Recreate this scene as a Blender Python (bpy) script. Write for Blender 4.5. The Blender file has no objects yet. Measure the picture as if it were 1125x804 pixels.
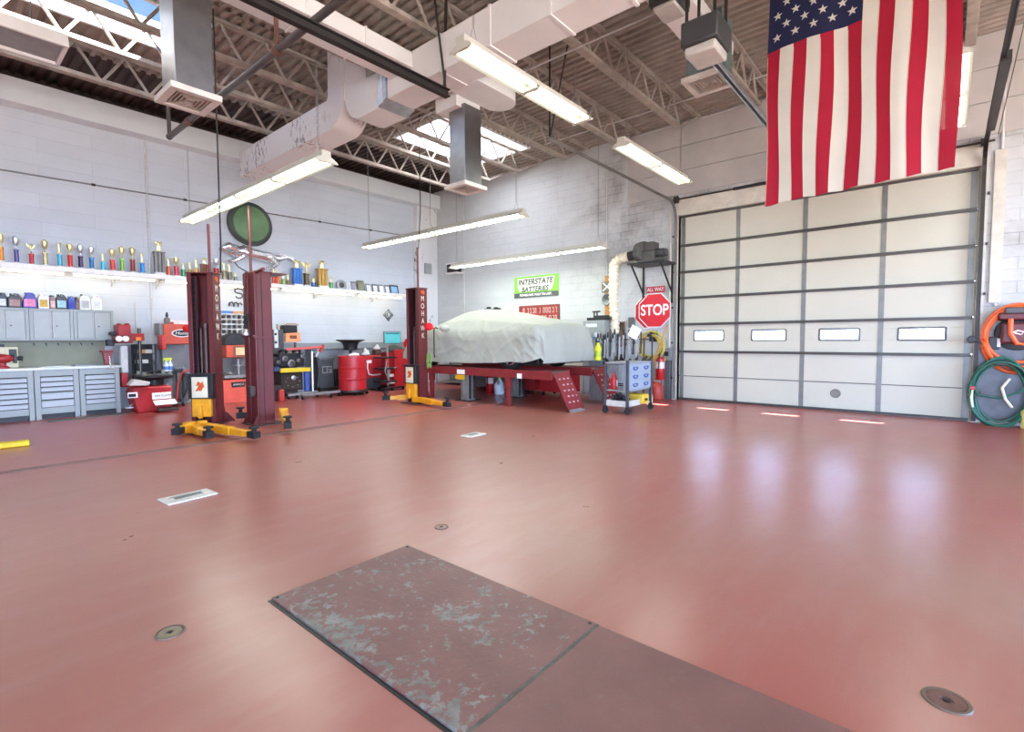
import bpy, bmesh, math, random
from math import pi, sin, cos, radians as R
from mathutils import Vector, Matrix
S = bpy.context.scene
C = S.collection
rnd = random.Random(7)
# ------------------------------------------------------------------ camera numbers
FPX, YAW, PITCH, ROLL, HC = 556.278, .706478, .0530079, .00424058, 1.4
_F = Vector((cos(YAW)*cos(PITCH), sin(YAW)*cos(PITCH), -sin(PITCH)))
_R0 = Vector((sin(YAW), -cos(YAW), 0)); _D0 = _F.cross(_R0)
_R = cos(ROLL)*_R0 + sin(ROLL)*_D0
_D = -sin(ROLL)*_R0 + cos(ROLL)*_D0
EYE = Vector((0, 0, HC))
def at(px, py, axis, val):
    """measured point: where the line of sight meets the plane x/y/z = val"""
    r = (px-562.5)/FPX*_R + (py-402)/FPX*_D + _F
    return EYE + r*((val-EYE[axis])/r[axis])
XW, YW, ZC = 11.25, 13.0, 6.22          # right wall, back wall, deck
# ------------------------------------------------------------------ materials
def lin(h):
    h = h.lstrip('#')
    v = [int(h[i:i+2], 16)/255 for i in (0, 2, 4)]
    return tuple(c/12.92 if c <= .04045 else ((c+.055)/1.055)**2.4 for c in v)
_M = {}
def M(name, col='#808080', rough=.5, metal=0., var=.12, scale=6., bump=0., bscale=40., col2=None, emit=0., spec=.5, coat=0.):
    if name in _M: return _M[name]
    m = bpy.data.materials.new(name); m.use_nodes = True; _M[name] = m
    n = m.node_tree.nodes; l = m.node_tree.links
    b = n['Principled BSDF']
    c = lin(col) if isinstance(col, str) else col
    b.inputs['Roughness'].default_value = rough
    b.inputs['Metallic'].default_value = metal
    b.inputs['Specular IOR Level'].default_value = spec
    b.inputs['Coat Weight'].default_value = coat
    tc = n.new('ShaderNodeTexCoord')
    nz = n.new('ShaderNodeTexNoise'); nz.inputs['Scale'].default_value = scale; nz.inputs['Detail'].default_value = 4
    l.new(tc.outputs['Object'], nz.inputs['Vector'])
    rp = n.new('ShaderNodeValToRGB')
    d = tuple(max(0, x*(1-var)) for x in c) if col2 is None else lin(col2)
    e = tuple(min(1, x*(1+var)) for x in c) if col2 is None else c
    rp.color_ramp.elements[0].position = .3; rp.color_ramp.elements[0].color = (*d, 1)
    rp.color_ramp.elements[1].position = .7; rp.color_ramp.elements[1].color = (*e, 1)
    l.new(nz.outputs['Fac'], rp.inputs['Fac']); l.new(rp.outputs['Color'], b.inputs['Base Color'])
    if bump:
        n2 = n.new('ShaderNodeTexNoise'); n2.inputs['Scale'].default_value = bscale; n2.inputs['Detail'].default_value = 3
        l.new(tc.outputs['Object'], n2.inputs['Vector'])
        bp = n.new('ShaderNodeBump'); bp.inputs['Strength'].default_value = bump; bp.inputs['Distance'].default_value = .02
        l.new(n2.outputs['Fac'], bp.inputs['Height']); l.new(bp.outputs['Normal'], b.inputs['Normal'])
    if emit:
        b.inputs['Emission Color'].default_value = (*c, 1); b.inputs['Emission Strength'].default_value = emit
    return m
def ramp(n, pts):
    r = n.new('ShaderNodeValToRGB'); e = r.color_ramp.elements
    while len(e) < len(pts): e.new(.5)
    for i, (p, c) in enumerate(pts):
        e[i].position = p; e[i].color = (*c, 1)
    return r
def mixrgb(n, l, fac, a, b, mode='MIX'):
    m = n.new('ShaderNodeMix'); m.data_type = 'RGBA'; m.blend_type = mode
    for s, v in ((m.inputs[0], fac), (m.inputs[6], a), (m.inputs[7], b)):
        if hasattr(v, 'links') or hasattr(v, 'is_linked'): l.new(v, s)
        elif isinstance(v, (int, float)): s.default_value = v
        else: s.default_value = (*v, 1)
    return m.outputs[2]
def base_mat(name):
    m = bpy.data.materials.new(name); m.use_nodes = True; _M[name] = m
    n = m.node_tree.nodes; l = m.node_tree.links
    return m, n, l, n['Principled BSDF'], n.new('ShaderNodeTexCoord')
def noise(n, l, vec, scale, detail=4, rough=.5, dist=0.):
    z = n.new('ShaderNodeTexNoise'); z.inputs['Scale'].default_value = scale; z.inputs['Detail'].default_value = detail
    z.inputs['Roughness'].default_value = rough; z.inputs['Distortion'].default_value = dist
    l.new(vec, z.inputs['Vector']); return z.outputs['Fac']
def mapping(n, l, vec, rot=(0,0,0), sc=(1,1,1)):
    m = n.new('ShaderNodeMapping'); m.inputs['Rotation'].default_value = rot; m.inputs['Scale'].default_value = sc
    l.new(vec, m.inputs['Vector']); return m.outputs['Vector']
def block_wall(name, axis, col, mortar, grime, bw, bh, msize, bump, grime_amt):
    """painted masonry: courses along the wall, bump from joints, patches of wear"""
    m, n, l, b, tc = base_mat(name)
    sp = n.new('ShaderNodeSeparateXYZ'); l.new(tc.outputs['Object'], sp.inputs[0])
    cb = n.new('ShaderNodeCombineXYZ')
    l.new(sp.outputs[axis], cb.inputs[0]); l.new(sp.outputs['Z'], cb.inputs[1])
    br = n.new('ShaderNodeTexBrick'); l.new(cb.outputs[0], br.inputs['Vector'])
    br.inputs['Scale'].default_value = 1; br.inputs['Brick Width'].default_value = bw; br.inputs['Row Height'].default_value = bh
    br.inputs['Mortar Size'].default_value = msize; br.inputs['Mortar Smooth'].default_value = .4
    c = lin(col); br.inputs['Color1'].default_value = (*c, 1); br.inputs['Color2'].default_value = (*[x*.95 for x in c], 1)
    br.inputs['Mortar'].default_value = (*lin(mortar), 1)
    v = tc.outputs['Object']
    p1 = ramp(n, [(.42, (0,0,0)), (.66, (1,1,1))]); l.new(noise(n, l, v, .9, 8, .65, .4), p1.inputs[0])
    p2 = n.new('ShaderNodeMath'); p2.operation = 'MULTIPLY'; l.new(p1.outputs[0], p2.inputs[0]); p2.inputs[1].default_value = grime_amt
    if axis == 'Y':          # the flaking paint lies towards and beyond the garage door
        gy = n.new('ShaderNodeMapRange'); l.new(sp.outputs['Y'], gy.inputs[0]); gy.inputs[1].default_value = 8.6; gy.inputs[2].default_value = 6.2
        gz = n.new('ShaderNodeMapRange'); l.new(sp.outputs['Z'], gz.inputs[0]); gz.inputs[1].default_value = 2.2; gz.inputs[2].default_value = 3.6; gz.inputs[3].default_value = .35
        g1 = n.new('ShaderNodeMath'); g1.operation = 'MULTIPLY'; l.new(gy.outputs[0], g1.inputs[0]); l.new(gz.outputs[0], g1.inputs[1])
        g2 = n.new('ShaderNodeMath'); g2.operation = 'MULTIPLY'; l.new(g1.outputs[0], g2.inputs[0]); l.new(p2.outputs[0], g2.inputs[1]); p2 = g2
    o = mixrgb(n, l, p2.outputs[0], br.outputs['Color'], lin(grime))
    mj = n.new('ShaderNodeMath'); mj.operation = 'MULTIPLY'; l.new(br.outputs['Fac'], mj.inputs[0]); l.new(p2.outputs[0], mj.inputs[1])
    o = mixrgb(n, l, mj.outputs[0], o, tuple(x*.45 for x in lin(grime)))
    l.new(o, b.inputs['Base Color']); b.inputs['Roughness'].default_value = .55
    inv = n.new('ShaderNodeMath'); inv.operation = 'MULTIPLY_ADD'; l.new(br.outputs['Fac'], inv.inputs[0]); inv.inputs[1].default_value = -1
    l.new(noise(n, l, v, 9, 5, .6), inv.inputs[2])
    bp = n.new('ShaderNodeBump'); bp.inputs['Strength'].default_value = bump; bp.inputs['Distance'].default_value = .02
    l.new(inv.outputs[0], bp.inputs['Height']); l.new(bp.outputs['Normal'], b.inputs['Normal'])
    return m
def floor_mat():
    m, n, l, b, tc = base_mat('red_epoxy_floor'); v = tc.outputs['Object']
    r1 = ramp(n, [(.3, lin('#A0584F')), (.55, lin('#9C6456')), (.75, lin('#9B7060'))]); l.new(noise(n, l, v, .42, 5, .55, .5), r1.inputs[0])
    st = mapping(n, l, v, (0, 0, .35), (.7, 2.6, 1))
    r2 = ramp(n, [(.45, (0,0,0)), (.8, (.5,.5,.5))]); l.new(noise(n, l, st, 2.2, 6, .65), r2.inputs[0])
    c = mixrgb(n, l, r2.outputs[0], r1.outputs[0], lin('#A67C70'))
    r3 = ramp(n, [(.70, (0,0,0)), (.76, (1,1,1))]); l.new(noise(n, l, v, 26, 3, .6), r3.inputs[0])
    r3b = ramp(n, [(.5, (0,0,0)), (.75, (.35,.35,.35))]); l.new(noise(n, l, v, 1.3, 3), r3b.inputs[0])
    mm = n.new('ShaderNodeMath'); mm.operation = 'MULTIPLY'; l.new(r3.outputs[0], mm.inputs[0]); l.new(r3b.outputs[0], mm.inputs[1])
    c = mixrgb(n, l, mm.outputs[0], c, lin('#5a3835'))
    # less worn, redder paint towards the benches and the door
    sp = n.new('ShaderNodeSeparateXYZ'); l.new(v, sp.inputs[0])
    wy = n.new('ShaderNodeMapRange'); l.new(sp.outputs['Y'], wy.inputs[0]); wy.inputs[1].default_value = 6.0; wy.inputs[2].default_value = 9.6; wy.inputs[4].default_value = .8
    wx = n.new('ShaderNodeMapRange'); l.new(sp.outputs['X'], wx.inputs[0]); wx.inputs[1].default_value = 7.2; wx.inputs[2].default_value = 10.5; wx.inputs[4].default_value = .8
    mxx = n.new('ShaderNodeMath'); mxx.operation = 'MAXIMUM'; l.new(wy.outputs[0], mxx.inputs[0]); l.new(wx.outputs[0], mxx.inputs[1])
    nm = n.new('ShaderNodeMapRange'); l.new(noise(n, l, v, .8, 5, .6), nm.inputs[0]); nm.inputs[1].default_value = .3; nm.inputs[2].default_value = .65; nm.inputs[3].default_value = .55; nm.inputs[4].default_value = 1.0
    mw = n.new('ShaderNodeMath'); mw.operation = 'MULTIPLY'; l.new(mxx.outputs[0], mw.inputs[0]); l.new(nm.outputs[0], mw.inputs[1])
    c = mixrgb(n, l, mw.outputs[0], c, lin('#A03A39'))
    l.new(c, b.inputs['Base Color'])
    rr = n.new('ShaderNodeMapRange'); l.new(noise(n, l, v, 1.5, 5, .6), rr.inputs[0]); rr.inputs[3].default_value = .25; rr.inputs[4].default_value = .33
    l.new(rr.outputs[0], b.inputs['Roughness'])
    bp = n.new('ShaderNodeBump'); bp.inputs['Strength'].default_value = .05; bp.inputs['Distance'].default_value = .01
    l.new(noise(n, l, v, 14, 4), bp.inputs['Height']); l.new(bp.outputs['Normal'], b.inputs['Normal'])
    b.inputs['Specular IOR Level'].default_value = .75
    return m
def worn_plate_mat(name, worn):
    m, n, l, b, tc = base_mat(name); v = tc.outputs['Object']
    r1 = ramp(n, [(.3, lin('#6d4a44')), (.7, lin('#7d564f'))]); l.new(noise(n, l, v, 3, 5), r1.inputs[0])
    sx = n.new('ShaderNodeSeparateXYZ'); l.new(v, sx.inputs[0]); ed = n.new('ShaderNodeMapRange'); l.new(sx.outputs['X'], ed.inputs[0]); ed.inputs[1].default_value = -.22; ed.inputs[2].default_value = -.46; ed.inputs[4].default_value = .075 if worn > .9 else 0.
    ad = n.new('ShaderNodeMath'); fa = n.new('ShaderNodeMath'); fa.operation = 'MULTIPLY_ADD'; l.new(noise(n, l, v, 26, 5, .6, .3), fa.inputs[0]); fa.inputs[1].default_value = .55; fb_ = n.new('ShaderNodeMath'); fb_.operation = 'MULTIPLY'; l.new(noise(n, l, v, 2.3, 8, .7, .2), fb_.inputs[0]); fb_.inputs[1].default_value = .5; l.new(fb_.outputs[0], fa.inputs[2]); l.new(fa.outputs[0], ad.inputs[0]); l.new(ed.outputs[0], ad.inputs[1])
    r2 = ramp(n, [(.585-.02*worn, (0,0,0)), (.625-.02*worn, (1,1,1))]); l.new(ad.outputs[0], r2.inputs[0])
    k = n.new('ShaderNodeMath'); k.operation = 'MULTIPLY'; l.new(r2.outputs[0], k.inputs[0]); k.inputs[1].default_value = worn
    r3 = ramp(n, [(.35, lin('#66655f')), (.7, lin('#868680'))]); l.new(noise(n, l, v, 12, 6), r3.inputs[0])
    l.new(mixrgb(n, l, k.outputs[0], r1.outputs[0], r3.outputs[0]), b.inputs['Base Color'])
    b.inputs['Roughness'].default_value = .5
    bp = n.new('ShaderNodeBump'); bp.inputs['Strength'].default_value = .25; bp.inputs['Distance'].default_value = .01
    l.new(noise(n, l, v, 45, 4), bp.inputs['Height']); l.new(bp.outputs['Normal'], b.inputs['Normal'])
    return m
def peeling_mat(name, col, under, lo, hi, sc):
    m, n, l, b, tc = base_mat(name); v = mapping(n, l, tc.outputs['Object'], (0,0,0), (1,1,.45))
    big = ramp(n, [(.5, (0,0,0)), (.62, (1,1,1))]); l.new(noise(n, l, tc.outputs['Object'], .9, 2), big.inputs[0])
    r2 = ramp(n, [(lo, (0,0,0)), (hi, (1,1,1))]); l.new(noise(n, l, v, sc, 6, .6), r2.inputs[0])
    k = n.new('ShaderNodeMath'); k.operation = 'MULTIPLY'; l.new(r2.outputs[0], k.inputs[0]); l.new(big.outputs[0], k.inputs[1])
    l.new(mixrgb(n, l, k.outputs[0], lin(col), lin(under)), b.inputs['Base Color']); b.inputs['Roughness'].default_value = .5
    return m
def thin_glass(name, tint=(1,1,1), translucent=0.):
    m, n, l, b, tc = base_mat(name)
    n.remove(b); out = n['Material Output']
    t = n.new('ShaderNodeBsdfTransparent'); t.inputs[0].default_value = (*tint, 1)
    g = n.new('ShaderNodeBsdfGlossy'); g.inputs['Roughness'].default_value = .05
    fr = n.new('ShaderNodeLayerWeight'); fr.inputs[0].default_value = .25; fm = n.new('ShaderNodeMath'); fm.operation = 'MULTIPLY'; l.new(fr.outputs['Facing'], fm.inputs[0]); fm.inputs[1].default_value = .06
    mx = n.new('ShaderNodeMixShader'); l.new(fm.outputs[0], mx.inputs[0]); l.new(t.outputs[0], mx.inputs[1]); l.new(g.outputs[0], mx.inputs[2])
    o = mx.outputs[0]
    if translucent:
        tr = n.new('ShaderNodeBsdfTranslucent'); tr.inputs[0].default_value = (.95, .96, 1, 1)
        m2 = n.new('ShaderNodeMixShader'); m2.inputs[0].default_value = translucent
        l.new(o, m2.inputs[1]); l.new(tr.outputs[0], m2.inputs[2]); o = m2.outputs[0]
    l.new(o, out.inputs[0]); return m
def cloth_mat(name, col, rough=.85, trans=.25, through=.0, bump=.3, bscale=300):
    m, n, l, b, tc = base_mat(name); out = n['Material Output']; c = lin(col)
    r1 = ramp(n, [(.3, tuple(x*.9 for x in c)), (.7, c)]); l.new(noise(n, l, tc.outputs['Object'], 2.5, 4), r1.inputs[0])
    l.new(r1.outputs[0], b.inputs['Base Color']); b.inputs['Roughness'].default_value = rough; b.inputs['Specular IOR Level'].default_value = .2
    tr = n.new('ShaderNodeBsdfTranslucent'); l.new(r1.outputs[0], tr.inputs[0])
    mx = n.new('ShaderNodeMixShader'); mx.inputs[0].default_value = trans
    l.new(b.outputs[0], mx.inputs[1]); l.new(tr.outputs[0], mx.inputs[2]); o = mx.outputs[0]
    if through:
        tp = n.new('ShaderNodeBsdfTransparent'); m2 = n.new('ShaderNodeMixShader'); m2.inputs[0].default_value = through
        l.new(o, m2.inputs[1]); l.new(tp.outputs[0], m2.inputs[2]); o = m2.outputs[0]
    l.new(o, out.inputs[0])
    return m
# ------------------------------------------------------------------ mesh builder
class MB:
    def __init__(s): s.v = []; s.f = []; s.m = []
    def add(s, vs, fs, mi=0):
        o = len(s.v); s.v += [tuple(v) for v in vs]; s.f += [tuple(i+o for i in f) for f in fs]; s.m += [mi]*len(fs); return s
    def box(s, x0, x1, y0, y1, z0, z1, mi=0, mat=None):
        if x0 > x1: x0, x1 = x1, x0
        if y0 > y1: y0, y1 = y1, y0
        if z0 > z1: z0, z1 = z1, z0
        v = [Vector((x, y, z)) for z in (z0, z1) for y in (y0, y1) for x in (x0, x1)]
        if mat is not None: v = [mat @ p for p in v]
        return s.add(v, [(0,2,3,1), (4,5,7,6), (0,1,5,4), (2,6,7,3), (0,4,6,2), (1,3,7,5)], mi)
    def cb(s, c, d, mi=0, mat=None):
        return s.box(c[0]-d[0]/2, c[0]+d[0]/2, c[1]-d[1]/2, c[1]+d[1]/2, c[2]-d[2]/2, c[2]+d[2]/2, mi, mat)
    def bar(s, p, q, w, h, mi=0, up=(0,0,1)):
        """rectangular bar from p to q, w across and h along up"""
        p = Vector(p); q = Vector(q); d = (q-p).normalized(); u = Vector(up)
        a = d.cross(u)
        if a.length < 1e-4: a = d.cross(Vector((1,0,0)))
        a.normalize(); u = a.cross(d).normalized()
        v = [b + a*sx*w/2 + u*sz*h/2 for b in (p, q) for sx, sz in ((-1,-1), (1,-1), (1,1), (-1,1))]
        return s.add(v, [(3,2,1,0), (4,5,6,7), (0,1,5,4), (1,2,6,5), (2,3,7,6), (3,0,4,7)], mi)
    def tube(s, pts, r, seg=8, mi=0, closed=False, r1=None, caps=True):
        pts = [Vector(p) for p in pts]; n = len(pts); o = len(s.v); prev = None
        for i, p in enumerate(pts):
            if closed: d = pts[(i+1) % n]-pts[i-1]
            else: d = pts[min(i+1, n-1)]-pts[max(i-1, 0)]
            d = d.normalized() if d.length > 1e-9 else Vector((0,0,1))
            if prev is None: a = d.orthogonal().normalized()
            else:
                a = prev - d*prev.dot(d)
                a = a.normalized() if a.length > 1e-6 else d.orthogonal().normalized()
            prev = a; b = d.cross(a)
            if isinstance(r, (list, tuple)): rr = r[i]
            else: rr = r if r1 is None else r+(r1-r)*i/max(1, n-1)
            for k in range(seg):
                t = 2*pi*k/seg; s.v.append(tuple(p + (a*cos(t)+b*sin(t))*rr))
        for i in range(n if closed else n-1):
            for k in range(seg):
                a0 = o+i*seg+k; a1 = o+i*seg+(k+1) % seg; j = (i+1) % n
                s.f.append((a0, a1, o+j*seg+(k+1) % seg, o+j*seg+k)); s.m.append(mi)
        if caps and not closed:
            s.f.append(tuple(o+k for k in reversed(range(seg)))); s.f.append(tuple(o+(n-1)*seg+k for k in range(seg))); s.m += [mi, mi]
        return s
    def cyl(s, p, q, r, seg=16, mi=0, r1=None): return s.tube([p, q], r, seg, mi, r1=r1)
    def lathe(s, prof, c=(0,0,0), seg=20, mi=0, ax=(0,0,1), caps=True):
        ax = Vector(ax).normalized(); a = ax.orthogonal().normalized(); b = ax.cross(a); c = Vector(c); o = len(s.v); n = len(prof)
        for r, z in prof:
            for k in range(seg):
                t = 2*pi*k/seg; s.v.append(tuple(c + ax*z + (a*cos(t)+b*sin(t))*max(r, 1e-4)))
        for i in range(n-1):
            for k in range(seg):
                s.f.append((o+i*seg+k, o+i*seg+(k+1) % seg, o+(i+1)*seg+(k+1) % seg, o+(i+1)*seg+k)); s.m.append(mi)
        if caps:
            s.f.append(tuple(o+k for k in reversed(range(seg)))); s.f.append(tuple(o+(n-1)*seg+k for k in range(seg))); s.m += [mi, mi]
        return s
    def prism(s, poly, fn, a, b, mi=0):
        """2D polygon pushed from a to b; fn(u, v, w) gives the 3D point"""
        n = len(poly); v = [fn(u, w, a) for u, w in poly] + [fn(u, w, b) for u, w in poly]
        return s.add(v, [tuple(reversed(range(n))), tuple(range(n, 2*n))] + [(i, (i+1) % n, n+(i+1) % n, n+i) for i in range(n)], mi)
    def ball(s, c, r, mi=0, u=12, w=8):
        r = (r, r, r) if not hasattr(r, '__len__') else r; o = len(s.v)
        for i in range(w+1):
            p = pi*i/w
            for k in range(u):
                t = 2*pi*k/u; s.v.append((c[0]+r[0]*sin(p)*cos(t), c[1]+r[1]*sin(p)*sin(t), c[2]-r[2]*cos(p)))
        for i in range(w):
            for k in range(u):
                s.f.append((o+i*u+k, o+i*u+(k+1) % u, o+(i+1)*u+(k+1) % u, o+(i+1)*u+k)); s.m.append(mi)
        return s
    def grid(s, fn, nu, nv, mi=0):
        o = len(s.v)
        for j in range(nv+1):
            for i in range(nu+1): s.v.append(tuple(fn(i/nu, j/nv)))
        for j in range(nv):
            for i in range(nu):
                a = o+j*(nu+1)+i; s.f.append((a, a+1, a+nu+2, a+nu+1)); s.m.append(mi)
        return s
    def build_each(s, name, mats, parent, **kw):
        """every separate piece of the mesh becomes a part of its own"""
        par = list(range(len(s.v)))
        def fd(i):
            while par[i] != i: par[i] = par[par[i]]; i = par[i]
            return i
        for f in s.f:
            for j in f[1:]: par[fd(j)] = fd(f[0])
        gs = {}
        for f, mi in zip(s.f, s.m): gs.setdefault(fd(f[0]), []).append((f, mi))
        out = []
        for fs in gs.values():
            ids = sorted({i for f, _ in fs for i in f}); mp = {i: k for k, i in enumerate(ids)}
            b = MB(); b.add([s.v[i] for i in ids], [tuple(mp[i] for i in f) for f, _ in fs]); b.m = [mi for _, mi in fs]
            out.append(b.build(name, mats, parent, **kw))
        return out
    def build(s, name, mats, parent=None, loc=None, rz=0., bevel=0., smooth=True, ang=35, bseg=2, solid=0., sub=0, recenter=True):
        me = bpy.data.meshes.new(name); me.from_pydata(s.v, [], s.f)
        if not isinstance(mats, (list, tuple)): mats = [mats]
        for m in mats: me.materials.append(m)
        for p, mi in zip(me.polygons, s.m): p.material_index = mi
        bm = bmesh.new(); bm.from_mesh(me); bmesh.ops.recalc_face_normals(bm, faces=bm.faces); bm.to_mesh(me); bm.free()
        if parent is None and loc is None and recenter and s.v:      # origin at the base of a one-mesh thing
            xs = [v[0] for v in s.v]; ys = [v[1] for v in s.v]; zs = [v[2] for v in s.v]
            loc = ((min(xs)+max(xs))/2, (min(ys)+max(ys))/2, min(zs))
            me.transform(Matrix.Translation(-Vector(loc)))
        o = bpy.data.objects.new(name, me); C.objects.link(o)
        if loc is not None: o.location = loc
        o.rotation_euler[2] = rz
        if parent is not None: o.parent = parent
        if smooth:
            me.polygons.foreach_set('use_smooth', [True]*len(me.polygons)); me.set_sharp_from_angle(angle=R(ang))
        if bevel:
            b = o.modifiers.new('bevel', 'BEVEL'); b.width = bevel; b.segments = bseg; b.limit_method = 'ANGLE'; b.angle_limit = R(40)
        if solid:
            b = o.modifiers.new('solid', 'SOLIDIFY'); b.thickness = solid; b.offset = 0
        if sub:
            b = o.modifiers.new('sub', 'SUBSURF'); b.levels = sub; b.render_levels = sub
        return o
def tag(o, label=None, cat=None, group=None, kind=None):
    if label: o['label'] = label
    if cat: o['category'] = cat
    if group: o['group'] = group
    if kind: o['kind'] = kind
    return o
def struct(o, label=None, cat=None): return tag(o, label, cat, kind='structure')
def thing(name, label, cat, loc=(0,0,0), rz=0., group=None):
    o = bpy.data.objects.new(name, None); C.objects.link(o); o.empty_display_size = .1
    o.location = loc; o.rotation_euler[2] = rz
    return tag(o, label, cat, group)
def dup(root, loc, rz=None, label=None, group=None):
    """copy of a thing with copies of its parts and sub-parts"""
    r = root.copy(); C.objects.link(r); r.location = loc
    if rz is not None: r.rotation_euler[2] = rz
    if label: r['label'] = label
    if group: r['group'] = group
    for ch in list(root.children):
        c = ch.copy(); C.objects.link(c); c.parent = r
        for g in list(ch.children):
            d = g.copy(); C.objects.link(d); d.parent = c
    return r
def text(name, body, size, mat, parent=None, loc=(0,0,0), rot=(0,0,0), ext=.002, sx=1., shear=0., align='CENTER', sp=1., bold=0.):
    cu = bpy.data.curves.new(name, 'FONT'); cu.body = body; cu.size = size; cu.extrude = ext; cu.align_x = align; cu.align_y = 'CENTER'
    cu.shear = shear; cu.space_character = sp; cu.offset = bold
    t = bpy.data.objects.new('tmp', cu); C.objects.link(t)
    bpy.context.view_layer.update()
    me = bpy.data.meshes.new_from_object(t.evaluated_get(bpy.context.evaluated_depsgraph_get()))
    bpy.data.objects.remove(t); me.name = name
    me.materials.clear(); me.materials.append(mat)
    if sx != 1: me.transform(Matrix.Diagonal((sx, 1, 1, 1)))
    o = bpy.data.objects.new(name, me); C.objects.link(o); o.location = loc; o.rotation_euler = rot
    if parent is not None: o.parent = parent
    return o
FACE_R = (pi/2, 0, -pi/2)      # lettering that faces -X
FACE_B = (pi/2, 0, 0)          # lettering that faces -Y
def back_rect(x0, y0, x1, y1, Y):
    """measured rectangle on a plane parallel to the back wall -> x0, x1, z0, z1"""
    m = (y0+y1)/2
    a = at(x0, m, 1, Y).x; b = at(x1, m, 1, Y).x; c = (x0+x1)/2
    return a, b, at(c, y1, 1, Y).z, at(c, y0, 1, Y).z
def side_rect(x0, y0, x1, y1, X):
    """measured rectangle on a plane parallel to the right wall -> y0, y1, z0, z1"""
    m = (y0+y1)/2
    a = at(x1, m, 0, X).y; b = at(x0, m, 0, X).y; c = (x0+x1)/2
    return a, b, at(c, y1, 0, X).z, at(c, y0, 0, X).z
# shared materials
white_paint = M('white_duct_paint', '#D9D7D2', .5, var=.04, scale=2)
galv = M('galvanised_steel', '#AEB6BD', .38, .85, var=.15, scale=9)
dark_steel = M('dark_steel', '#3b3836', .45, .5)
black = M('black_plastic', '#17171a', .45)
black_rub = M('black_rubber', '#111112', .7)
chrome = M('polished_metal', '#E2E2E4', .26, .9, var=.05)
red = M('red_machine_paint', '#A02024', .35, var=.15)
bright_red = M('bright_red_paint', '#B3242A', .38, var=.06)
orange = M('orange_machine_paint', '#BF4A2E', .42, var=.08)
maroon = M('maroon_lift_paint', '#5C2021', .36, var=.12, scale=4)
yellow = M('yellow_lift_paint', '#DD9A14', .45, var=.12)
grey = M('grey_steel_paint', '#9AA09C', .45, var=.05)
white = M('white_enamel', '#E6E4DE', .45, var=.04)
paper = M('white_paper', '#EFEDE6', .8, var=.03)
gold = M('gold_plastic', '#D2C48E', .3, .6, var=.1)
silver = M('silver_plastic', '#C9CACC', .3, .8, var=.1)
ink = M('black_ink', '#15151a', .6, var=.02)
wood = M('pine_wood', '#B98045', .6, var=.2, scale=12)
cardboard = M('cardboard', '#B08A5A', .8, var=.1)
chain_m = M('chain_steel', '#8b8a86', .45, .7)
cable_m = M('black_cable', '#222224', .6)
tube_m = M('fluorescent_tube', '#F0FFEC', .4, emit=8, var=0.)
WORLD_H, WORLD_Z, SUN, EXPOSURE = 22.0, 0.8, 110.0, 0.20
# ================================================================== SETTING
fl = MB()
fl.box(-8, XW+.5, -7, YW+.3, -.12, 0)
struct(fl.build('floor', floor_mat(), loc=(0,0,0), smooth=False))
wb = block_wall('painted_block_wall', 'X', '#C6CCD2', '#B4BAC0', '#AEB2B8', 1.6, .26, .004, .10, .3)
wr = block_wall('painted_brick_wall', 'Y', '#C0C2C0', '#B9BAB8', '#89837c', .42, .19, .008, .4, .85)
wp = M('concrete_planks', '#B3AEA8', .6, var=.08, scale=2)
b = MB(); b.box(-8, XW+.3, YW, YW+.3, 0, ZC+.5); struct(b.build('wall_back', wb, loc=(0,0,0), smooth=False))
DY0, DY1, DZ = -.36, 4.64, 4.2
b = MB(); b.box(XW, XW+.3, DY1, YW, 0, ZC+.5); b.box(XW, XW+.3, -7, DY0, 0, ZC+.5); b.box(XW, XW+.3, DY0, DY1, DZ, ZC+.5)
struct(b.build('wall_right', wr, loc=(0,0,0), smooth=False))
b = MB()
for z0, z1 in ((4.62, 5.13), (5.145, 5.66), (5.675, ZC-.02)):
    b.box(XW-.03, XW, -7, 5.9, z0, z1)
struct(b.build('trim_1', wp, loc=(0,0,0), bevel=.004))
# the parts of the shop behind the camera, with openings added for fill light
b = MB(); b.box(-8, -7.8, -7, -4.5, 0, ZC+.5); b.box(-8, -7.8, 1.0, YW, 0, ZC+.5); b.box(-8, -7.8, -4.5, 1.0, 4.3, ZC+.5); struct(b.build('wall_left', wb, loc=(0,0,0), smooth=False))
b = MB(); b.box(-8, -5, -7.2, -7, 0, ZC+.5); b.box(.5, 2.5, -7.2, -7, 0, ZC+.5); b.box(8, XW+.3, -7.2, -7, 0, ZC+.5); b.box(-8, XW+.3, -7.2, -7, 4.3, ZC+.5); struct(b.build('wall_front', wp, loc=(0,0,0), smooth=False))
# corrugated deck with two skylight openings
SK = [(-.4, 3.15, 8.75, 10.0), (7.6, 10.2, 8.15, 10.1)]
deck = M('sprayed_steel_deck', '#978D82', .8, var=.2, scale=3, bump=.4, bscale=30)
def deck_strip(b, x0, x1, y0, y1):
    p = .16; n = max(1, round((x1-x0)/p)); p = (x1-x0)/n; o = len(b.v); prof = []
    for i in range(n):
        x = x0+i*p; prof += [(x, 0), (x+.38*p, 0), (x+.5*p, .045), (x+.88*p, .045)]
    prof.append((x1, 0))
    for y in (y0, y1):
        for x, z in prof: b.v.append((x, y, ZC+z))
    k = len(prof)
    for i in range(k-1): b.f.append((o+i, o+k+i, o+k+i+1, o+i+1)); b.m.append(0)
    b.box(x0, x1, y0, y1, ZC+.05, ZC+.15)
b = MB(); a0, a1, c0, c1 = SK[0]; e0, e1, g0, g1 = SK[1]
deck_strip(b, -8, XW+.3, -7.2, g0); deck_strip(b, -8, XW+.3, g1, 11.15)
deck_strip(b, -8, a0, g0, g1); deck_strip(b, a1, e0, g0, g1); deck_strip(b, e1, XW+.3, g0, g1)
deck_strip(b, a0, a1, g0, c0); deck_strip(b, a0, a1, c1, g1)
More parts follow.
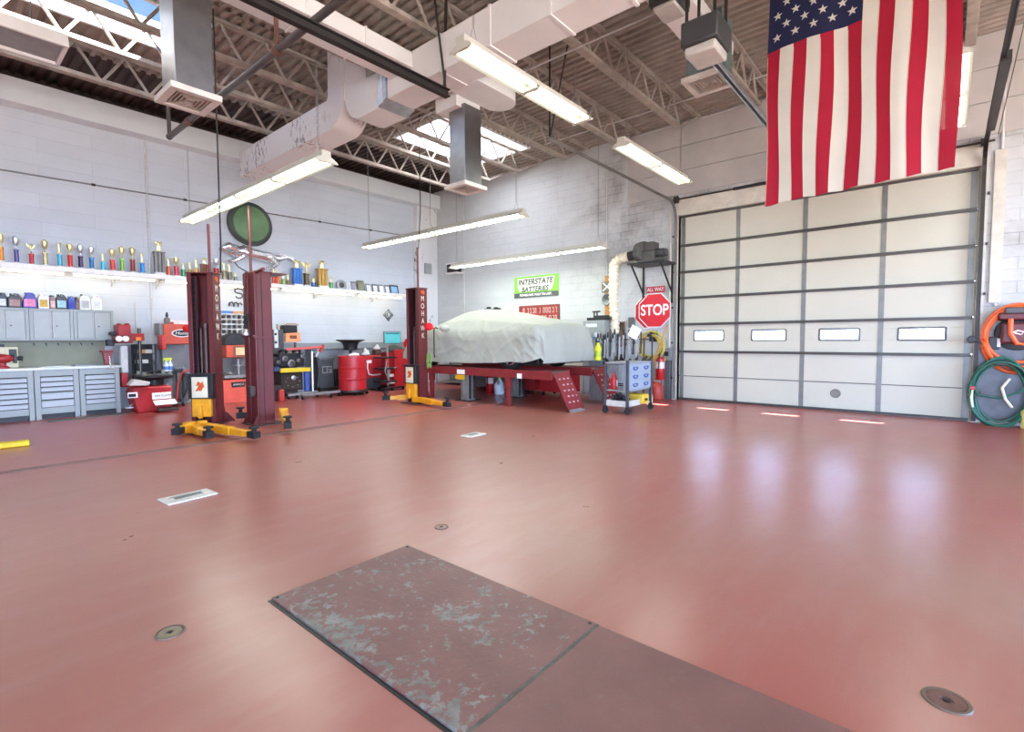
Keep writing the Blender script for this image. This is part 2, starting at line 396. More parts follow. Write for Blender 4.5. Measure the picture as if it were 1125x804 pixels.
struct(b.build('ceiling', deck, loc=(0,0,0), smooth=False))
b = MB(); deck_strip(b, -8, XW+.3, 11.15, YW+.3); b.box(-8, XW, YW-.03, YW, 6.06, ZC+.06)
struct(b.build('trim_6', M('shade_dark_deck', '#3f302b', .7, var=.15), loc=(0,0,0), smooth=False), 'ceiling strip along the back wall, coloured dark brown for the shade there')  # shade along the back wall is put into this deck and panel colour
for i, (x0, x1, y0, y1) in enumerate(SK):
    b = MB(); t = .05
    g_ = .012
    b.box(x0-t, x1+t, y0-t, y0+g_, ZC-.02, ZC+.4); b.box(x0-t, x1+t, y1-g_, y1+t, ZC-.02, ZC+.4)
    b.box(x0-t, x0+g_, y0+g_, y1-g_, ZC-.019, ZC+.399); b.box(x1-g_, x1+t, y0+g_, y1-g_, ZC-.019, ZC+.399)
    f = struct(b.build('window_%d' % (i+1), white, loc=(0,0,0)), 'skylight curb cut in the ceiling deck')
    b = MB(); b.box(x0, x1, y0, y1, ZC+.36, ZC+.37)
    b.build('pane', thin_glass('skylight_glass_%d' % i, (.95, .97, 1), 0. if i == 0 else .85), f)
# concrete beam along the back wall, and the corner column
beam_m = M('painted_concrete', '#DDE2E2', .6, var=.05, scale=1.2)
b = MB(); b.box(-8, XW, 12.65, YW, 5.63, 6.06); struct(b.build('trim_2', beam_m, loc=(0,0,0), bevel=.006), 'pale concrete beam along the top of the back wall')
b = MB(); b.box(10.42, XW, 12.83, YW, 0, 5.63)
struct(b.build('trim_3', peeling_mat('peeling_paint', '#DADAD8', '#5f5f62', .56, .6, 9), loc=(0,0,0)), 'corner column with peeling white paint')
b = MB(); b.box(10.7, 10.98, 12.79, 12.83, 3.52, 3.86)
tag(b.build('junction_box', grey, bevel=.004), 'grey junction box on the corner column behind the hanging light', 'junction box')
# thin lower wainscot on the back wall behind the machines
b = MB(); b.box(2.6, 10.4, 12.97, YW, .55, 1.32); struct(b.build('trim_4', M('grey_wall_panel', '#8d9094', .6, var=.08), loc=(0,0,0)), 'grey panel along the lower back wall')
# joists -----------------------------------------------------------------
joist_m = M('sprayed_joist', '#A0968A', .8, var=.22, scale=5, bump=.5, bscale=35)
JY = [-2.9, -1.55, -.15, 1.25, 2.75, 4.22, 5.6, 7.0, 8.46, 9.5, 10.75]
def joist(y, x0, x1, name_label):
    t = thing('roof_joist', name_label, 'roof joist', (0, y, ZC), 0, 'open-web roof joists')
    b = MB(); b.box(x0, x1, -.055, -.008, -.045, 0); b.box(x0, x1, .008, .055, -.045, 0); b.build('top_chord', joist_m, t)
    xb0, xb1 = x0+.7, x1-1.05
    b = MB(); b.box(xb0, xb1, -.065, .065, -.575, -.555); b.box(xb0, xb1, -.05, -.02, -.56, -.50); b.box(xb0, xb1, .02, .05, -.56, -.50); b.build('bottom_chord', joist_m, t, bevel=.008)
    b = MB(); n = round((xb1-xb0)/.66); p = (xb1-xb0)/n; pts = []
    for i in range(n):
        b.tube([(xb0+i*p, 0, -.54), (xb0+(i+.5)*p, 0, -.03)], .024, 6); b.tube([(xb0+(i+.5)*p, 0, -.03), (xb0+(i+1)*p, 0, -.54)], .024, 6)
    b.tube([(xb1, 0, -.54), (x1-.05, 0, -.03)], .022, 6); b.tube([(xb0, 0, -.54), (x0+.05, 0, -.03)], .022, 6)
    b.build('web', joist_m, t)
    return t
JL = {4.22: 'open-web roof joist passing just left of the ceiling register by the flag', 5.6: 'open-web roof joist ending above the left door track',
      7.0: 'open-web roof joist right of the large skylight, over the duct elbow', 8.46: 'open-web roof joist crossing the near edge of the large skylight',
      9.5: 'open-web roof joist under the middle of both skylights, lit white', 10.75: 'open-web roof joist last before the dark strip by the back wall',
      12.1: 'open-web roof joist in the dark gap above the back beam', 2.75: 'open-web roof joist above the ceiling register by the flag', -.15: 'beige roof joist seen past the right edge of the flag',
      1.25: 'open-web roof joist hidden mostly by the flag'}
for y in JY[2:]:
    joist(y, -7.9, XW-.02, JL[y])
# ================================================================== GARAGE DOOR
door_m = M('cream_door_paint', '#BEBBA9', .5, var=.03, scale=1.5)
seam_m = M('door_strut_steel', '#4f4c48', .45, .4)
hinge_m = M('door_stile_steel', '#7f7f7b', .45, .5)
gd = thing('garage_door', 'wide cream sectional garage door with four small windows', 'garage door', (XW+.12, (DY0+DY1)/2, 0))
W2 = (DY1-DY0)/2
zs = [0, .545, 1.115, 1.735, 2.33, 2.91, 3.505, 4.16]
cols = [-W2, -W2/2, 0, W2/2, W2]
WINY = [3.98, 2.76, 1.53, .31]; yc = (DY0+DY1)/2
for i in range(7):
    z0, z1 = zs[i]+.004, zs[i+1]-.004
    b = MB()
    if i != 2: b.box(0, .045, -W2, W2, z0, z1)
    else:                                   # the window section is cut around its four lights
        b.box(0, .045, -W2, W2, z0, 1.355); b.box(0, .045, -W2, W2, 1.565, z1)
        ys = [-W2] + sum([[w-yc-.32, w-yc+.32] for w in sorted(WINY)], []) + [W2]
        for k in range(0, len(ys), 2): b.box(0, .045, ys[k], ys[k+1], 1.355, 1.565)
    sec = b.build('section', door_m, gd, bevel=.003)
    if i == 2:
        for w in WINY:
            b = MB(); yy = w-yc; t = .035
            for s in (-1, 1):
                b.box(-.014, .05, yy+s*.32-t/2, yy+s*.32+t/2, 1.345, 1.575); b.box(-.014, .05, yy-.32, yy+.32, 1.46+s*.105-t/2, 1.46+s*.105+t/2)
            fr = b.build('window_frame', M('dark_window_frame', '#5c5c60', .5), sec, bevel=.012)
            b = MB(); b.box(.018, .022, yy-.3, yy+.3, 1.36, 1.56); tag(b.build('window_pane', thin_glass('door_glass'), sec), 'clear glass strip')
for i, z in enumerate(zs[1:], 1):
    b = MB()
    if i == 1: b.box(-.006, 0, -W2, W2, z-.008, z+.008)
    else: b.box(-.055, 0, -W2+.02, W2-.02, z+.004, z+.012); b.box(-.055, -.047, -W2+.02, W2-.02, z-.035, z+.008); b.box(-.05, 0, -W2+.02, W2-.02, z-.04, z-.032)
    b.build('strut', seam_m, gd)
b = MB(); b.box(-.05, 0, -W2+.02, W2-.02, .03, .038); b.box(-.05, -.04, -W2+.02, W2-.02, .0, .05); b.build('bottom_rail', seam_m, gd)
for k, c in enumerate(cols):
    b = MB(); o = .0 if 0 < k < 4 else (.07 if k == 0 else -.07)
    b.box(-.008, 0, c+o-.04, c+o+.04, .03, 4.15)
    for z in zs[1:-1]: b.cyl((-.02, c+o-.03, z), (-.02, c+o+.03, z), .014, 8); b.box(-.03, 0, c+o-.03, c+o+.03, z-.05, z+.05)
    b.build('stile', hinge_m, gd)
b = MB(); v = at(918, 432, 0, XW+.12); b.lathe([(.085, 0), (.085, .012), (.07, .018), (.06, .01)], (0, v.y-yc, v.z), 24, ax=(-1,0,0))
for k in range(-3, 4): b.box(-.012, 0, v.y-yc-.055, v.y-yc+.055, v.z+k*.016-.004, v.z+k*.016+.004)
b.build('vent', M('vent_grey', '#7d786e', .6), gd)
# door jambs
b = MB(); b.box(XW-.02, XW+.14, DY1, DY1+.1, 0, 4.3); b.box(XW-.02, XW+.14, DY0-.1, DY0, 0, 4.3); b.box(XW-.02, XW+.14, DY0, DY1, 4.16, 4.5); b.box(XW-.05, XW, -.66, -.52, 1.95, 4.35)
struct(b.build('trim_5', M('jamb_paint', '#C7C2B2', .55), loc=(0,0,0)), 'cream frame around the garage door')
# tracks: vertical leg, bend, horizontal run into the shop
track_m = M('track_steel', '#8d8b86', .42, .6)
for nm, y, xe, lab in ((0, DY1+.06, 6.4, 'steel door track at the left edge of the garage door'), (1, DY0-.06, 5.2, 'steel door track running overhead at the right edge of the garage door')):
    t = thing('garage_door_track', lab, 'door track', (XW, y, 0), 0, 'garage door tracks')
    s = -1 if nm == 0 else 1
    pts = [(-.06, 0, .02), (-.06, 0, 4.05)] + [(-.06-.38*(1-cos(a)), 0, 4.05+.40*sin(a)) for a in [pi/2*k/6 for k in range(1, 7)]] + [(xe-XW, 0, 4.47)]
    b = MB()
    for p, q in zip(pts, pts[1:]): b.bar(p, q, .012, .055, up=(1, 0, .3)); b.bar(Vector(p)+Vector((0, s*.025, 0)), Vector(q)+Vector((0, s*.025, 0)), .05, .008, up=(1, 0, .3))
    b.build('track', dark_steel if nm else track_m, t)
    b = MB(); b.bar((xe-XW+.02, 0, 4.47), (xe-XW+.02, 0, ZC-.0), .03, .006, up=(1,0,0)); b.bar((xe-XW+.02, 0, 4.47), (xe-XW+.55, 0, ZC), .03, .006, up=(0,1,0)); b.build_each('hanger', dark_steel, t)
    b = MB()
    for z in (.5, 1.3, 2.1, 2.9, 3.7): b.box(-.06, .0, -s*.03, -s*.06, z-.02, z+.02)
    b.build_each('bracket', dark_steel, t)
    if nm == 1:
        b = MB(); b.bar((-.9, 0, 4.47), (-3.4, 0, 4.47), .09, .11); b.build('rail_cover', dark_steel, t)
        b = MB(); b.bar((-.55, -.1, 4.45), (-1.6, -.35, ZC), .04, .008, up=(0,1,0)); b.build('perforated_angle', dark_steel, t)
t = thing('torsion_spring_shaft', 'dark torsion spring on a steel shaft above the garage door', 'torsion shaft', (XW-.1, yc, 4.50))
b = MB(); b.cyl((0, -W2-.15, 0), (0, W2+.1, 0), .016, 10); b.build('shaft', dark_steel, t)
b = MB(); b.lathe([(.028, 0)]+[(.034 if k % 2 else .027, .02*k) for k in range(1, 60)]+[(.028, 1.2)], (0, .1, 0), 12, ax=(0,1,0)); b.build('spring', black, t)
for s in (-1, 1): b = MB(); b.lathe([(.075, 0), (.085, .015), (.06, .03), (.06, .06), (.085, .075)], (0, s*(W2+.02)-.04, 0), 16, ax=(0,1,0)); b.build('cable_drum', dark_steel, t)
b = MB(); b.box(-.03, .095, .04, .1, -.1, .1); b.build('bearing_plate', dark_steel, t)
# opener head, rail and second motor --------------------------------------------------
t = thing('garage_door_opener', 'ceiling garage door opener with long rail running to the door', 'door opener', (0, 2.1, 4.57))
b = MB(); b.box(5.55, 6.0, -.2, .2, .0, .26); b.build('motor_housing', M('opener_grey', '#333534', .5), t, bevel=.02)
b = MB(); b.box(5.58, 5.97, -.17, .17, -.1, .0); b.build('light_lens', M('opener_lens', '#A9A59c', .4), t, bevel=.025)
b = MB(); b.box(6.0, XW-.12, -.035, -.02, -.03, .03); b.box(6.0, XW-.12, .02, .035, -.03, .03); b.box(6.0, XW-.12, -.035, .035, .02, .03); b.build('rail', galv, t)
b = MB(); b.cyl((6.0, 0, -.01), (XW-.14, 0, -.01), .009, 6); b.build('drive_chain', dark_steel, t)
b = MB()
for x in (5.6, 5.95):
    for y in (-.15, .15): b.bar((x, y, .24), (x, y, ZC-4.57), .035, .006)
b.build_each('hanger', dark_steel, t)
t = thing('hoist_motor', 'dark motor unit with pale underside at the top edge beside the duct', 'motor', (5.62, 2.46, 5.02))
b = MB(); b.box(-.2, .2, -.16, .16, .05, .3); b.build('housing', M('opener_grey', '#333534'), t, bevel=.02)
b = MB(); b.box(-.17, .15, -.13, .12, 0, .05); b.build('light_lens', M('opener_lens', '#A9A59c'), t, bevel=.015)
b = MB(); b.cyl((.16, -.12, .1), (.16, -.12, .42), .05, 12); b.cyl((.2, .02, .1), (.2, .02, .42), .04, 12); b.build_each('gear_case', black, t)
b = MB(); b.bar((0, .12, .3), (0, .12, ZC-5.02), .04, .006); b.bar((0, -.12, .3), (0, -.12, ZC-5.02), .04, .006); b.build_each('hanger', dark_steel, t)
# dark end of the neighbouring bay's rail, with its hangers
t = thing('overhead_rail', 'dark overhead steel rail ending under the big white duct', 'overhead rail', (0, 5.13, 4.66))
b = MB(); b.box(-3, 4.72, -.045, .045, .035, .05); b.box(-3, 4.72, -.045, .045, -.05, -.035); b.box(-3, 4.72, -.008, .008, -.05, .05); b.build('rail', dark_steel, t)
b = MB(); b.bar((4.66, 0, .05), (4.72, .0, ZC-4.66), .045, .008, up=(0,1,0)); b.bar((4.66, -.02, .05), (4.45, -.02, 1.35), .035, .008, up=(0,1,0)); b.build_each('hanger', dark_steel, t)
# ================================================================== DUCTS
dx0, dx1 = 4.65, 5.13
t = thing('main_duct', 'big white painted main duct crossing overhead to the pants fitting', 'air duct', (0, 0, 0))
b = MB(); b.box(dx0, dx1, -6.9, 6.36, 4.95, 5.42); b.build('trunk', white_paint, t, bevel=.006)
for y in (.3, 1.6, 2.6, 3.4, 4.3, 5.2):
    b = MB(); b.box(dx0-.012, dx1+.012, y-.02, y+.02, 4.938, 5.432); b.build('flange', white_paint, t)
b = MB(); b.prism([(6.36, 4.95), (6.56, 4.88), (6.56, 5.40), (6.36, 5.42)], lambda u, v, w: (w, u, v), dx0-.03, dx1+.03); tag(b.build('flexible_connector', galv, t), 'bare galvanised connector')
b = MB(); b.box(dx0-.045, dx0-.03, 6.44, 6.46, 4.90, 5.39); b.build('seam_strip', white_paint, t)
def arc(cy, cz, r, a0, a1, n=10): return [(cy+r*cos(a0+(a1-a0)*i/n), cz+r*sin(a0+(a1-a0)*i/n)) for i in range(n+1)]
# left half of the riser turns towards the back wall, right half towards the trunk
b = MB()
poly = [(7.52, ZC-.01), (7.52, 5.43)] + arc(8.02, 5.43, .5, pi, 1.5*pi)[1:] + [(11.45, 4.93), (11.62, 4.9), (11.62, 5.43), (8.06, 5.43), (8.02, 5.48), (8.0, ZC-.01)]
b.prism(poly, lambda u, v, w: (w, u, v), dx0, dx1+.02); b.build('pants_elbow', peeling_mat('duct_peel', '#DCDBD8', '#6c6c70', .54, .58, 14), t, bevel=.004)
b = MB()
poly = [(7.5, ZC-.01), (7.5, 5.3)] + [(7.5-.42*sin(a)*.0-.42*(1-cos(a)), 5.3-.42*sin(a)) for a in [pi/2*k/8 for k in range(9)]][1:] + [(6.56, 4.88), (6.56, 5.4), (6.9, 5.42), (6.94, ZC-.01)]
b.prism(poly, lambda u, v, w: (w, u, v), dx0, dx1+.02); b.build('pants_elbow', white_paint, t, bevel=.004)
b = MB(); b.box(dx0-.012, dx1+.03, 7.49, 7.53, 5.25, ZC-.01); b.build('flange', white_paint, t)
t = thing('branch_duct', 'flat white duct joining the left side of the main duct', 'air duct', (0, 0, 0), 0, 'branch ducts')
b = MB(); b.box(-5, dx0, 5.77, 6.27, 5.19, 5.40); b.build('duct_body', white_paint, t, bevel=.005)
for x in (.6, 1.9, 3.1, 3.9): b = MB(); b.box(x-.012, x+.012, 5.755, 6.285, 5.178, 5.412); b.build('flange', white_paint, t)
def column(name, lab, cx, cy, w, d, z0, z1, zc=None):
    t = thing('diffuser_drop', lab, 'air diffuser', (cx, cy, z0), 0, 'square grey diffuser drops')
    b = MB(); b.box(-w/2, w/2, -d/2, d/2, .06, z1-z0); b.build('drop_duct', name, t, bevel=.004)
    b = MB(); e = .06
    for s in (-1, 1): b.box(s*(w/2+e), s*(w/2-.01), -d/2+.01, d/2-.01, .001, .044); b.box(-w/2-e, w/2+e, s*(d/2+e), s*(d/2-.01), 0, .045)
    b.box(-w/2-e, w/2+e, -d/2-e, d/2+e, .04, .06)
    b.build('register_frame', M('register_frame', '#C9C2B8', .5), t, bevel=.004)
    b = MB()
    for k in range(1, 9):
        f = k/9
        for s in (-1, 1):
            if k < 5:
                q = 1-k/5
                b.box(-w/2*q, w/2*q, s*d/2*q-.006, s*d/2*q+.006, .006, .045); b.box(s*w/2*q-.006, s*w/2*q+.006, -d/2*q, d/2*q, .006, .045)
    b.build('louver', M('register_louver', '#a59a8e', .5), t)
    return t
galv_dk = M('galvanised_dull', '#8b8c8e', .36, .95, var=.1)
column(galv_dk, 'tall grey diffuser drop hanging at the top left corner', 1.91, 5.98, .34, .40, 3.84, 5.2)
t = thing('branch_duct', 'short white duct with rounded end holding the middle diffuser', 'air duct', (0, 0, 0), 0, 'branch ducts')
b = MB(); q = [(dx1, 4.96), (6.1, 4.96)]
poly = [(dx1, 5.12), (6.2, 5.12)] + [(6.2+.24*sin(a), 5.36-.24*cos(a)) for a in [pi*k/10 for k in range(1, 10)]] + [(6.2, 5.6), (dx1, 5.6)]
yb0, yb1 = 4.98, 5.5
poly = [(dx1, yb0), (5.85, yb0)] + [(5.85+.26*sin(a), (yb0+yb1)/2-(yb1-yb0)/2*cos(a)) for a in [pi*k/12 for k in range(1, 12)]] + [(5.85, yb1), (dx1, yb1)]
b.prism(poly, lambda u, v, w: (u, v, w), 4.95, 5.28); b.build('duct_body', white_paint, t, bevel=.005)
b = MB(); b.box(5.22, 5.72, 5.5, 5.95, 4.8, 5.15); b.box(5.3, 5.7, 5.3, 5.5, 4.97, 5.15); b.build('collar', white_paint, t, bevel=.004)
column(galv_dk, 'grey diffuser drop below the middle of the duct near the large skylight', 5.5, 5.6, .35, .33, 3.66, 4.85)
t = thing('branch_duct', 'pale duct stub above the register beside the flag', 'air duct', (0, 0, 0), 0, 'branch ducts')
b = MB(); b.box(dx1, 7.7, 2.41, 2.84, 5.42, 5.6); b.build('duct_body', white_paint, t, bevel=.005)
column(M('grey_green_duct', '#5d6a66', .5), 'grey green diffuser box with square register left of the flag', 7.35, 2.62, .46, .46, 4.95, 5.8)
# ================================================================== LIGHT FIXTURES
refl_m = M('reflector_enamel', '#B5B1A3', .4, var=.03)
def fixture(lab, length, n, loc, rz, ceil, chains=2, group='hanging fluorescent fixtures'):
    """industrial strip with sloping reflector, n tube lengths end to end, two tubes side by side; local x along it"""
    t = thing('fluorescent_fixture', lab, 'ceiling light', loc, rz, group); L = length/2
    b = MB()
    prof = [(-.155, 0), (-.06, .055), (-.06, .12), (.06, .12), (.06, .055), (.155, 0), (.15, -.004), (.055, .045), (-.055, .045), (-.15, -.004)]
    b.prism(prof, lambda u, v, w: (w, u, v), -L, L); b.build('reflector', refl_m, t)
    b = MB()
    for s in (-1, 1): b.prism([(-.155, -.002), (-.06, .055), (-.06, .12), (.06, .12), (.06, .055), (.155, -.002), (.155, -.02), (-.155, -.02)], lambda u, v, w: (w, u, v), s*L, s*(L+.012))
    b.build_each('end_cap', refl_m, t)
    seg = length/n
    b = MB()
    for k in range(n+1):
        x = -L+k*seg; b.box(max(x-.03, -L), min(x+.03, L), -.115, .115, -.015, .04)
    b.build_each('lamp_holder', refl_m, t, bevel=.004)
    for s in (-1, 1):
        for k in range(n):
            b = MB(); b.cyl((-L+k*seg+.035, s*.085, .008), (-L+(k+1)*seg-.035, s*.085, .008), .019, 10); b.build('tube', tube_m, t)
    ld = bpy.data.lights.new('lamp_glow', 'AREA'); ld.shape = 'RECTANGLE'; ld.size = length-.1; ld.size_y = .26; ld.energy = 13*length; ld.color = (.93, 1, .90)
    lo = bpy.data.objects.new('lamp_glow', ld); C.objects.link(lo); lo.location = (0, 0, -.035); lo.parent = t
    ceil -= .012
    if chains:
        for s in (-1, 1):
            b = MB()
            x = s*(L-.18)
            b.tube([(x-.06, 0, .12), (x, 0, .3), (x+.06, 0, .12)], .004, 4)
            z = .3; h = ceil-loc[2]; k = 0
            while z < h-.02:
                a = .011; z2 = min(z+.045, h)
                b.tube([(x-(a if k % 2 else 0), -(0 if k % 2 else a), z), (x-(a if k % 2 else 0), -(0 if k % 2 else a), z2)], .003, 4)
                b.tube([(x+(a if k % 2 else 0), (0 if k % 2 else a), z), (x+(a if k % 2 else 0), (0 if k % 2 else a), z2)], .003, 4)
                z += .04; k += 1
            b.build('chain', chain_m, t)
    return t
fixture('fluorescent light hanging nearest overhead beside the main duct', 2.22, 2, (4.73, 3.74, 4.28), 0, 5.0)
fixture('fluorescent light hanging before the upper left of the garage door', 2.44, 2, (8.2, 3.79, 4.30), 0, ZC)
fixture('fluorescent light half hidden behind the right edge of the flag', 2.42, 2, (8.24, .02, 4.30), 0, ZC)
fixture('long fluorescent light hanging before the back wall over the near lift posts', 5.0, 4, (3.37, 8.38, 3.61), pi/2, 4.93)
fixture('long fluorescent light hanging lowest in the middle, over the farther lift post', 5.2, 4, (7.5, 8.7, 3.73), pi/2, ZC)
fixture('long fluorescent light along the right wall above the green sign', 4.88, 4, (9.85, 8.15, 3.40), pi/2, ZC)
# unseen fixtures added behind the camera as fill light
for x, y in ((-3.4, 1.2), (.4, -3.4), (5.2, -3.6), (-3.4, 7.2), (-3.2, -3.5), (-.6, .2), (8.6, -4.2)):
    fixture('fluorescent fill light added unseen behind the viewpoint', 2.44, 2, (x, y, 4.6), 0, ZC, 0, 'added fill lights behind the viewpoint')
# unlit grey panel fixture top left
t = thing('ceiling_heater', 'unlit grey panel heater with pale edges at the upper left edge', 'heater', (.4, 8.85, 5.1))
b = MB(); b.box(-1.6, 1.0, -.32, .36, .06, .16); b.build('body', white, t, bevel=.01)
b = MB(); b.box(-1.55, .95, -.27, .31, .03, .06); b.build('panel', M('heater_grey', '#8a8986', .5), t)
b = MB()
for s in (-1, 1): b.box(-1.6, 1.0, .02+s*.33-.02, .02+s*.33+.02, 0, .08)
b.box(.96, 1.0, -.32, .36, 0, .08); b.build('rim', white, t)
b = MB(); b.cyl((-1.2, 0, .16), (-1.2, 0, ZC-5.1), .006, 6); b.cyl((.7, 0, .16), (.7, 0, ZC-5.1), .006, 6); b.build_each('hanger', dark_steel, t)
# under-shelf lights and trophy shelf --------------------------------------------------
t = thing('trophy_shelf', 'long white wall shelf carrying the trophies on the back wall', 'shelf', (0, YW, 2.70))
b = MB(); b.box(-1.5, 9.75, -.42, 0, .04, .075); b.build('board', white, t, bevel=.003)
b = MB(); b.box(-1.5, 9.75, -.435, -.42, .0, .085); b.build('fascia', white, t, bevel=.003)
for x in (-.6, 1.0, 2.62, 3.38, 5.2, 7.0, 8.8):
    b = MB(); b.box(x-.012, x+.012, -.4, -.01, .02, .04); b.prism([(-.02, .03), (-.34, .03), (-.02, -.2)], lambda u, v, w: (w, u, v), x-.006, x+.006); b.build('bracket', white, t)
for k, (x0, x1) in enumerate(((-.55, 1.85), (1.95, 3.3), (3.45, 5.85), (5.95, 8.0), (8.1, 9.65))):
    nm = ['leftmost, over the jugs', 'second from the left, over the tire machine', 'third from the left, behind the near posts', 'fourth from the left, right of the near posts', 'rightmost, left of the far post'][k]
    t = thing('under_shelf_light', 'fluorescent strip light under the trophy shelf, ' + nm, 'strip light', ((x0+x1)/2, YW-.36, 2.655), 0, 'strip lights under the trophy shelf')
    L = (x1-x0)/2
    b = MB(); b.box(-L, L, -.04, .04, .02, .08); b.build('housing', white, t, bevel=.004)
    b = MB(); b.cyl((-L+.03, 0, 0), (L-.03, 0, 0), .017, 8); b.build('tube', M('shelf_tube', '#FFF1D0', .4, emit=13, var=0.), t)
    b = MB(); b.box(-L, -L+.03, -.02, .02, -.02, .03); b.box(L-.03, L, -.02, .02, -.02, .03); b.build_each('lamp_holder', white, t)
# ================================================================== PIPES, CONDUITS, CABLES
pipe_m = M('dark_pipe', '#5c5654', .45, .5)
t = thing('sprinkler_pipe', 'dark steel pipe crossing overhead from the ducts toward the back wall', 'pipe', (0, 0, 0))
a = at(185, 150, 2, 4.78); k = at(395, 5, 2, 4.98)
p0 = Vector((2.86, 9.9, 4.78)); p1 = Vector((2.95, -1.0, 4.84))
b = MB(); b.cyl(p0, p1, .042, 12); b.build('pipe', pipe_m, t)
b = MB(); b.cyl(p0, p0+Vector((0, -.0, .5)), .03, 10); b.ball(p0, .05); b.build('elbow', pipe_m, t)
q = p0.lerp(p1, .35)
b = MB(); b.cyl(q, (q.x, q.y, ZC), .025, 10); b.lathe([(.05, -.05), (.06, -.02), (.06, .02), (.05, .05)], q, 12, ax=(0,1,0)); b.cyl(p0.lerp(p1, .08)+Vector((0,.03,0)), p0.lerp(p1, .08)+Vector((0,-.12,0)), .055, 12); b.build_each('hanger', M('rusty_fitting', '#6d4a3c', .6), t)
def cable(lab, pts, r=.008, m=cable_m, cat='cable', name='hanging_cable', group=None):
    return tag(MB().tube(pts, r, 6).build(name, m), lab, cat, group)
cable('black cable hanging from the roof to the nearest back lift post', [(3.0, 8.26, ZC), (3.0, 8.27, 3.5), (3.12, 8.6, 2.9), (3.3, 9.15, 2.52)], .011)
cable('black cable hanging from the roof to the far lift post', [(7.2, 8.74, ZC), (7.2, 8.74, 4.2), (7.15, 8.76, 3.38)], .011)
def wall_pipe(lab, pts, r=.012, m=None, cat='conduit', name='conduit'):
    return tag(MB().tube(pts, r, 8).build(name, m or M('painted_conduit', '#C9C9C8', .5)), lab, cat)
x = at(163, 250, 1, YW-.03).x; wall_pipe('white vertical conduit on the back wall left of the big silver trophy', [(x, YW-.025, 1.0), (x, YW-.025, 5.6)], .02)
x = at(149, 345, 1, YW-.03).x; wall_pipe('thin rod leaning up the back wall above the tire machine', [(x, YW-.03, 1.5), (x, YW-.03, 2.2)], .012)
a = at(0, 190, 1, YW-.03); k = at(440, 258, 1, YW-.03)
t = thing('wall_conduit', 'dark conduit running along the upper back wall above the trophies', 'conduit', (0, YW-.03, a.z))
b = MB(); b.tube([(-2, 0, 0), (k.x, 0, k.z-a.z)], .016, 8); b.build('pipe', M('grey_conduit', '#8b8b8d', .5, .4), t)
b = MB()
for x in (0.8, 2.4, 4.0, 5.6, 7.2, 8.8): b.cyl((x-.03, 0, (k.z-a.z)*(x+2)/(k.x+2)), (x+.03, 0, (k.z-a.z)*(x+2)/(k.x+2)), .026, 8)
b.build('coupling', dark_steel, t)
for px, y0, y1, lab in ((667, 195, 306, 'vertical conduit on the right wall above the two round gauges'), (509, 215, 345, 'thin conduit down the right wall behind the long hanging light')):
    p = at(px, y0, 0, XW-.02); q = at(px, y1, 0, XW-.02)
    wall_pipe(lab, [(XW-.02, p.y, p.z), (XW-.02, p.y, q.z)], .015)
p = at(1104, 100, 0, XW-.02); wall_pipe('pale conduit on the brick wall at the right edge above the orange hose', [(XW-.02, p.y, 1.9), (XW-.02, p.y, 5.9)], .02)
y = at(735, 300, 0, XW).y; wall_pipe('cream pipe beside the left garage door track', [(XW-.04, DY1+.17, .2), (XW-.04, DY1+.17, 4.3)], .022, M('jamb_paint'))
for k, (px, py, y0, y1, lab) in enumerate(((600, 68, 2.3, 8.2, 'thin pale conduit under the roof joists, nearest the big duct'), (800, 121, 1.4, 9.0, 'thin pale conduit under the roof deck close to the right wall'), (770, 105, 1.4, 7.6, 'thin pale conduit under the roof deck, second from the right wall'))):
    p = at(px, py, 2, 5.61 if k == 0 else 6.15)
    wall_pipe(lab, [(p.x, y0, p.z), (p.x, y1, p.z)], .013)
# loose electric cable dropping to the long fixture
cable('grey looped wire hanging by the corner column', [(9.6, 11.2, ZC), (9.62, 11.25, 5.1), (9.66, 11.3, 4.7), (9.75, 11.3, 4.62), (9.85, 11.2, 4.45), (9.87, 11.2, 4.1)], .009, M('grey_wire', '#8f8f92', .5))
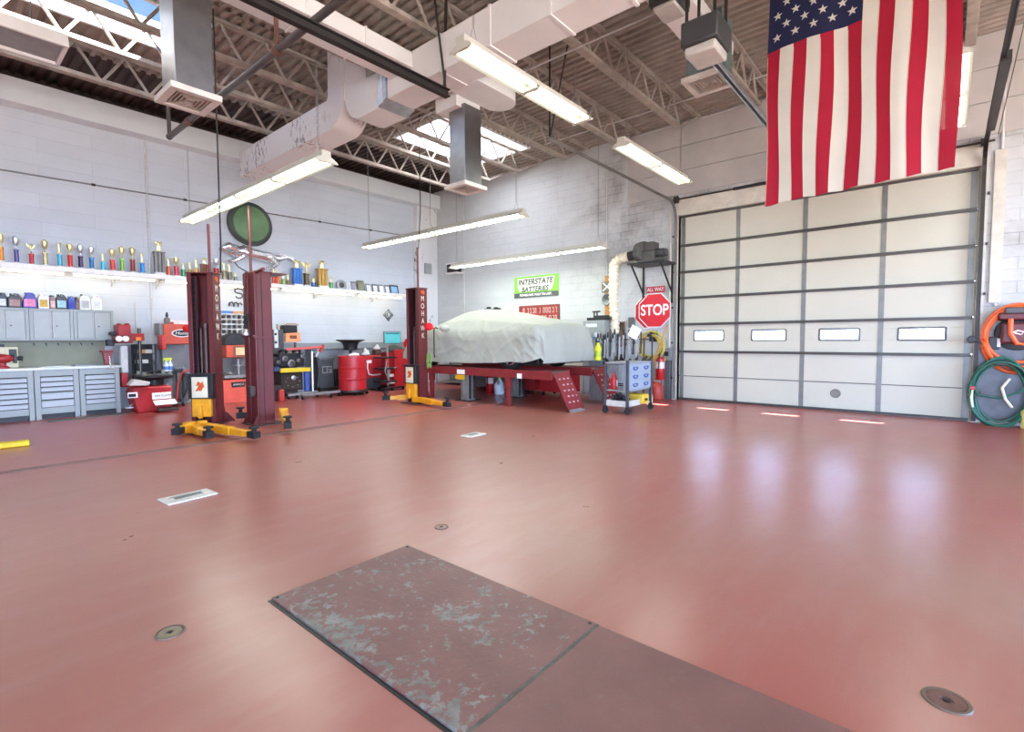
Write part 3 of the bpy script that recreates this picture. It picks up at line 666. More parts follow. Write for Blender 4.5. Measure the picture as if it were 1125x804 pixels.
# ================================================================== LIFTS
def lift_post(lab, x, y, az, arms, logo=True, rod=None, group='two-post lift columns', front=True):
    """column whose channel opens towards azimuth az (degrees)"""
    rz = R(az+90); t = thing('lift_post', lab, 'car lift', (x, y, 0), rz, group)
    inv = Matrix.Rotation(-rz, 4, 'Z')
    def loc(p): return inv @ (Vector(p)-Vector((x, y, 0)))
    H = 2.5
    b = MB(); w, d = .205, .125
    b.box(-w, w, d-.016, d, 0, H); b.box(-w, -w+.016, -d, d, 0, H); b.box(w-.016, w, -d, d, 0, H)
    b.box(-w, -w+.07, -d, -d+.014, 0, H); b.box(w-.09, w, -d, -d+.014, 0, H)
    b.box(-w-.01, w+.01, d, d+.035, 0, H) if not front else None
    if not front: b.box(-.02, .02, d+.035, d+.06, 0, H)
    b.build('column', maroon, t, bevel=.006)
    b = MB(); b.box(-w+.02, -w+.10, -.02, .04, .05, H-.03)
    o = b.build('latch_rack', M('latch_maroon', '#3a1b20', .5), t)
    b = MB()
    for k in range(22): b.box(-w+.04, -w+.08, -.03, -.02, .25+k*.1, .30+k*.1)
    b.build('slot', black, o)
    b = MB(); b.box(-w-.06, w+.06, -d-.14, d+.1, 0, .022); b.build('base_plate', M('base_plate_dark', '#4a3a38', .5, .3), t, bevel=.004)
    b = MB(); b.prism([(d+.0, .02), (d+.1, .02), (d+.0, .28)], lambda u, v, q: (q, u, v), -w, -w+.012); b.prism([(d, .02), (d+.1, .02), (d, .28)], lambda u, v, q: (q, u, v), w-.012, w)
    b.prism([(w, .02), (w+.2, .02), (w+.07, .16), (w, .2)], lambda u, v, q: (u, q, v), d-.03, d-.015); b.build_each('gusset', maroon, t)
    b = MB(); b.box(-w-.012, w+.012, -d-.01, d+.015, H-.0, H+.02); b.build('top_plate', maroon, t, bevel=.003)
    if front:
        b = MB(); b.box(-w+.01, w-.01, -d-.09, d-.03, .44, .84); b.build('carriage', M('carriage_black', '#1b1718', .45), t, bevel=.008)
        b = MB(); b.box(-w-.02, w+.02, -d-.12, d-.06, .84, .855); b.build('carriage_cap', dark_steel, t)
        b = MB(); b.box(-.13, .12, -d-.098, -d-.09, .46, .80); pl = tag(b.build('plate', M('decal_cream', '#D9D2B4', .5), t), 'cream decal plate with orange emblem')
        b = MB(); b.ball((.005, -d-.1, .62), (.04, .004, .05)); b.ball((.04, -d-.1, .655), (.03, .005, .035)); b.prism([(-.06, .655), (-.03, .73), (.02, .70), (.06, .735), (.045, .67), (-.02, .66)], lambda u, v, q: (u, q, v), -d-.104, -d-.097); b.prism([(-.05, .56), (-.01, .62), (-.03, .63), (-.07, .58)], lambda u, v, q: (u, q, v), -d-.104, -d-.097); b.build('emblem', M('emblem_orange', '#C9531F', .5), pl)
        b = MB(); b.box(-.15, .15, -d-.08, -d+.0, .14, .44); b.box(-.03, .03, -d-.14, -d-.08, .12, .32); b.build('arm_bracket', yellow, t, bevel=.01)
        b = MB(); b.cyl((.02, -.02, .84), (.02, -.02, 1.62), .05, 14); b.cyl((.02, -.02, 1.62), (.02, -.02, 1.68), .065, 14); b.cyl((-.05, -.04, .84), (-.05, -.04, 1.6), .018, 10); b.build('hydraulic_cylinder', M('cylinder_brown', '#4a3430', .4, .4), t)
        tt = text('lettering', 'M\nO\nH\nA\nW\nK', .16, M('letter_cream', '#E4DCCB', .6), t, (w+.001, -.0, 1.88), (pi/2, 0, pi/2), .001, .72) if az == 180 else text('lettering', 'M\nO\nH\nA\nW\nK', .16, M('letter_cream', '#E4DCCB', .6), t, (w+.001, 0, 1.86), (pi/2, 0, pi/2), .001, .72)
        b = MB(); b.ball((w+.003, .02, 2.42), (.003, .04, .045)); b.ball((w+.003, -.02, 2.43), (.003, .03, .03)); b.build('emblem', M('emblem_orange'), t)
    for (p, q, e) in arms:
        P, Q = loc(p), loc(q); d0 = (Q-P).normalized()
        b = MB(); b.bar(P, P.lerp(Q, .62), .11, .11); b.bar(P.lerp(Q, .55), Q, .085, .085); b.cyl(P+Vector((0,0,-.07)), P+Vector((0,0,.08)), .075, 14)
        ar = b.build('arm', yellow, t, bevel=.006)
        b = MB(); b.bar(Q-d0*.05, Q+d0*.12, .10, .09); b.cyl(Q+d0*.05+Vector((0,0,.03)), Q+d0*.05+Vector((0,0,.09+e)), .03, 10); b.lathe([(.03, 0), (.065, .01), (.065, .03)], Q+d0*.05+Vector((0,0,.08+e)), 12); tag(b.build('pad', black_rub, ar), 'black lifting pad')
    if rod:
        b = MB(); rp = loc(rod); b.tube([(rp.x, rp.y, H), (rp.x, rp.y, rod[2])], .022, 8); b.build('riser_pipe', M('riser_maroon', '#5f2a2b', .5), t)
    return t, loc
A = lambda px, py, z=.1: tuple(at(px, py, 2, z))
p1, f1 = lift_post('maroon lift post nearest the left, its open channel and emblem plate facing the viewer', 3.13, 9.42, 224, [(A(222, 468, .1), A(277, 477, .1), 0), (A(210, 469, .09), A(228, 476.5, .09), 0), (A(206, 470, .1), A(197, 473, .1), 0)], rod=(3.20, 9.32, 3.32))
p2, f2 = lift_post('maroon lift post seen from the back, in front of the green disc', 3.70, 8.68, 0, [((4.0, 8.55, .16), A(316, 466, .14), .02), ((3.82, 8.98, .12), A(268, 456, .12), .03)], rod=(3.62, 8.75, 3.6), front=False)
p3, f3 = lift_post('far maroon lift post beside the covered car, lettering down its side', 7.14, 8.84, 180, [(A(452, 436, .1), A(426, 437, .1), .03), (A(456, 438, .1), A(490, 444, .1), .03)], rod=(7.14, 8.78, 3.4))
# extra fittings on the back-facing post
b = MB(); b.box(-.222, .222, -.14, .178, 1.425, 1.455); b.build('collar', maroon, p2, bevel=.004)
b = MB(); b.box(-.208, -.204, .03, .045, .03, 2.48); b.build('seam_groove', M('groove_dark', '#2c1114', .6), p2)
b = MB(); b.box(-.22, .22, .13, .20, 1.46, 1.485); b.build('shelf_plate', maroon, p2)
b = MB(); b.tube([(-.05, .20, 1.82), (-.11, .23, 1.70), (-.06, .24, 1.58), (.0, .22, 1.66), (-.02, .22, 1.80)], .02, 6); b.tube([(-.03, .21, 1.8), (-.01, .21, 2.1), (-.03, .2, 2.5)], .008, 6); b.build('hose', black_rub, p2)
b = MB(); b.lathe([(.05, 0), (.055, .03), (.03, .1)], (-.06, .24, 1.48), 12); b.build('fitting', silver, p2)
b = MB(); b.box(.05, .14, .160, .163, 1.6, 1.78); tag(b.build('label', paper, p2), 'small white label')
b = MB(); b.box(-.2, -.06, .17, .26, .5, .66); b.box(-.21, -.05, .165, .27, .48, .5); b.build('switch_box', M('box_maroon_dark', '#3a2422', .5), p2, bevel=.01)
b = MB(); b.tube([f2((3.6, 8.5, 2.5)), f2((3.58, 8.2, 2.52))], .03, 6); b.box(-.2, .3, -.4, -.1, 2.5, 2.515); b.build('cable_guide', maroon, p2)
# red cap and green gloves on the far post
t = tag(MB().ball((0,0,0), (.11, .07, .09)).ball((.06, -.01, -.03), (.09, .09, .02)).build('cap', M('red_cloth', '#C81420', .9), loc=(7.26, 8.58, 1.68)), 'red cap hanging on the far lift post', 'cap')
b = MB()
for s in (-1, 1):
    b.ball((s*.035, 0, .02), (.035, .025, .12))
    for k in range(4): b.ball((s*.035+(k-1.5)*.016, 0, -.13-.02*(k in (1, 2))), (.009, .01, .06), 0, 6, 6)
    b.ball((s*.07, 0, -.04), (.012, .012, .05), 0, 6, 6)
t = tag(b.build('work_gloves', M('green_cloth', '#6f8a4a', .9), loc=(7.28, 8.61, .97)), 'pair of green work gloves hung on the far lift post', 'gloves')
b = MB(); b.tube([(0,0,0), (0,0,-.55), (.02,0,-.62)], .016, 8); b.tube([(0,0,0), (.05,0,.05), (.1,0,.02)], .014, 8)
tag(b.build('pry_bar', dark_steel, loc=(7.44, 8.62, 1.62)), 'dark pry bar hanging between the far lift post and the covered car', 'tool')
# yellow bar on the floor at the left edge
b = MB(); v = at(30, 489, 2, 0)
tag(MB().box(-1.0, .02, -.07, .07, 0, .075).build('floor_bar', M('yellow_bar_paint', '#E0C41C', .5), loc=(v.x, v.y-.02, 0), rz=R(-4), bevel=.015), 'yellow steel bar lying on the floor at the left edge', 'bar')
# ================================================================== FLOOR COVERS
t = thing('trench_cover', 'worn steel cover plate with grey bare patches, set in the floor', 'cover plate', (1.635, 1.985, 0), 0, 'trench cover plates')
b = MB(); b.box(-.455, .455, -.735, .735, .0, .014); b.build('plate', worn_plate_mat('worn_steel', 1.), t, bevel=.002)
b = MB()
for x, y in ((-.435, .71), (.435, .71), (.435, -.71)): b.lathe([(.010, 0), (.011, .004), (.004, .006)], (x, y, .012), 10)
b.build_each('bolt', dark_steel, t)
b = MB(); b.box(-.475, -.457, -.735, .735, 0, .003); b.build('gap', black, t)
b = MB(); b.box(-.455, .455, -.752, -.737, 0, .0125); b.build('joint', M('joint_dirt', '#5c564a', .7, var=.3, scale=15), t)
t = thing('trench_cover', 'brown painted cover plate in the floor at the bottom edge', 'cover plate', (1.635, .33, 0), 0, 'trench cover plates')
b = MB(); b.box(-.455, .455, -1.6, .902, .0, .010); b.build('plate', worn_plate_mat('painted_steel_cover', .12), t, bevel=.002)
t = thing('floor_seam', 'scuffed steel strip set in the floor between the lift posts', 'floor strip', (0, 7.58, 0))
b = MB(); b.box(-5, 8.0, -.075, .075, 0, .004); b.box(-5, 8.0, .085, .095, 0, .003); b.build('strip', worn_plate_mat('scuffed_strip', .7), t)
def drain(px, py, lab, r=.075, m='#857d66'):
    v = at(px, py, 2, 0); t = thing('floor_drain', lab, 'floor drain', (v.x, v.y, 0), 0, 'round floor covers')
    b = MB(); b.lathe([(r*.82, 0), (r*.84, .005), (r, .006), (r*1.06, .0)], (0,0,0), 28, caps=False); b.build('ring', M('drain_ring', '#6e5d50', .5, .4), t)
    b = MB(); b.lathe([(r*.80, 0), (r*.80, .004), (r*.3, .005), (r*.28, .002)], (0,0,0), 28); b.cyl((0,0,.003), (0,0,.0075), r*.16, 10, 1); b.build('lid', [M('drain_lid'+m, m, .5, .3, .2, 30), black], t)
drain(187, 695, 'round brass floor cover nearest the bottom left corner', .062)
drain(485, 579, 'small round floor cover beyond the big worn cover plate', .05, '#8a6a5c')
drain(1040, 770, 'round floor cover at the bottom right corner', .075, '#6e4c42')
for i, (px, py, lab) in enumerate(((207, 546, 'white floor plate with a dark handle, left of the middle of the floor'), (520, 478, 'small white floor plate in front of the car ramp'))):
    v = at(px, py, 2, 0); t = thing('floor_plate', lab, 'floor plate', (v.x, v.y, 0), R(4), 'white floor plates')
    k = 1 if i == 0 else .85
    b = MB(); b.box(-.2*k, .2*k, -.12*k, .12*k, 0, .012); b.build('plate', M('dirty_white_metal', '#cfcfc4', .5, var=.15, scale=20), t, bevel=.003)
    b = MB(); b.box(-.11*k, .11*k, -.03, .03, .012, .016); b.box(-.13*k, .13*k, .05, .06, .012, .015); b.build('handle_recess', M('recess_grey', '#6f706c', .5), t)
v0 = at(100, 459, 2, 0)
tag(MB().box(-.55, .55, -.13, .13, 0, .012).build('floor_mat', M('grey_rubber_mat', '#6a6763', .85, bump=.3), loc=(1.95, 11.85, 0), rz=R(6), bevel=.004), 'grey rubber mat on the floor before the workbench', 'mat')
# ================================================================== FLAG
fr, fw, fb = cloth_mat('flag_red', '#9E1C30', trans=.3, through=.012, bump=0), cloth_mat('flag_white', '#CFC8B8', trans=.3, through=.008, bump=0), cloth_mat('flag_blue', '#23253F', trans=.2, through=.0, bump=0)
FX = 6.22; fy1 = at(840, 224, 0, FX).y; fy0 = at(1050.5, 187, 0, FX).y; fz0 = 2.86; HW = fy1-fy0; FL = HW*1.9; cz = fz0+FL*.6
v = at(843.5, 57, 0, FX); CANZ = v.z
def fold(y, z):
    """gentle hanging folds; y from the left edge, z from the bottom hem"""
    k = 1-.55*(z/FL)
    return (.020*sin(y*9.2+.5+z*.35)+.009*sin(y*19+z*.8)+.012*sin(y*5-z*2.1))*k
t = thing('flag', 'large red, white and blue striped flag with white stars hanging from the ceiling', 'flag', (FX, fy1, fz0))
TOPZ = FL
b = MB(); NS = 4; NZ = 64
def cpt(u, vv):
    y = u*HW; z = vv*TOPZ
    yy = y + .012*sin(z*3.1+y*7)*min(1, (1-vv)*1.6)
    hem = -.006*sin(y*26+1)-.006*cos(y*11)
    return (fold(y, z), -yy, z+hem*(1-vv)+(.02+.075*u)*(1-vv)**2)
vs = []; nu = 13*NS
for j in range(NZ+1):
    for i in range(nu+1): vs.append(cpt(i/nu, j/NZ))
cz_rel = CANZ-fz0
fs0, ms = [], []
for j in range(NZ):
    for i in range(nu):
        a = j*(nu+1)+i; fs0.append((a, a+1, a+nu+2, a+nu+1))
        st = i//NS; zc = (j+.5)/NZ*TOPZ
        ms.append(2 if (st < 7 and zc > cz_rel) else (0 if st % 2 == 0 else 1))
b.v = vs; b.f = fs0; b.m = ms
b.build('cloth', [fr, fw, fb], t, smooth=True, ang=180)
# stars: nine rows of six and five alternately, the union pointing down the hoist side
b = MB(); cw = HW*7/13; chh = TOPZ-cz_rel
for i in range(9):
    for j in range(11):
        if (i+j) % 2 == 0:
            y = cw*(i+1)/10; z = TOPZ-chh*(j+1)/12; rr = .047
            for side in (-1, 1):
                vs = []
                for k in range(10):
                    a_ = pi/2+pi*k/5; r_ = rr if k % 2 == 0 else rr*.4
                    yy, zz = y+r_*cos(a_), z+r_*sin(a_); c_ = cpt(yy/HW, zz/TOPZ); vs.append((c_[0]+side*.004, c_[1], c_[2]))
                c_ = cpt(y/HW, z/TOPZ); o = len(vs); vs.append((c_[0]+side*.004, c_[1], c_[2]))
                b.add(vs, [(k, (k+1) % 10, 10) for k in range(10)])
b.build('stars', fw, t, smooth=False)
b = MB(); 
for i in range(13):
    if 1:
        y = i*HW/13+.004
        b.tube([Vector(cpt(y/HW, k/30))+Vector((-.002, 0, 0)) for k in range(0, 31) if not (i < 7 and k/30*TOPZ > cz_rel)], .0022, 4)
b.build('seam', M('seam_cream', '#cfc4ac', .9), t)
b = MB(); b.cyl((0, .1, TOPZ+.02), (0, -HW-.1, TOPZ+.02), .02, 10); b.build('pole', wood, t)
b = MB()
for y in (-.1, -HW+.1): b.cyl((0, y, TOPZ+.02), (0, y, ZC-fz0), .004, 6)
b.build_each('cord', paper, t)
# ================================================================== ALIGNMENT RACK + COVERED CAR
rack_m = M('red_rack_paint', '#7F2426', .45, var=.12)
t = thing('alignment_rack', 'red four-legged drive-on rack carrying the covered car', 'car lift', (8.95, 7.6, 0))
X = lambda x: x-8.95
Yl = lambda y: y-7.6
for xa in (7.95, 9.4):
    b = MB(); b.box(X(xa), X(xa+.55), Yl(5.75), Yl(9.75), .70, .755); b.build('runway', M('runway_dark', '#55504c', .6, .3), t, bevel=.006)
    b = MB(); b.box(X(xa)-.03, X(xa)+.0, Yl(5.75), Yl(9.75), .60, .775); b.box(X(xa+.55), X(xa+.58), Yl(5.75), Yl(9.75), .60, .775)
    for k in range(6): b.box(X(xa), X(xa+.55), Yl(5.9+k*.74), Yl(5.96+k*.74), .62, .70)
    b.build('side_beam', rack_m, t, bevel=.006)
b = MB(); b.box(X(8.5), X(9.4), Yl(9.1), Yl(9.22), .56, .66); b.box(X(8.5), X(9.4), Yl(6.85), Yl(6.97), .56, .66); b.build('crossbeam', rack_m, t)
for x in (7.99, 9.95):
    for y in (6.92, 9.35):
        b = MB(); b.box(X(x)-.04, X(x)+.04, Yl(y)-.04, Yl(y)+.04, .01, .62); b.box(X(x)-.08, X(x)+.08, Yl(y)-.08, Yl(y)+.08, 0, .012); b.box(X(x)-.055, X(x)+.055, Yl(y)-.055, Yl(y)+.055, .42, .62); b.build('leg', rack_m, t, bevel=.004)
b = MB(); b.box(X(7.915), X(7.92), Yl(8.15), Yl(8.4), .62, .72); tag(b.build('label', paper, t), 'white label')
b = MB(); b.box(X(7.912), X(7.92), Yl(8.16), Yl(8.45), .50, .60); tag(b.build('warning_label', M('label_yellow', '#D8A91C', .5), t), 'yellow warning label')
b = MB(); b.box(X(7.912), X(7.92), Yl(6.5), Yl(6.62), .6, .7); tag(b.build('label', paper, t))
for xa in (7.95, 9.4):
    b = MB(); P = Vector((X(xa+.27), Yl(5.76), .74)); Q = Vector((X(xa+.29), Yl(5.38), .015)); b.bar(P, Q, .5, .025, up=(0, 1, .6))
    d = (Q-P); nrm = Vector((1,0,0)).cross(d).normalized()
    rm = b.build('ramp', rack_m, t, bevel=.004)
    b = MB()
    for k in range(5):
        for j in range(3):
            c = P.lerp(Q, .18+k*.15)+Vector((-.14+.14*j+(.05 if k % 2 else 0), 0, 0))
            b.bar(c-nrm*.016-Vector((.028,0,0)), c-nrm*.016+Vector((.028,0,0)), .03, .008, up=nrm)
            b.bar(c+nrm*.016-Vector((.028,0,0)), c+nrm*.016+Vector((.028,0,0)), .03, .008, up=nrm)
    tag(b.build('ramp_slot', M('bare_bright', '#c9b5b5', .4, .4), rm), 'rows of pale slots')
    b = MB(); b.bar(Q-Vector((.25,.01,0)), Q+Vector((.25,-.01,0)), .07, .02, up=nrm); b.build('ramp_lip', galv, rm)
for (px, py) in ((518, 440), (572, 436)):
    v = at(px, py, 2, 0)
    p = thing('hydraulic_jack', 'grey hydraulic jack column under the rack, ' + ('nearer the left leg' if px < 540 else 'behind the front right leg'), 'jack', (v.x, v.y+.1, 0), 0, 'jack columns under the rack')
    b = MB(); b.box(-.12, .12, -.12, .12, .015, .60); b.box(-.15, .15, -.005, .005, .1, .5); b.build('column', M('jack_grey', '#8b8984', .45, .4), p, bevel=.02)
    b = MB(); b.box(-.22, .22, -.2, .2, 0, .02); b.build('base_plate', dark_steel, p)
    b = MB(); b.box(-.1, -.04, -.13, -.12, .05, .6); b.box(.04, .1, -.13, -.12, .05, .6); b.build('guide', dark_steel, p)
# the car under its cover -----------------------------------------------
t = thing('covered_car', 'low sports car under a fitted pale grey cloth cover on the red rack', 'car', (8.93, 8.2, .755))
# stations: y, half width low, half width shoulder, shoulder z, top z, half width of the top, hem z
ST = [(-2.12, .90, .88, .86, .97, .78, .26), (-2.0, .98, .95, .88, 1.01, .83, .22), (-1.75, 1.01, .95, .86, 1.05, .76, .17), (-1.4, .99, .93, .84, 1.12, .66, .18), (-.98, .97, .92, .83, 1.205, .58, .15),
      (-.44, .95, .90, .83, 1.305, .52, .13), (.13, .945, .90, .84, 1.35, .50, .12), (.5, .945, .90, .85, 1.325, .52, .11), (.8, .95, .90, .86, 1.24, .55, .11), (1.1, .96, .91, .87, 1.10, .60, .12),
      (1.4, .97, .92, .87, .98, .68, .12), (1.75, .96, .91, .86, .92, .72, .13), (2.05, .94, .86, .80, .86, .66, .15), (2.27, .85, .72, .66, .71, .55, .2)]
def interp(y):
    for a_, b_ in zip(ST, ST[1:]):
        if a_[0] <= y <= b_[0]:
            f = (y-a_[0])/(b_[0]-a_[0]); return [p+(q-p)*f for p, q in zip(a_, b_)]
    return list(ST[0] if y < ST[0][0] else ST[-1])
from mathutils import noise as MN
rings = []; NY = 150; KN = 96
for i in range(NY+1):
    y = -2.12+4.37*i/NY; _, wl, ws, zs_, zt, wt, zh = interp(y)
    ctrl = [(-wl-.03, zh), (-wl, zh+.25), (-ws-.03, zs_-.12), (-ws+.01, zs_), (-(ws+wt)/2-.02, zs_+(zt-zs_)*.5), (-wt+.04, zt-.07), (-wt*.5, zt-.005), (0, zt+.01)]
    ctrl += [(-x_, z_) for x_, z_ in reversed(ctrl[:-1])]
    # resample
    L_ = [0]
    for p_, q_ in zip(ctrl, ctrl[1:]): L_.append(L_[-1]+math.hypot(q_[0]-p_[0], q_[1]-p_[1]))
    ring = []
    for k in range(KN+1):
        s_ = L_[-1]*k/KN
        for m_ in range(len(ctrl)-1):
            if s_ <= L_[m_+1]+1e-9: break
        f = (s_-L_[m_])/(L_[m_+1]-L_[m_]); ring.append([ctrl[m_][0]+(ctrl[m_+1][0]-ctrl[m_][0])*f, y, ctrl[m_][1]+(ctrl[m_+1][1]-ctrl[m_][1])*f])
    rings.append(ring)
for it in range(1):      # soften
    new = [[list(p) for p in r_] for r_ in rings]
    for i in range(1, NY):
        for k in range(1, KN):
            for c in (0, 2): new[i][k][c] = .4*rings[i][k][c]+.15*(rings[i-1][k][c]+rings[i+1][k][c]+rings[i][k-1][c]+rings[i][k+1][c])
    rings = new
b = MB(); vs = []
for i, r_ in enumerate(rings):
    for k, p in enumerate(r_):
        x, y, z = p; dn = abs(k-KN/2)/(KN/2)
        low = max(0, (dn-.35)/.65)
        n1 = MN.noise(Vector((x*1.1, y*2.0+z*.8, z*.9)))*.016 + MN.noise(Vector((x*2+5, y*5.5-z*4, z*1.1)))*.012
        rg = lambda a_, w_: max(0., 1-abs(MN.noise(a_))*w_)**2
        rid = .020*low*max(0., MN.noise(Vector((y*.9, z*.8, 31.)))+.45)*1.5*rg(Vector((y*1.9+z*1.5, z*.55-y*.35, 9.)), 5) + .016*low*max(0., MN.noise(Vector((y*.8, z*.9, 57.)))+.2)*1.5*rg(Vector((y*3.1-z*2.4+3, z*.9, 4.)), 5) + .014*rg(Vector((y*1.3+x*1.6, z*2.2, 17.)), 6)
        if y < -1.5: rid += .02*rg(Vector((y*4-z*3.5, x*2.5+z*2, 2.)), 5)
        sgn = -1 if k < KN/2 else 1
        nx = sgn*min(1, dn*1.5); nz = max(0, 1-dn*1.4)
        d_ = n1+rid
        vs.append((x+nx*d_, y, z+nz*d_ + (.035*MN.noise(Vector((y*1.5, 3, sgn))) if k in (0, KN) else 0)))
fs = []
for i in range(NY):
    for k in range(KN): a_ = i*(KN+1)+k; fs.append((a_, a_+1, a_+KN+2, a_+KN+1))
# close the two ends with cloth falling to the hem
for e_, i in ((-1, 0), (1, NY)):
    base = len(vs); ctr = rings[i]
    for q in range(1, 7):
        for k in range(KN+1):
            x, y, z = vs[i*(KN+1)+k]; zz = z-(z-.16)*(q/6) if z > .16 else z
            vs.append((x*(1-.0*q), y+e_*(.05*sin(q/6*pi)+.012*q+.03*MN.noise(Vector((x*4, q*.3, e_)))), zz))
    for q in range(6):
        for k in range(KN):
            a0 = (i*(KN+1)+k) if q == 0 else base+(q-1)*(KN+1)+k; a2 = base+q*(KN+1)+k
            fs.append((a0, a0+1, a2+1, a2))
b.add(vs, fs)
cover_m = cloth_mat('grey_car_cover', '#A8AA9E', .7, .0)
o = b.build('fabric_cover', cover_m, t, smooth=True, ang=70)
# mirrors and wiper bump pushing the cloth up
b = MB(); b.ball((-1.03, .58, .90), (.13, .10, .085)); b.ball((1.03, .58, .90), (.13, .10, .085)); b.build_each('mirror_pocket', cover_m, t)
b = MB(); b.ball((.16, -1.35, 1.07), (.16, .20, .055)); b.tube([(.3, -1.5, 1.06), (.1, -1.3, 1.12), (-.05, -1.1, 1.13)], .022, 8); b.build('spoiler_fold', cover_m, t)
for sx in (-1, 1):
    for y in (-1.28, 1.35):
        b = MB(); b.lathe([(.2, -.11), (.30, -.1), (.318, -.06), (.318, .06), (.30, .1), (.2, .11)], (sx*.80, y, .318), 28, ax=(1,0,0)); wh = b.build('wheel', black_rub, t)
        b = MB()
        for k in range(5):
            a_ = 2*pi*k/5; b.bar((sx*.91, y, .318), (sx*.90, y+.2*cos(a_), .318+.2*sin(a_)), .05, .02, up=(1,0,0))
        b.lathe([(.2, 0), (.22, .02), (.2, .03)], (sx*.89, y, .318), 28, ax=(sx,0,0), caps=False); b.build('rim', chrome, wh)
b = MB(); b.box(-.85, .85, -2.0, 2.05, .12, .3); b.build('underbody', black, t, bevel=.03)
# ================================================================== WORKBENCH + WALL CABINETS
YF = 12.2
xs = [.685, 1.30, 1.915, 2.53]
dr = [[6, None], [3, 2], [6, None]]
labs = ['grey tool chest under the bench, leftmost, cut by the photo edge', 'grey tool chest in the middle with three shallow and two tall drawers', 'grey tool chest at the right end of the workbench']
dm = M('drawer_front_grey', '#B3B8B9', .4, var=.04)
for i in range(3):
    x0, x1 = xs[i]+.004, xs[i+1]-.004
    t = thing('tool_chest', labs[i], 'tool chest', ((x0+x1)/2, YF, 0), 0, 'grey tool chests under the workbench'); w = (x1-x0)/2
    b = MB(); b.box(-w, w, .03, .66, .09, .885); b.box(-w+.002, -w+.075, 0, .03, 0, .883); b.box(w-.075, w-.002, 0, .03, 0, .883); b.box(-w+.075, w-.075, .002, .03, .775, .882); b.box(-w+.075, w-.075, .002, .03, .095, .2)
    for s in (-1, 1): b.box(s*(w-.004), s*(w-.07), .6, .655, 0, .09)
    b.build('carcass', grey, t, bevel=.003)
    b = MB(); b.box(-w+.08, w-.08, .0295, .0285, .205, .77); b.build('drawer_gap_shade', M('gap_shade_dark', '#3c3e40', .7), t)  # dark backing sheet paints the shadow lines between the drawers
    b = MB(); b.box(-w+.08, w-.08, .06, .6, 0, .088); b.build('base_block', black, t)  # black block added for the shade under the open legs
    hs = [.092]*6 if dr[i][0] == 6 else [.092, .092, .092, .14, .14]
    z = .765
    for h in hs:
        b = MB(); b.box(-w+.085, w-.085, .004, .028, z-h+.006, z-.014); d_ = b.build('drawer', dm, t, bevel=.003)
        b = MB(); b.prism([(.004, z-.012), (-.014, z-.016), (-.018, z-.03), (.004, z-.034)], lambda u, v, q: (q, u, v), -w+.09, w-.09); b.build('handle', dm if h < .1 else grey, d_)
        z -= h
b = MB(); b.box(-.6, 2.56, YF-.03, 12.92, .885, .93)
tag(b.build('worktop', M('worktop_steel', '#C2C3BC', .4, .2), bevel=.004), 'long pale steel worktop over the grey tool chests', 'worktop')
b = MB(); b.box(-.6, 2.45, 12.93, 12.96, .93, 1.40)
tag(b.build('back_panel', M('olive_back_panel', '#8d8d78', .6, var=.06)), 'dull green panel between the worktop and the wall cabinets', 'panel')
cw = .615
for i in range(3):
    x1 = 2.55-i*cw; x0 = x1-cw+.004
    nm = ['rightmost', 'middle', 'leftmost, cut by the photo edge'][i]
    t = thing('wall_cabinet', 'grey two-door wall cabinet above the workbench, ' + nm, 'wall cabinet', ((x0+x1)/2, 12.6, 1.41), 0, 'grey wall cabinets above the workbench'); w = (x1-x0)/2
    b = MB(); b.box(-w, w, .02, .39, 0, .59); b.box(-w, -w+.05, 0, .02, 0, .59); b.box(w-.05, w, 0, .02, 0, .59); b.box(-w+.05, w-.05, .001, .02, .001, .035); b.box(-w+.05, w-.05, .001, .02, .54, .589); b.build('carcass', grey, t, bevel=.003)
    for s in (-1, 1):
        b = MB(); b.box(s*.015, s*(w-.055), .0, .02, .04, .535); d_ = b.build('door', M('cabinet_door_grey', '#A4A9A5', .42, var=.04), t, bevel=.003)
        b = MB(); b.box(s*.006, s*.022, -.012, .01, .05, .525); b.build('handle', M('handle_grey', '#B4B8B5', .5), d_)
        if s > 0: b = MB(); b.cyl((.07, -.006, .27), (.07, .01, .27), .012, 10); b.build('lock', dark_steel, d_)
# jugs on the cabinets
def jug(px0, px1, py0, col, lab, labcol, cap='#222222', slope=False):
    x0 = at(px0, 336, 1, 12.62).x; x1 = at(px1, 336, 1, 12.62).x; w = (x1-x0)/2*.96; c = (x0+x1)/2
    h = min(.36, max(.2, at((px0+px1)/2, py0, 1, 12.62).z-2.005))
    t = thing('oil_jug', lab, 'jug', (c, 12.74, 2.002), 0, 'jugs on the wall cabinets')
    b = MB(); d_ = .075
    if slope: poly = [(-w, 0), (w, 0), (w, h*.55), (w*.45, h), (-w*.35, h), (-w*.55, h*.85), (-w, h*.35)]
    else: poly = [(-w, 0), (w, 0), (w, h*.74), (w*.55, h*.88), (-w*.25, h*.86), (-w*.3, h*.92), (-w*.62, h*.92), (-w*.65, h*.84), (-w, h*.72)]
    m_ = M('jug_'+col, col, .4)
    b.prism(poly, lambda u, v, q: (u, q, v), -d_, d_); b.build('bottle', m_, t, bevel=.012)
    b = MB(); b.tube([(-w*.05, 0, h*.86), (.0, 0, h*.99), (w*.5, 0, h*.97), (w*.78, 0, h*.8)], .011, 6); b.build('handle', m_, t)
    b = MB(); b.cyl((-w*.46, 0, h*.9), (-w*.46, 0, h*1.0), .02, 10); b.build('cap', M('cap_'+cap, cap, .4), t)
    b = MB(); b.box(-w*.78, w*.72, -d_-.002, -d_+.01, h*.1, h*.58); o = b.build('label', M('label_'+labcol, labcol, .6, var=.25, scale=25), t); tag(o, 'printed paper label')
jug(-1, 8.5, 321, '#1c2440', 'dark blue jug with white label, leftmost on the wall cabinets', '#DDE3EE')
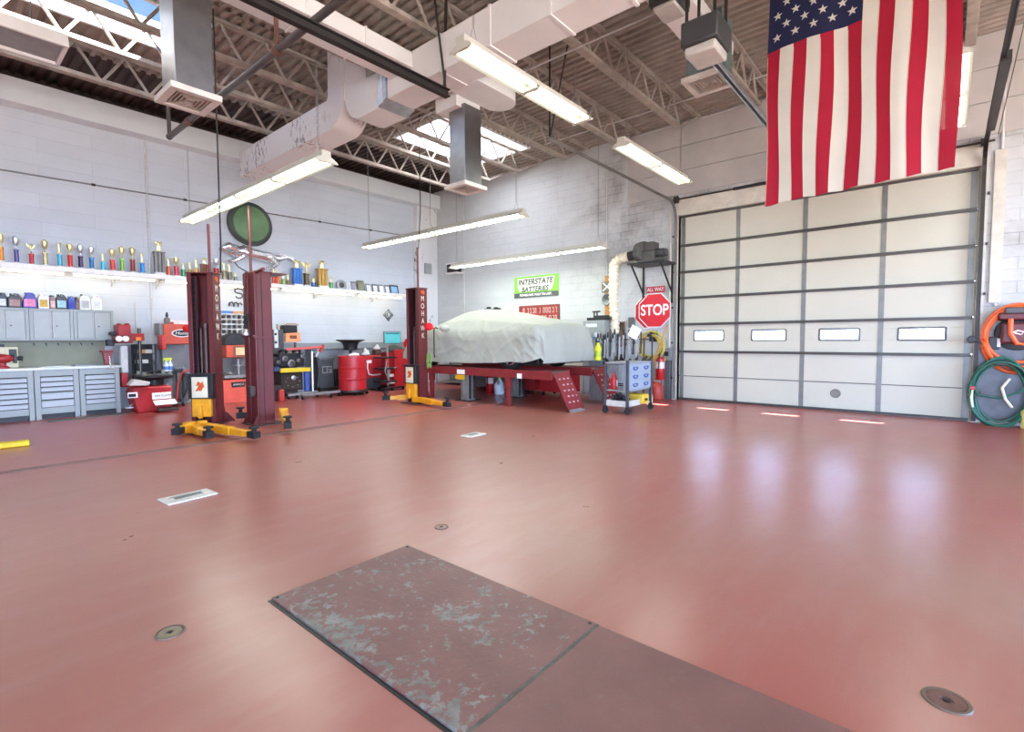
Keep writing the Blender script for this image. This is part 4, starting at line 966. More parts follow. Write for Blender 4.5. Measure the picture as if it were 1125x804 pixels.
jug(9, 25, 322, '#22201f', 'black jug with dull red label, second from the left on the wall cabinets', '#A98480')
jug(25, 42, 321, '#3a3f9a', 'blue jug with pink label', '#E58AB0', '#2d3a86', True)
jug(42.5, 55, 322, '#E8E6E2', 'white jug with gold label', '#C9A64A', '#E8E6E2')
jug(55.5, 62, 324, '#8f6f70', 'narrow brownish jug squeezed between the white jug with gold label and a black jug', '#D8B9B0')
jug(62, 75, 323, '#26282a', 'black jug with light blue label', '#9CC3E0')
jug(75.5, 83.5, 325, '#2f4aa8', 'small bright blue jug', '#2438a0', '#7fa4d8')
jug(83.5, 88, 326, '#5a4038', 'very narrow brown jug right of the small blue jug', '#8a6a5a')
jug(88, 100.5, 323, '#E4E3DF', 'white jug with grey label', '#B5B5B2', '#333333')
jug(100.5, 113, 324, '#EFEEEA', 'plain white jug at the right end of the wall cabinets', '#D6DADD', '#E8E6E2')
# on the bench
v = at(10, 395, 1, 12.6)
t = thing('bench_grinder_box', 'cream box with dark top at the left end of the workbench', 'box', (.98, 12.62, .93))
b = MB(); b.box(-.2, .17, -.12, .16, 0, .37); b.build('case', M('cream_case', '#CFC9A8', .5), t, bevel=.015)
b = MB(); b.box(-.2, .0, -.1, .1, .37, .42); b.box(.05, .15, -.125, -.118, .2, .33); b.build('trim', black, t)
t = thing('bench_vise', 'red bench vise with black jaws at the left edge of the worktop', 'vise', (.93, 12.35, .93))
b = MB(); b.lathe([(.09, 0), (.09, .03), (.05, .05), (.05, .1)], (0,0,0), 16); b.ball((-.02, 0, .17), (.16, .08, .085)); b.cyl((.05, 0, .17), (.15, 0, .17), .05, 14, r1=.04); b.build('body', red, t)
b = MB(); b.box(.14, .18, -.07, .07, .09, .24); b.cyl((.18, 0, .17), (.26, 0, .17), .035, 12); b.cyl((.24, -.1, .13), (.24, .08, .2), .01, 8); b.build('jaw', black, t, bevel=.01)
t = thing('bench_vise', 'small red clamp vise at the right end of the worktop', 'vise', (2.36, 12.3, .93))
b = MB(); b.box(-.10, .10, -.06, .1, .25, .29); b.prism([(-.04, 0), (.05, 0), (.08, .25), (-.07, .25)], lambda u, v_, q: (u, q, v_), -.05, .05); b.build('body', M('faded_red', '#8a3f44', .5), t, bevel=.012)
b = MB(); b.cyl((.02, -.05, .17), (.02, -.16, -.06), .014, 8); b.cyl((-.03, -.16, -.06), (.07, -.16, -.05), .008, 8); b.build('handle', chrome, t)
t = thing('papers', 'white paper sheets lying on the worktop', 'papers', (1.62, 12.4, .93))
b = MB(); b.box(-.22, .2, -.1, .1, 0, .012); b.build('sheets', paper, t)
b = MB(); b.box(.28, .75, -.12, .0, 0, .02); tag(b.build('tray', M('dark_grey_tray', '#7b7d7d', .4, .4), loc=(1.62, 12.55, .93)), 'flat grey tray at the back of the worktop', 'tray')
b = MB()
for k in range(6): b.cyl((1.4+k*.17, 12.925, 1.35), (1.4+k*.17, 12.9, 1.35), .012, 8); b.tube([(1.4+k*.17, 12.9, 1.36), (1.41+k*.17, 12.89, 1.31)], .006, 6)
tag(b.build('hook_strip', black), 'row of small black hooks under the wall cabinets', 'hooks')
# ================================================================== TROPHIES
SZ = 2.775
def trophy(px, ytop, ybase, col, kind, lab, wpx=None, gold_top=True):
    y = YW-.20; c = at(px, ybase, 1, y); x = c.x
    H = max(.12, at(px, ytop, 1, y).z-SZ)
    mpp = abs(at(px+1, ybase, 1, y).x-x)
    w = (wpx or 5)*mpp*.5*1.12
    g = gold if gold_top else silver
    t = thing('trophy', lab, 'trophy', (x, y, SZ), 0, 'trophies on the wall shelf')
    hc = H*(.5 if kind not in ('large',) else .66)
    b = MB(); b.box(-w, w, -w*.8, w*.8, 0, H*.07); b.box(-w*.9, w*.9, -w*.7, w*.7, H*.07, H*.1); b.build('base', M('trophy_marble', '#d8d5d0', .3) if kind != 'dark' else black, t, bevel=.004)
    b = MB(); cm = M('trophy_'+col, col, .25, .3)
    if kind in ('large', 'figure2'): 
        for sx in (-1, 0, 1): b.box(sx*w*.62-w*.25, sx*w*.62+w*.25, -w*.5, w*.5, H*.1, hc)
        b.box(-w, w, -w*.7, w*.7, hc, hc+H*.03)
    else:
        b.lathe([(w*.82, H*.1), (w*.80, hc)], (0,0,0), 12); b.box(-w*.9, w*.9, -w*.7, w*.7, hc, hc+H*.025)
    b.build('column', cm, t)
    b = MB(); r = w*1.15; z = hc+H*.025; k = H-z
    if kind in ('cup', 'dark', 'cup2'):
        b.lathe([(r*.55, z), (r*.5, z+k*.06), (r*.2, z+k*.13), (r*.2, z+k*.25), (r*.6, z+k*.35), (r*.85, z+k*.6), (r*.9, z+k*.85), (r*.3, z+k*.95), (.002, z+k)], (0,0,0), 14)
        for s in (-1, 1): b.tube([(s*r*.6, 0, z+k*.5), (s*r*1.35, 0, z+k*.65), (s*r*1.3, 0, z+k*.85), (s*r*.85, 0, z+k*.86)], r*.09, 6)
    elif kind == 'eagle':
        b.lathe([(r*.4, z), (r*.15, z+k*.3), (r*.3, z+k*.5)], (0,0,0), 10); b.ball((0,0,z+k*.65), (r*.4, r*.3, k*.3))
        for s in (-1, 1): b.prism([(0, z+k*.6), (s*r*1.5, z+k*.98), (s*r*1.2, z+k*.7), (s*r*.4, z+k*.5)], lambda u, v, q: (u, q, v), -.006, .006)
    else:                                    # victory figure with raised arms
        b.tube([(0,0,z), (0,0,z+k*.12)], [r*.6, r*.35], 8); hh = k*.88; q = z+k*.12
        for s in (-1, 1):
            b.tube([(s*r*.16, 0, q), (s*r*.18, 0, q+hh*.25), (s*r*.14, 0, q+hh*.48)], [r*.16, r*.2, r*.24], 6)
            b.tube([(s*r*.24, 0, q+hh*.72), (s*r*.5, 0, q+hh*.82), (s*r*.42, 0, q+hh)], [r*.16, r*.13, r*.1], 6)
        b.tube([(0,0,q+hh*.42), (0,0,q+hh*.58), (0,0,q+hh*.74), (0,0,q+hh*.8)], [r*.32, r*.34, r*.42, r*.16], 8); b.ball((0,0,q+hh*.88), (r*.2, r*.2, hh*.1), 0, 8, 6)
    b.build('cup' if kind in ('cup', 'dark', 'cup2') else 'figurine', g, t)
    return t
TR = [(2, 255, 287.5, '#D98A3A', 'cup', 'orange column trophy with gold cup, leftmost on the shelf', 6),
 (18.5, 259, 288.5, '#5a4a86', 'cup2', 'purple column trophy with wide silver cup, second from the left', 6),
 (35, 267, 289.5, '#B3202A', 'eagle', 'red column trophy with flat winged top', 6),
 (50, 263, 291, '#C9B98A', 'cup', 'all beige and gold trophy between red and cyan ones', 6),
 (66, 266, 292, '#47A9C9', 'figure', 'cyan column trophy with dark leaning figure', 6),
 (77.5, 267, 293, '#C42B26', 'cup', 'bright red column trophy with gold cup, right of the cyan one with dark figure', 6),
 (89, 268, 294, '#4a2d55', 'cup2', 'dark plum column trophy with silver cup', 6),
 (101, 270, 295, '#2F6FA8', 'cup2', 'steel blue column trophy with slim cup', 5.5),
 (113.5, 278, 296, '#43B5DC', 'figure', 'short light cyan trophy with small gold figure', 5),
 (124, 273, 297, '#C9382F', 'cup', 'red column trophy with wide gold cup, left of the lime green one', 6),
 (134.5, 270, 298, '#7DB04A', 'cup', 'lime green column trophy with silver cup', 5),
 (146, 271, 296, '#8C2F33', 'cup', 'dark red column trophy with gold cup, left of the bright blue one', 5.5),
 (156.5, 278, 299, '#2C7FD0', 'figure', 'bright blue slim trophy next to the white conduit', 5),
 (175.5, 265, 301, '#77736f', 'large', 'big grey trophy with golden figure group, beside the white conduit', 11),
 (185.5, 283, 302, '#C9573a', 'figure', 'orange red short trophy right of the big grey one', 5),
 (194, 282, 303, '#E03A5C', 'cup', 'pink red short trophy', 5),
 (201.5, 288, 303, '#4f9465', 'figure', 'small green trophy right of the pink red one', 4.5),
 (209, 288, 304, '#A9913a', 'figure', 'olive gold small trophy', 4.5),
 (216, 285, 304.5, '#D99A3d', 'figure', 'amber small trophy left of the near lift post pipe', 5),
 (225, 283, 305, '#7a4a3a', 'large', 'brown wide trophy behind the near lift post pipe', 8),
 (238, 283, 307, '#A93338', 'cup2', 'red trophy with silver cup right of the near lift post pipe', 6),
 (246.5, 288, 308, '#8d8466', 'figure', 'small bronze grey trophy, first of three behind the black cable', 5),
 (252.5, 290, 308.5, '#6f6a55', 'figure', 'small dark bronze trophy, second of three behind the black cable', 5),
 (259, 299, 309, '#8a8f7a', 'figure', 'tiny pale trophy left of the back-facing lift post', 4.5),
 (301, 295, 311.5, '#C9402f', 'figure', 'red small trophy right of the back-facing lift post', 4),
 (305.5, 296, 312, '#D2602f', 'figure', 'orange small trophy, second right of the back-facing lift post', 4),
 (311.5, 301, 312.5, '#86a04a', 'figure', 'small olive green trophy left of the big blue one', 4.5),
 (316.5, 302, 312.8, '#8d6a4a', 'figure', 'small brown trophy just left of the big blue one', 3.5),
 (326.5, 286, 313.5, '#2F66B5', 'large', 'big blue trophy with square columns', 9),
 (337, 287, 314.5, '#5a4a32', 'eagle', 'dark bronze trophy with tall twisted top right of the big blue one', 6),
 (344.5, 305, 314.8, '#3a66a0', 'figure', 'very small blue trophy between two tall gold ones', 5),
 (354, 286, 316, '#C09a52', 'large', 'big gold trophy with tall figure and open columns', 9.5),
 (364, 304, 316.8, '#5f9a62', 'figure', 'small green trophy right of the big gold one', 4)]
for a_ in TR: trophy(*a_[:6], wpx=a_[6], gold_top=a_[4] != 'cup2')
def award(px, w, y0, y1, col, lab, inner='#D9DCE2', rnd_=False):
    y = YW-.15; x = at(px, y1, 1, y).x; mpp = abs(at(px+1, y1, 1, y).x-x); h = at(px, y0, 1, y).z-SZ; W_ = w*mpp/2
    t = thing('award_plate' if rnd_ else 'award_plaque', lab, 'award', (x, y, SZ), 0, 'plaques on the wall shelf'); m_ = M('plaque_'+col, col, .45); tl = .25
    f = lambda u, v, q: (u, q+v*tl, v)
    if rnd_:
        b = MB(); b.lathe([(W_, 0), (W_*.95, .02), (W_*.6, .02), (W_*.55, .008)], (0, .03, h/2), 28, ax=(0,-1,.2)); b.build('disc', m_, t)
        b = MB(); b.lathe([(W_*.5, .012), (W_*.45, .02), (W_*.1, .02)], (0, .03, h/2), 20, ax=(0,-1,.2)); b.build('emblem', dark_steel, t)
        b = MB(); b.box(-W_*.5, W_*.5, 0, .06, 0, .03); b.build('stand', black, t)
    else:
        b = MB(); b.prism([(-W_, 0), (W_, 0), (W_, h), (-W_, h)], f, 0, .015); b.build('board', m_, t, bevel=.003)
        b = MB(); b.prism([(-W_*.72, h*.16), (W_*.72, h*.16), (W_*.72, h*.84), (-W_*.72, h*.84)], f, -.004, .004); b.build('face', M('face_'+inner, inner, .4, var=.2, scale=18), t)
award(376, 11, 307, 317.8, '#9a9a9c', 'round pewter award plate on the shelf', rnd_=True)
award(384, 5, 310, 318.3, '#cfcfd2', 'pale narrow plaque right of the round plate', '#b9bcc2')
award(390, 6.5, 309, 318.8, '#6d6a6c', 'grey plaque, first of the two dark ones', '#8d8a92')
award(397.5, 7.5, 308, 319.4, '#6b6a5a', 'olive dark plaque, taller of the two dark ones', '#7d8068')
award(406, 6, 311.5, 320, '#8d8f95', 'white plaque with grey rim, first right of the olive one', '#eceef0')
award(413, 6, 312, 320.5, '#6a6d75', 'white plaque with dark rim, second right of the olive one', '#e3e4e8')
award(420, 6, 312.5, 321, '#8f9298', 'white plaque with grey rim, third right of the olive one', '#eef0f2')
award(426.5, 5, 313, 321.6, '#7a7d84', 'narrow white plaque just left of the framed picture', '#e9ebee')
award(434, 9.5, 313, 322.4, '#30343c', 'dark framed picture with blue print at the right end of the shelf', '#8fb6d8')
# ================================================================== BACK-WALL ART
c = at(275, 248, 1, YW-.05)
t = thing('wall_disc', 'big dished green disc with dark rim high on the back wall', 'wall disc', (5.38, YW-.02, 4.22))
b = MB(); b.lathe([(.52, 0), (.53, .03), (.49, .07), (.44, .10), (.40, .09)], (0,0,0), 48, ax=(0,-1,0)); b.build('rim', M('disc_dark_green', '#38433a', .45), t)
b = MB(); b.lathe([(.43, .085), (.36, .12), (.2, .15), (.01, .16)], (0,0,0), 48, ax=(0,-1,0)); b.build('dome', M('disc_green', '#5C7F55', .5, .0, .25, 3), t)
# leaping cat relief
t = thing('wall_sculpture', 'polished metal leaping cat relief on the back wall under the green disc', 'wall sculpture', (5.52, YW-.05, 3.45))
def blob(b, pts): b.tube([(x, -.05-d, z) for x, z, r, d in pts], [r*1.2 for x, z, r, d in pts], 10)
b = MB()
blob(b, [(-.52, .08, .06, 0), (-.36, .1, .115, .02), (-.15, .04, .12, .03), (.08, .02, .105, .03), (.26, .0, .125, .03), (.38, -.03, .08, .02)])           # trunk
blob(b, [(-.50, .1, .09, .03), (-.62, .15, .075, .04), (-.70, .16, .078, .04), (-.79, .12, .05, .04), (-.83, .10, .025, .04)])      # neck, head, muzzle
blob(b, [(-.66, .21, .02, .03), (-.64, .26, .006, .03)])
b.build('body', chrome, t)
for k, ps in enumerate(([(-.42, .02, .07, .05), (-.62, -.02, .045, .06), (-.82, .06, .034, .06), (-.9, .07, .03, .06)], [(-.34, .0, .07, .0), (-.48, -.12, .045, 0), (-.62, -.19, .034, 0), (-.68, -.17, .03, 0)],
                        [(.28, -.03, .10, .05), (.42, -.16, .065, .06), (.3, -.26, .04, .06), (.16, -.28, .03, .06)], [(.34, .0, .09, 0), (.52, .0, .06, 0), (.7, .06, .04, 0), (.86, .05, .034, 0), (.95, .04, .028, 0)])):
    b = MB(); blob(b, ps); b.build('leg', chrome, t)
b = MB(); blob(b, [(.36, .06, .03, .02), (.5, .12, .026, .02), (.66, .1, .024, .02), (.8, .03, .026, .02), (.88, -.0, .03, .02)]); b.build('tail', chrome, t)
b = MB(); b.tube([(-.6, -.02, -.12), (-.45, -.02, -.3), (-.2, -.02, -.42), (.1, -.02, -.46)], .012, 6); b.tube([(-.4, 0, .1), (-.4, .03, .1)], .02, 6); b.build('mount', dark_steel, t)
# script letters lower on the wall
t = thing('wall_lettering', 'two dark curled script letters on the back wall between the near lift posts', 'lettering', (5.05, YW-.03, 2.4))
def curl(pts, r=.016): return MB().tube(pts, r, 6)
v = at(262, 322, 1, YW); w_ = at(258, 335, 1, YW)
S_ = [(.09*cos(a_)*1.0, 0, .05+.055*sin(a_)) for a_ in [R(20+20*k) for k in range(0, 12)]] + [(.08*cos(a_), 0, -.06+.06*sin(a_)) for a_ in [R(80-20*k) for k in range(0, 13)]]
curl([(x_+v.x-5.05, 0, z_+v.z-2.4) for x_, _, z_ in S_]).build('letter', M('letter_dark', '#4b4a4e', .5), t)
m_ = [(-.14, 0, -.03), (-.12, 0, .05), (-.07, 0, .07), (-.04, 0, .02), (-.04, 0, -.04), (-.03, 0, .04), (.02, 0, .07), (.06, 0, .03), (.06, 0, -.04), (.07, 0, .04), (.12, 0, .06), (.16, 0, .0)]
curl([(x_+w_.x-5.05, 0, z_+w_.z-2.4) for x_, _, z_ in m_]).build('letter', M('letter_dark'), t)
# diamond emblem
v = at(427, 346, 1, YW-.03)
t = thing('emblem_sign', 'grey diamond emblem sign on the back wall left of the far lift post', 'sign', (v.x, YW-.01, v.z))
f = lambda u, w, q: (u, -q, w)
q = [(-.2, 0), (-.12, -.05), (-.06, -.12), (0, -.2), (.06, -.12), (.12, -.05), (.2, 0), (.12, .07), (0, .18), (-.12, .07)]
MB().prism(q, f, 0, .02).build('plate', M('emblem_grey', '#5b5c60', .45, .3), t, bevel=.004)
b = MB(); b.lathe([(.10, .0), (.10, .03), (.085, .034), (.085, .022)], (0,0,.01), 28, ax=(0,-1,0), caps=False); b.tube([(.085*0+.2*cos(a_)*.92*(1 if abs(cos(a_))>0 else 1), -.024, 0) for a_ in (0,)]+[(.18, -.024, 0)], .002, 4)
for p_, r_ in zip(q, q[1:]+q[:1]): b.tube([(p_[0]*.86, -.024, p_[1]*.86), (r_[0]*.86, -.024, r_[1]*.86)], .005, 4)
b.build('rim', silver, t)
b = MB(); b.prism([(-.035, -.05), (.0, -.05), (.045, -.02), (.045, .04), (.0, .07), (-.035, .07)], f, .02, .03); b.build('letter', silver, t)
# ================================================================== MACHINES ALONG THE BACK WALL
class Meas:
    """sizes read off the photograph for something standing at plane Y (x across, z up, in metres from its base)"""
    def __init__(s, px, Y, z0=0.):
        s.Y = Y; s.o = at(px, 400, 1, Y).x; s.z0 = z0
    def x(s, px, py=400): return at(px, py, 1, s.Y).x-s.o
    def z(s, px, py): return at(px, py, 1, s.Y).z-s.z0
    def r(s, x0, y0, x1, y1):
        m = (x0+x1)/2; n = (y0+y1)/2
        return s.x(x0, n), s.x(x1, n), s.z(m, y1), s.z(m, y0)
def mbox(b, q, x0, y0, x1, y1, d0, d1, mi=0):
    a = q.r(x0, y0, x1, y1); return b.box(a[0], a[1], d0, d1, a[2], a[3], mi)
# tire changer
q = Meas(166, 11.75); t = thing('tire_changer', 'red tire changing machine with black turntable beside the grey workbench', 'tire machine', (q.o, 11.75, 0))
a = q.r(147, 427, 190, 455)
b = MB(); w0, w1 = a[0], a[1]; b.prism([(w0+.06, 0), (w1-.03, 0), (w1, .12), (w1, .50), (w0+.02, .52), (w0-.02, .40), (w0+.03, .1)], lambda u, v, s: (u, s, v), 0, .48); bd = b.build('cabinet', red, t, bevel=.03)
b = MB(); mbox(b, q, 167, 431, 188, 438, -.012, .0); tag(b.build('name_plate', paper, t), 'white printed strip')
text('lettering', 'RIM CLAMP', .055, ink, t, (q.x(177.5), -.014, q.z(177.5, 434.5)), FACE_B, .001)
b = MB(); mbox(b, q, 140, 431, 151, 437, -.02, .0); tag(b.build('brand_plate', paper, t), 'small white sign')
b = MB(); mbox(b, q, 141, 432.5, 149, 436, -.024, -.018); b.build('lettering', ink, t)
b = MB(); a = q.r(168, 439, 192, 444)
b.prism([(a[0], a[3]), (a[1], a[3]), (a[1]+.03, a[2]), (a[0]+.02, a[2])], lambda u, v, s: (u, s-(.09 if v < a[2]+.01 else 0), v), 0, .015); b.build('tool_tray', M('tray_pink_white', '#E3D3D2', .4), t)
b = MB(); a = q.r(137, 440, 145, 448); b.box(a[0], a[1], -.1, .1, a[2], a[2]+.02); b.bar((a[0], -.05, a[2]), (a[1]+.1, .1, a[2]+.1), .03, .02); b.build('bead_breaker_shoe', galv, t)
b = MB()
for px in (172, 179, 186):
    b.bar((q.x(px), .05, .08), (q.x(px)+.02, -.22, .05), .07, .02); b.box(q.x(px)-.05, q.x(px)+.06, -.26, -.16, .03, .07)
b.build_each('pedal', M('pedal_grey', '#44403e', .5, .4), t, bevel=.006)
z0 = .52
b = MB(); b.cyl((.12, .32, z0), (.12, .32, z0+.1), .16, 20); b.lathe([(.15, 0), (.30, .03), (.33, .06), (.33, .08), (.1, .09)], (.12, .32, z0+.1), 28); b.build('turntable', black, t)
b = MB()
for k in range(4):
    a_ = pi/4+pi/2*k; c_, s_ = cos(a_), sin(a_)
    b.bar((.12+.06*c_, .32+.06*s_, z0+.2), (.12+.34*c_, .32+.34*s_, z0+.2), .06, .03); b.box(.12+.30*c_-.03, .12+.30*c_+.03, .32+.30*s_-.03, .32+.30*s_+.03, z0+.2, z0+.27)
b.build('jaw', M('jaw_steel', '#8c8a82', .4, .6), t, bevel=.005)
b = MB(); b.prism([(w0-.08, z0+.03), (w0+.24, z0+.01), (w0+.27, z0+.08), (w0+.02, z0+.15)], lambda u, v, s: (u, s, v), -.08, .2); b.build('cover', M('dirty_white', '#cfc8be', .5), t, bevel=.02)
b = MB(); mbox(b, q, 141, 380, 149.5, 411, .55, .72); b.build('column', M('column_white', '#cfd0cc', .45), t, bevel=.02)
b = MB(); mbox(b, q, 141, 411, 149, 427, .5, .72); b.build('column_base', red, t, bevel=.02)
b = MB(); mbox(b, q, 136.5, 356, 151, 370, .45, .8); mbox(b, q, 138, 354.5, 141, 356, .5, .7); mbox(b, q, 147, 354.5, 150, 356, .5, .7); b.build('head_box', red, t, bevel=.015)
b = MB(); mbox(b, q, 134, 368, 152, 377, .35, .8); b.build('control_box', M('dark_red', '#7d1a1c', .4), t, bevel=.02)
b = MB()
for px in (137, 144.5): b.lathe([(.055, 0), (.055, .03), (.045, .035)], (q.x(px), .35, q.z(px, 372)), 18, ax=(0,-1,0))
b.build_each('gauge', white, t)
b = MB(); mbox(b, q, 151, 366, 167, 374, .5, .72); b.build('swing_arm', red, t, bevel=.012)
b = MB(); b.cyl((q.x(164), .6, q.z(164, 360)), (q.x(164), .6, q.z(164, 412)), .03, 12); b.build('hex_shaft', M('shaft_dark', '#57544f', .35, .6), t)
b = MB(); mbox(b, q, 157, 370, 163, 374, .48, .5); tag(b.build('label', M('label_orange', '#E08A3A', .5), t), 'orange label')
b = MB(); b.cyl((q.x(164), .6, q.z(164, 412)), (q.x(164), .6, q.z(164, 418)), .02, 10); b.bar((q.x(164), .6, q.z(164, 417)), (q.x(160), .45, q.z(160, 419)), .06, .05); b.build('mount_head', chrome, t)
b = MB(); mbox(b, q, 129, 364, 136, 368, .55, .7); mbox(b, q, 126, 373, 134, 380, .55, .75); b.build('valve_block', black, t, bevel=.01)
# dark shelf tower behind it
q = Meas(162, 12.55); t = thing('parts_rack', 'black open rack behind the red tire machine', 'rack', (q.o, 12.55, 0))
b = MB(); a = q.r(150, 378, 173, 440)
for x in (a[0], a[1]-.03):
    for y in (0, .3): b.box(x, x+.03, y, y+.03, 0, a[3])
b.box(a[0], a[1], .32, .33, .1, a[3]); b.build('frame', black, t)
for k, py in enumerate((378.5, 388, 399, 412)):
    b = MB(); z = q.z(161, py); b.box(a[0], a[1], 0, .33, z-.012, z); b.build('shelf', black, t)
for px0, px1, py0, py1, c_, lab in ((151, 159, 383.5, 387.5, '#C98E62', 'tan box on the black rack behind the tire machine'), (159.5, 167, 383.5, 387.5, '#CFCAC2', 'pale box on the black rack behind the tire machine'), (151, 163, 394.5, 398.5, '#DCDCDC', 'white package on the lower shelf of the black rack')):
    a = q.r(px0, py0, px1, py1); zz = q.z(161, 388 if py1 < 390 else 399)
    tag(MB().box(a[0], a[1], -.01, .2, 0, a[3]-a[2]).build('parts_box', M('box_'+c_, c_, .7), loc=(q.o, 12.56, zz), bevel=.004), lab, 'box', 'boxes on the black rack')
b = MB(); z = q.z(161, 412)
for k in range(7): a_ = -.28+k*.08; b.bar((a_, .02, z+.02+.012*k), (a_+.25, .2, z+.03+.014*k), .05, .012)
tag(b.build('wiper_blades', M('tool_grey', '#77736d', .5, .3), loc=(q.o, 12.55, 0.0)), 'heap of grey metal tools on the lowest shelf of the black rack', 'tools', kind='stuff')
# spray bottles
q = Meas(185, 12.32, .0)
t = thing('work_cart', 'dark cart with grey hoses between the tire machine and the near lift post', 'cart', (q.o, 12.32, 0))
a = q.r(178, 408, 202, 442)
b = MB(); b.box(a[0], a[1], 0, .4, a[3]-.03, a[3]); b.box(a[0], a[1], 0, .4, .1, .13); b.build_each('shelf', black, t, bevel=.005)
b = MB()
for x in (a[0]+.02, a[1]-.02):
    for y in (.02, .38): b.cyl((x, y, .05), (x, y, a[3]), .015, 8)
b.build('frame', dark_steel, t)
b = MB()
for x in (a[0]+.02, a[1]-.02):
    for y in (.02, .38): b.cyl((x-.015, y, .04), (x+.015, y, .04), .04, 12)
b.build_each('caster', black_rub, t)
b = MB(); b.tube([(.25, -.03, .1), (.36, -.05, .35), (.36, -.05, .62), (.24, -.02, .82), (.1, .0, .80)], .05, 10); b.tube([(.32, .1, .1), (.33, .1, .75)], .06, 12); b.build_each('hose', M('hose_grey', '#5b5f61', .5), t)
b = MB(); b.tube([(.1, -.06, .1), (.14, -.07, .5), (.22, -.07, .72), (.36, -.06, .78)], .018, 8); b.build('red_hose', M('hose_red', '#b52b35', .5), t)
for px, lab in ((182.5, 'blue and white spray bottle with yellow trigger, left of two'), (187.2, 'blue and white spray bottle with yellow trigger, right of two')):
    s_ = thing('spray_bottle', lab, 'spray bottle', (at(px, 405, 1, 12.4).x, 12.4, a[3]), 0, 'spray bottles on the dark cart')
    b = MB(); b.lathe([(.045, 0), (.048, .02), (.048, .13), (.02, .2), (.018, .23)], (0,0,0), 14); b.build('bottle', M('bottle_white_blue', '#C7D2E2', .35), s_)
    b = MB(); b.lathe([(.0485, .04), (.0495, .05), (.0495, .1), (.0485, .11)], (0,0,0), 14, caps=False); b.build('label', M('label_blue2', '#4F74B8', .5), s_)
    b = MB(); b.box(-.05, .03, -.018, .018, .245, .285); b.box(-.05, -.035, -.01, .01, .2, .25); b.cyl((0,0,.225), (0,0,.25), .022, 10); b.build('trigger', M('trigger_yellow', '#C9D23A', .4), s_, bevel=.004)
# orange hood machine left of the near post and behind it
q = Meas(195, 12.45); t = thing('wheel_balancer', 'orange hooded machine with an oval badge, half behind the near lift post', 'machine', (q.o, 12.45, 0))
b = MB(); mbox(b, q, 180, 356, 210, 378, 0, .4); b.build('hood', orange, t, bevel=.015)
b = MB(); mbox(b, q, 176, 368, 181, 384, -.1, .2); b.build('side_arm', M('arm_red', '#C2352c', .4), t, bevel=.02)
b = MB(); mbox(b, q, 176, 355, 180, 368, .05, .4); b.build('back_case', M('case_grey', '#7b7b7a', .5), t)
b = MB(); z = q.z(201, 366); x = q.x(201)
b.prism([(x+.19*cos(a_), z+.085*sin(a_)) for a_ in [2*pi*k/32 for k in range(32)]], lambda u, v, s: (u, s, v), -.012, 0); bb = b.build('badge', white, t)
b = MB(); b.prism([(x+.165*cos(a_), z+.066*sin(a_)) for a_ in [2*pi*k/32 for k in range(32)]], lambda u, v, s: (u, s, v), -.017, -.01); b.build('badge_field', ink, bb)
text('badge_lettering', 'Hunter', .10, white, bb, (x+.03, -.019, z), FACE_B, .001, 1.1, .2)
b = MB(); b.ball((q.x(208), -.02, q.z(208, 361)), (.11, .05, .09)); tag(b.build('knob', M('red_cloth'), t), 'red rounded knob')
b = MB(); mbox(b, q, 184, 378, 208, 444, .28, .4); b.build('pedestal', M('case_grey'), t)
t = thing('spray_gun', 'dark bottle and cap standing on the orange hood', 'bottle', (at(183.5, 350, 1, 12.6).x, 12.6, q.z(184, 356)))
b = MB(); b.lathe([(.05, 0), (.06, .02), (.06, .12), (.03, .15)], (0,0,0), 14); b.build('bottle', M('bottle_grey', '#77736f', .4), t)
b = MB(); b.lathe([(.02, .15), (.028, .2), (.01, .26)], (0,0,0), 10); b.build('cap', black, t)
t = thing('box_on_hood', 'red and white carton standing on the orange hood', 'box', (at(196, 350, 1, 12.6).x, 12.65, q.z(196, 356)))
MB().box(-.17, .2, -.08, .1, 0, .09).build('carton', M('carton_white', '#DDD5D3', .6, var=.2, scale=14), t)
b = MB(); b.box(-.175, -.10, -.085, .105, .0, .05); b.build('print', bright_red, t)
# between the near posts: bins, hooded machine, orange cabinet
q = Meas(255, 12.55); t = thing('parts_bin_unit', 'white small-parts bin unit with boxes on top, between the near lift posts', 'bin unit', (q.o, 12.6, 0))
a = q.r(238, 345, 273, 367)
b = MB(); b.box(a[0], a[1], .25, .27, a[2], a[3])
for k in range(5): z = a[2]+(a[3]-a[2])*k/4; b.box(a[0], a[1], 0, .26, z-.014, z+.014)
for k in range(7): x = a[0]+(a[1]-a[0])*k/6; b.box(x-.007, x+.007, .01, .26, a[2], a[3])
b.build('frame', M('bin_white', '#D5D3CE', .5), t)
b = MB()
for r_ in range(4):
    for k in range(6):
        if (r_*5+k*3) % 4: x = a[0]+(a[1]-a[0])*(k+.5)/6; z = a[2]+(a[3]-a[2])*r_/4+.014; b.box(x-.045, x+.045, .06, .24, z, z+.05+.02*((k+r_) % 2))
tag(b.build('small_parts', M('parts_dark', '#4a4642', .6, .3, .4, 20), t, bevel=.004), kind='stuff')
b = MB(); b.box(a[0], a[0]+.04, .0, .26, 0, a[2]); b.box(a[1]-.04, a[1], 0, .26, 0, a[2]); b.build('upright', dark_steel, t)
for px0, px1, py0, c_, lab in ((238, 245, 344.5-1, '#D98B4a', 'orange box on the parts bins, left of the blue one'), (245, 256, 342, '#4E86C9', 'blue box on top of the parts bins'), (257, 273, 343, '#C49368', 'tan carton on the parts bins beside the back-facing post')):
    x0, x1, z0_, z1_ = q.r(px0, py0, px1, 347)
    tag(MB().box(-(x1-x0)/2, (x1-x0)/2, -.09, .09, 0, max(.06, z1_-a[3])).build('carton', M('c_'+c_, c_, .7), loc=(q.o+(x0+x1)/2, 12.72, a[3]+.015), bevel=.004), lab, 'box', 'boxes on the parts bins')
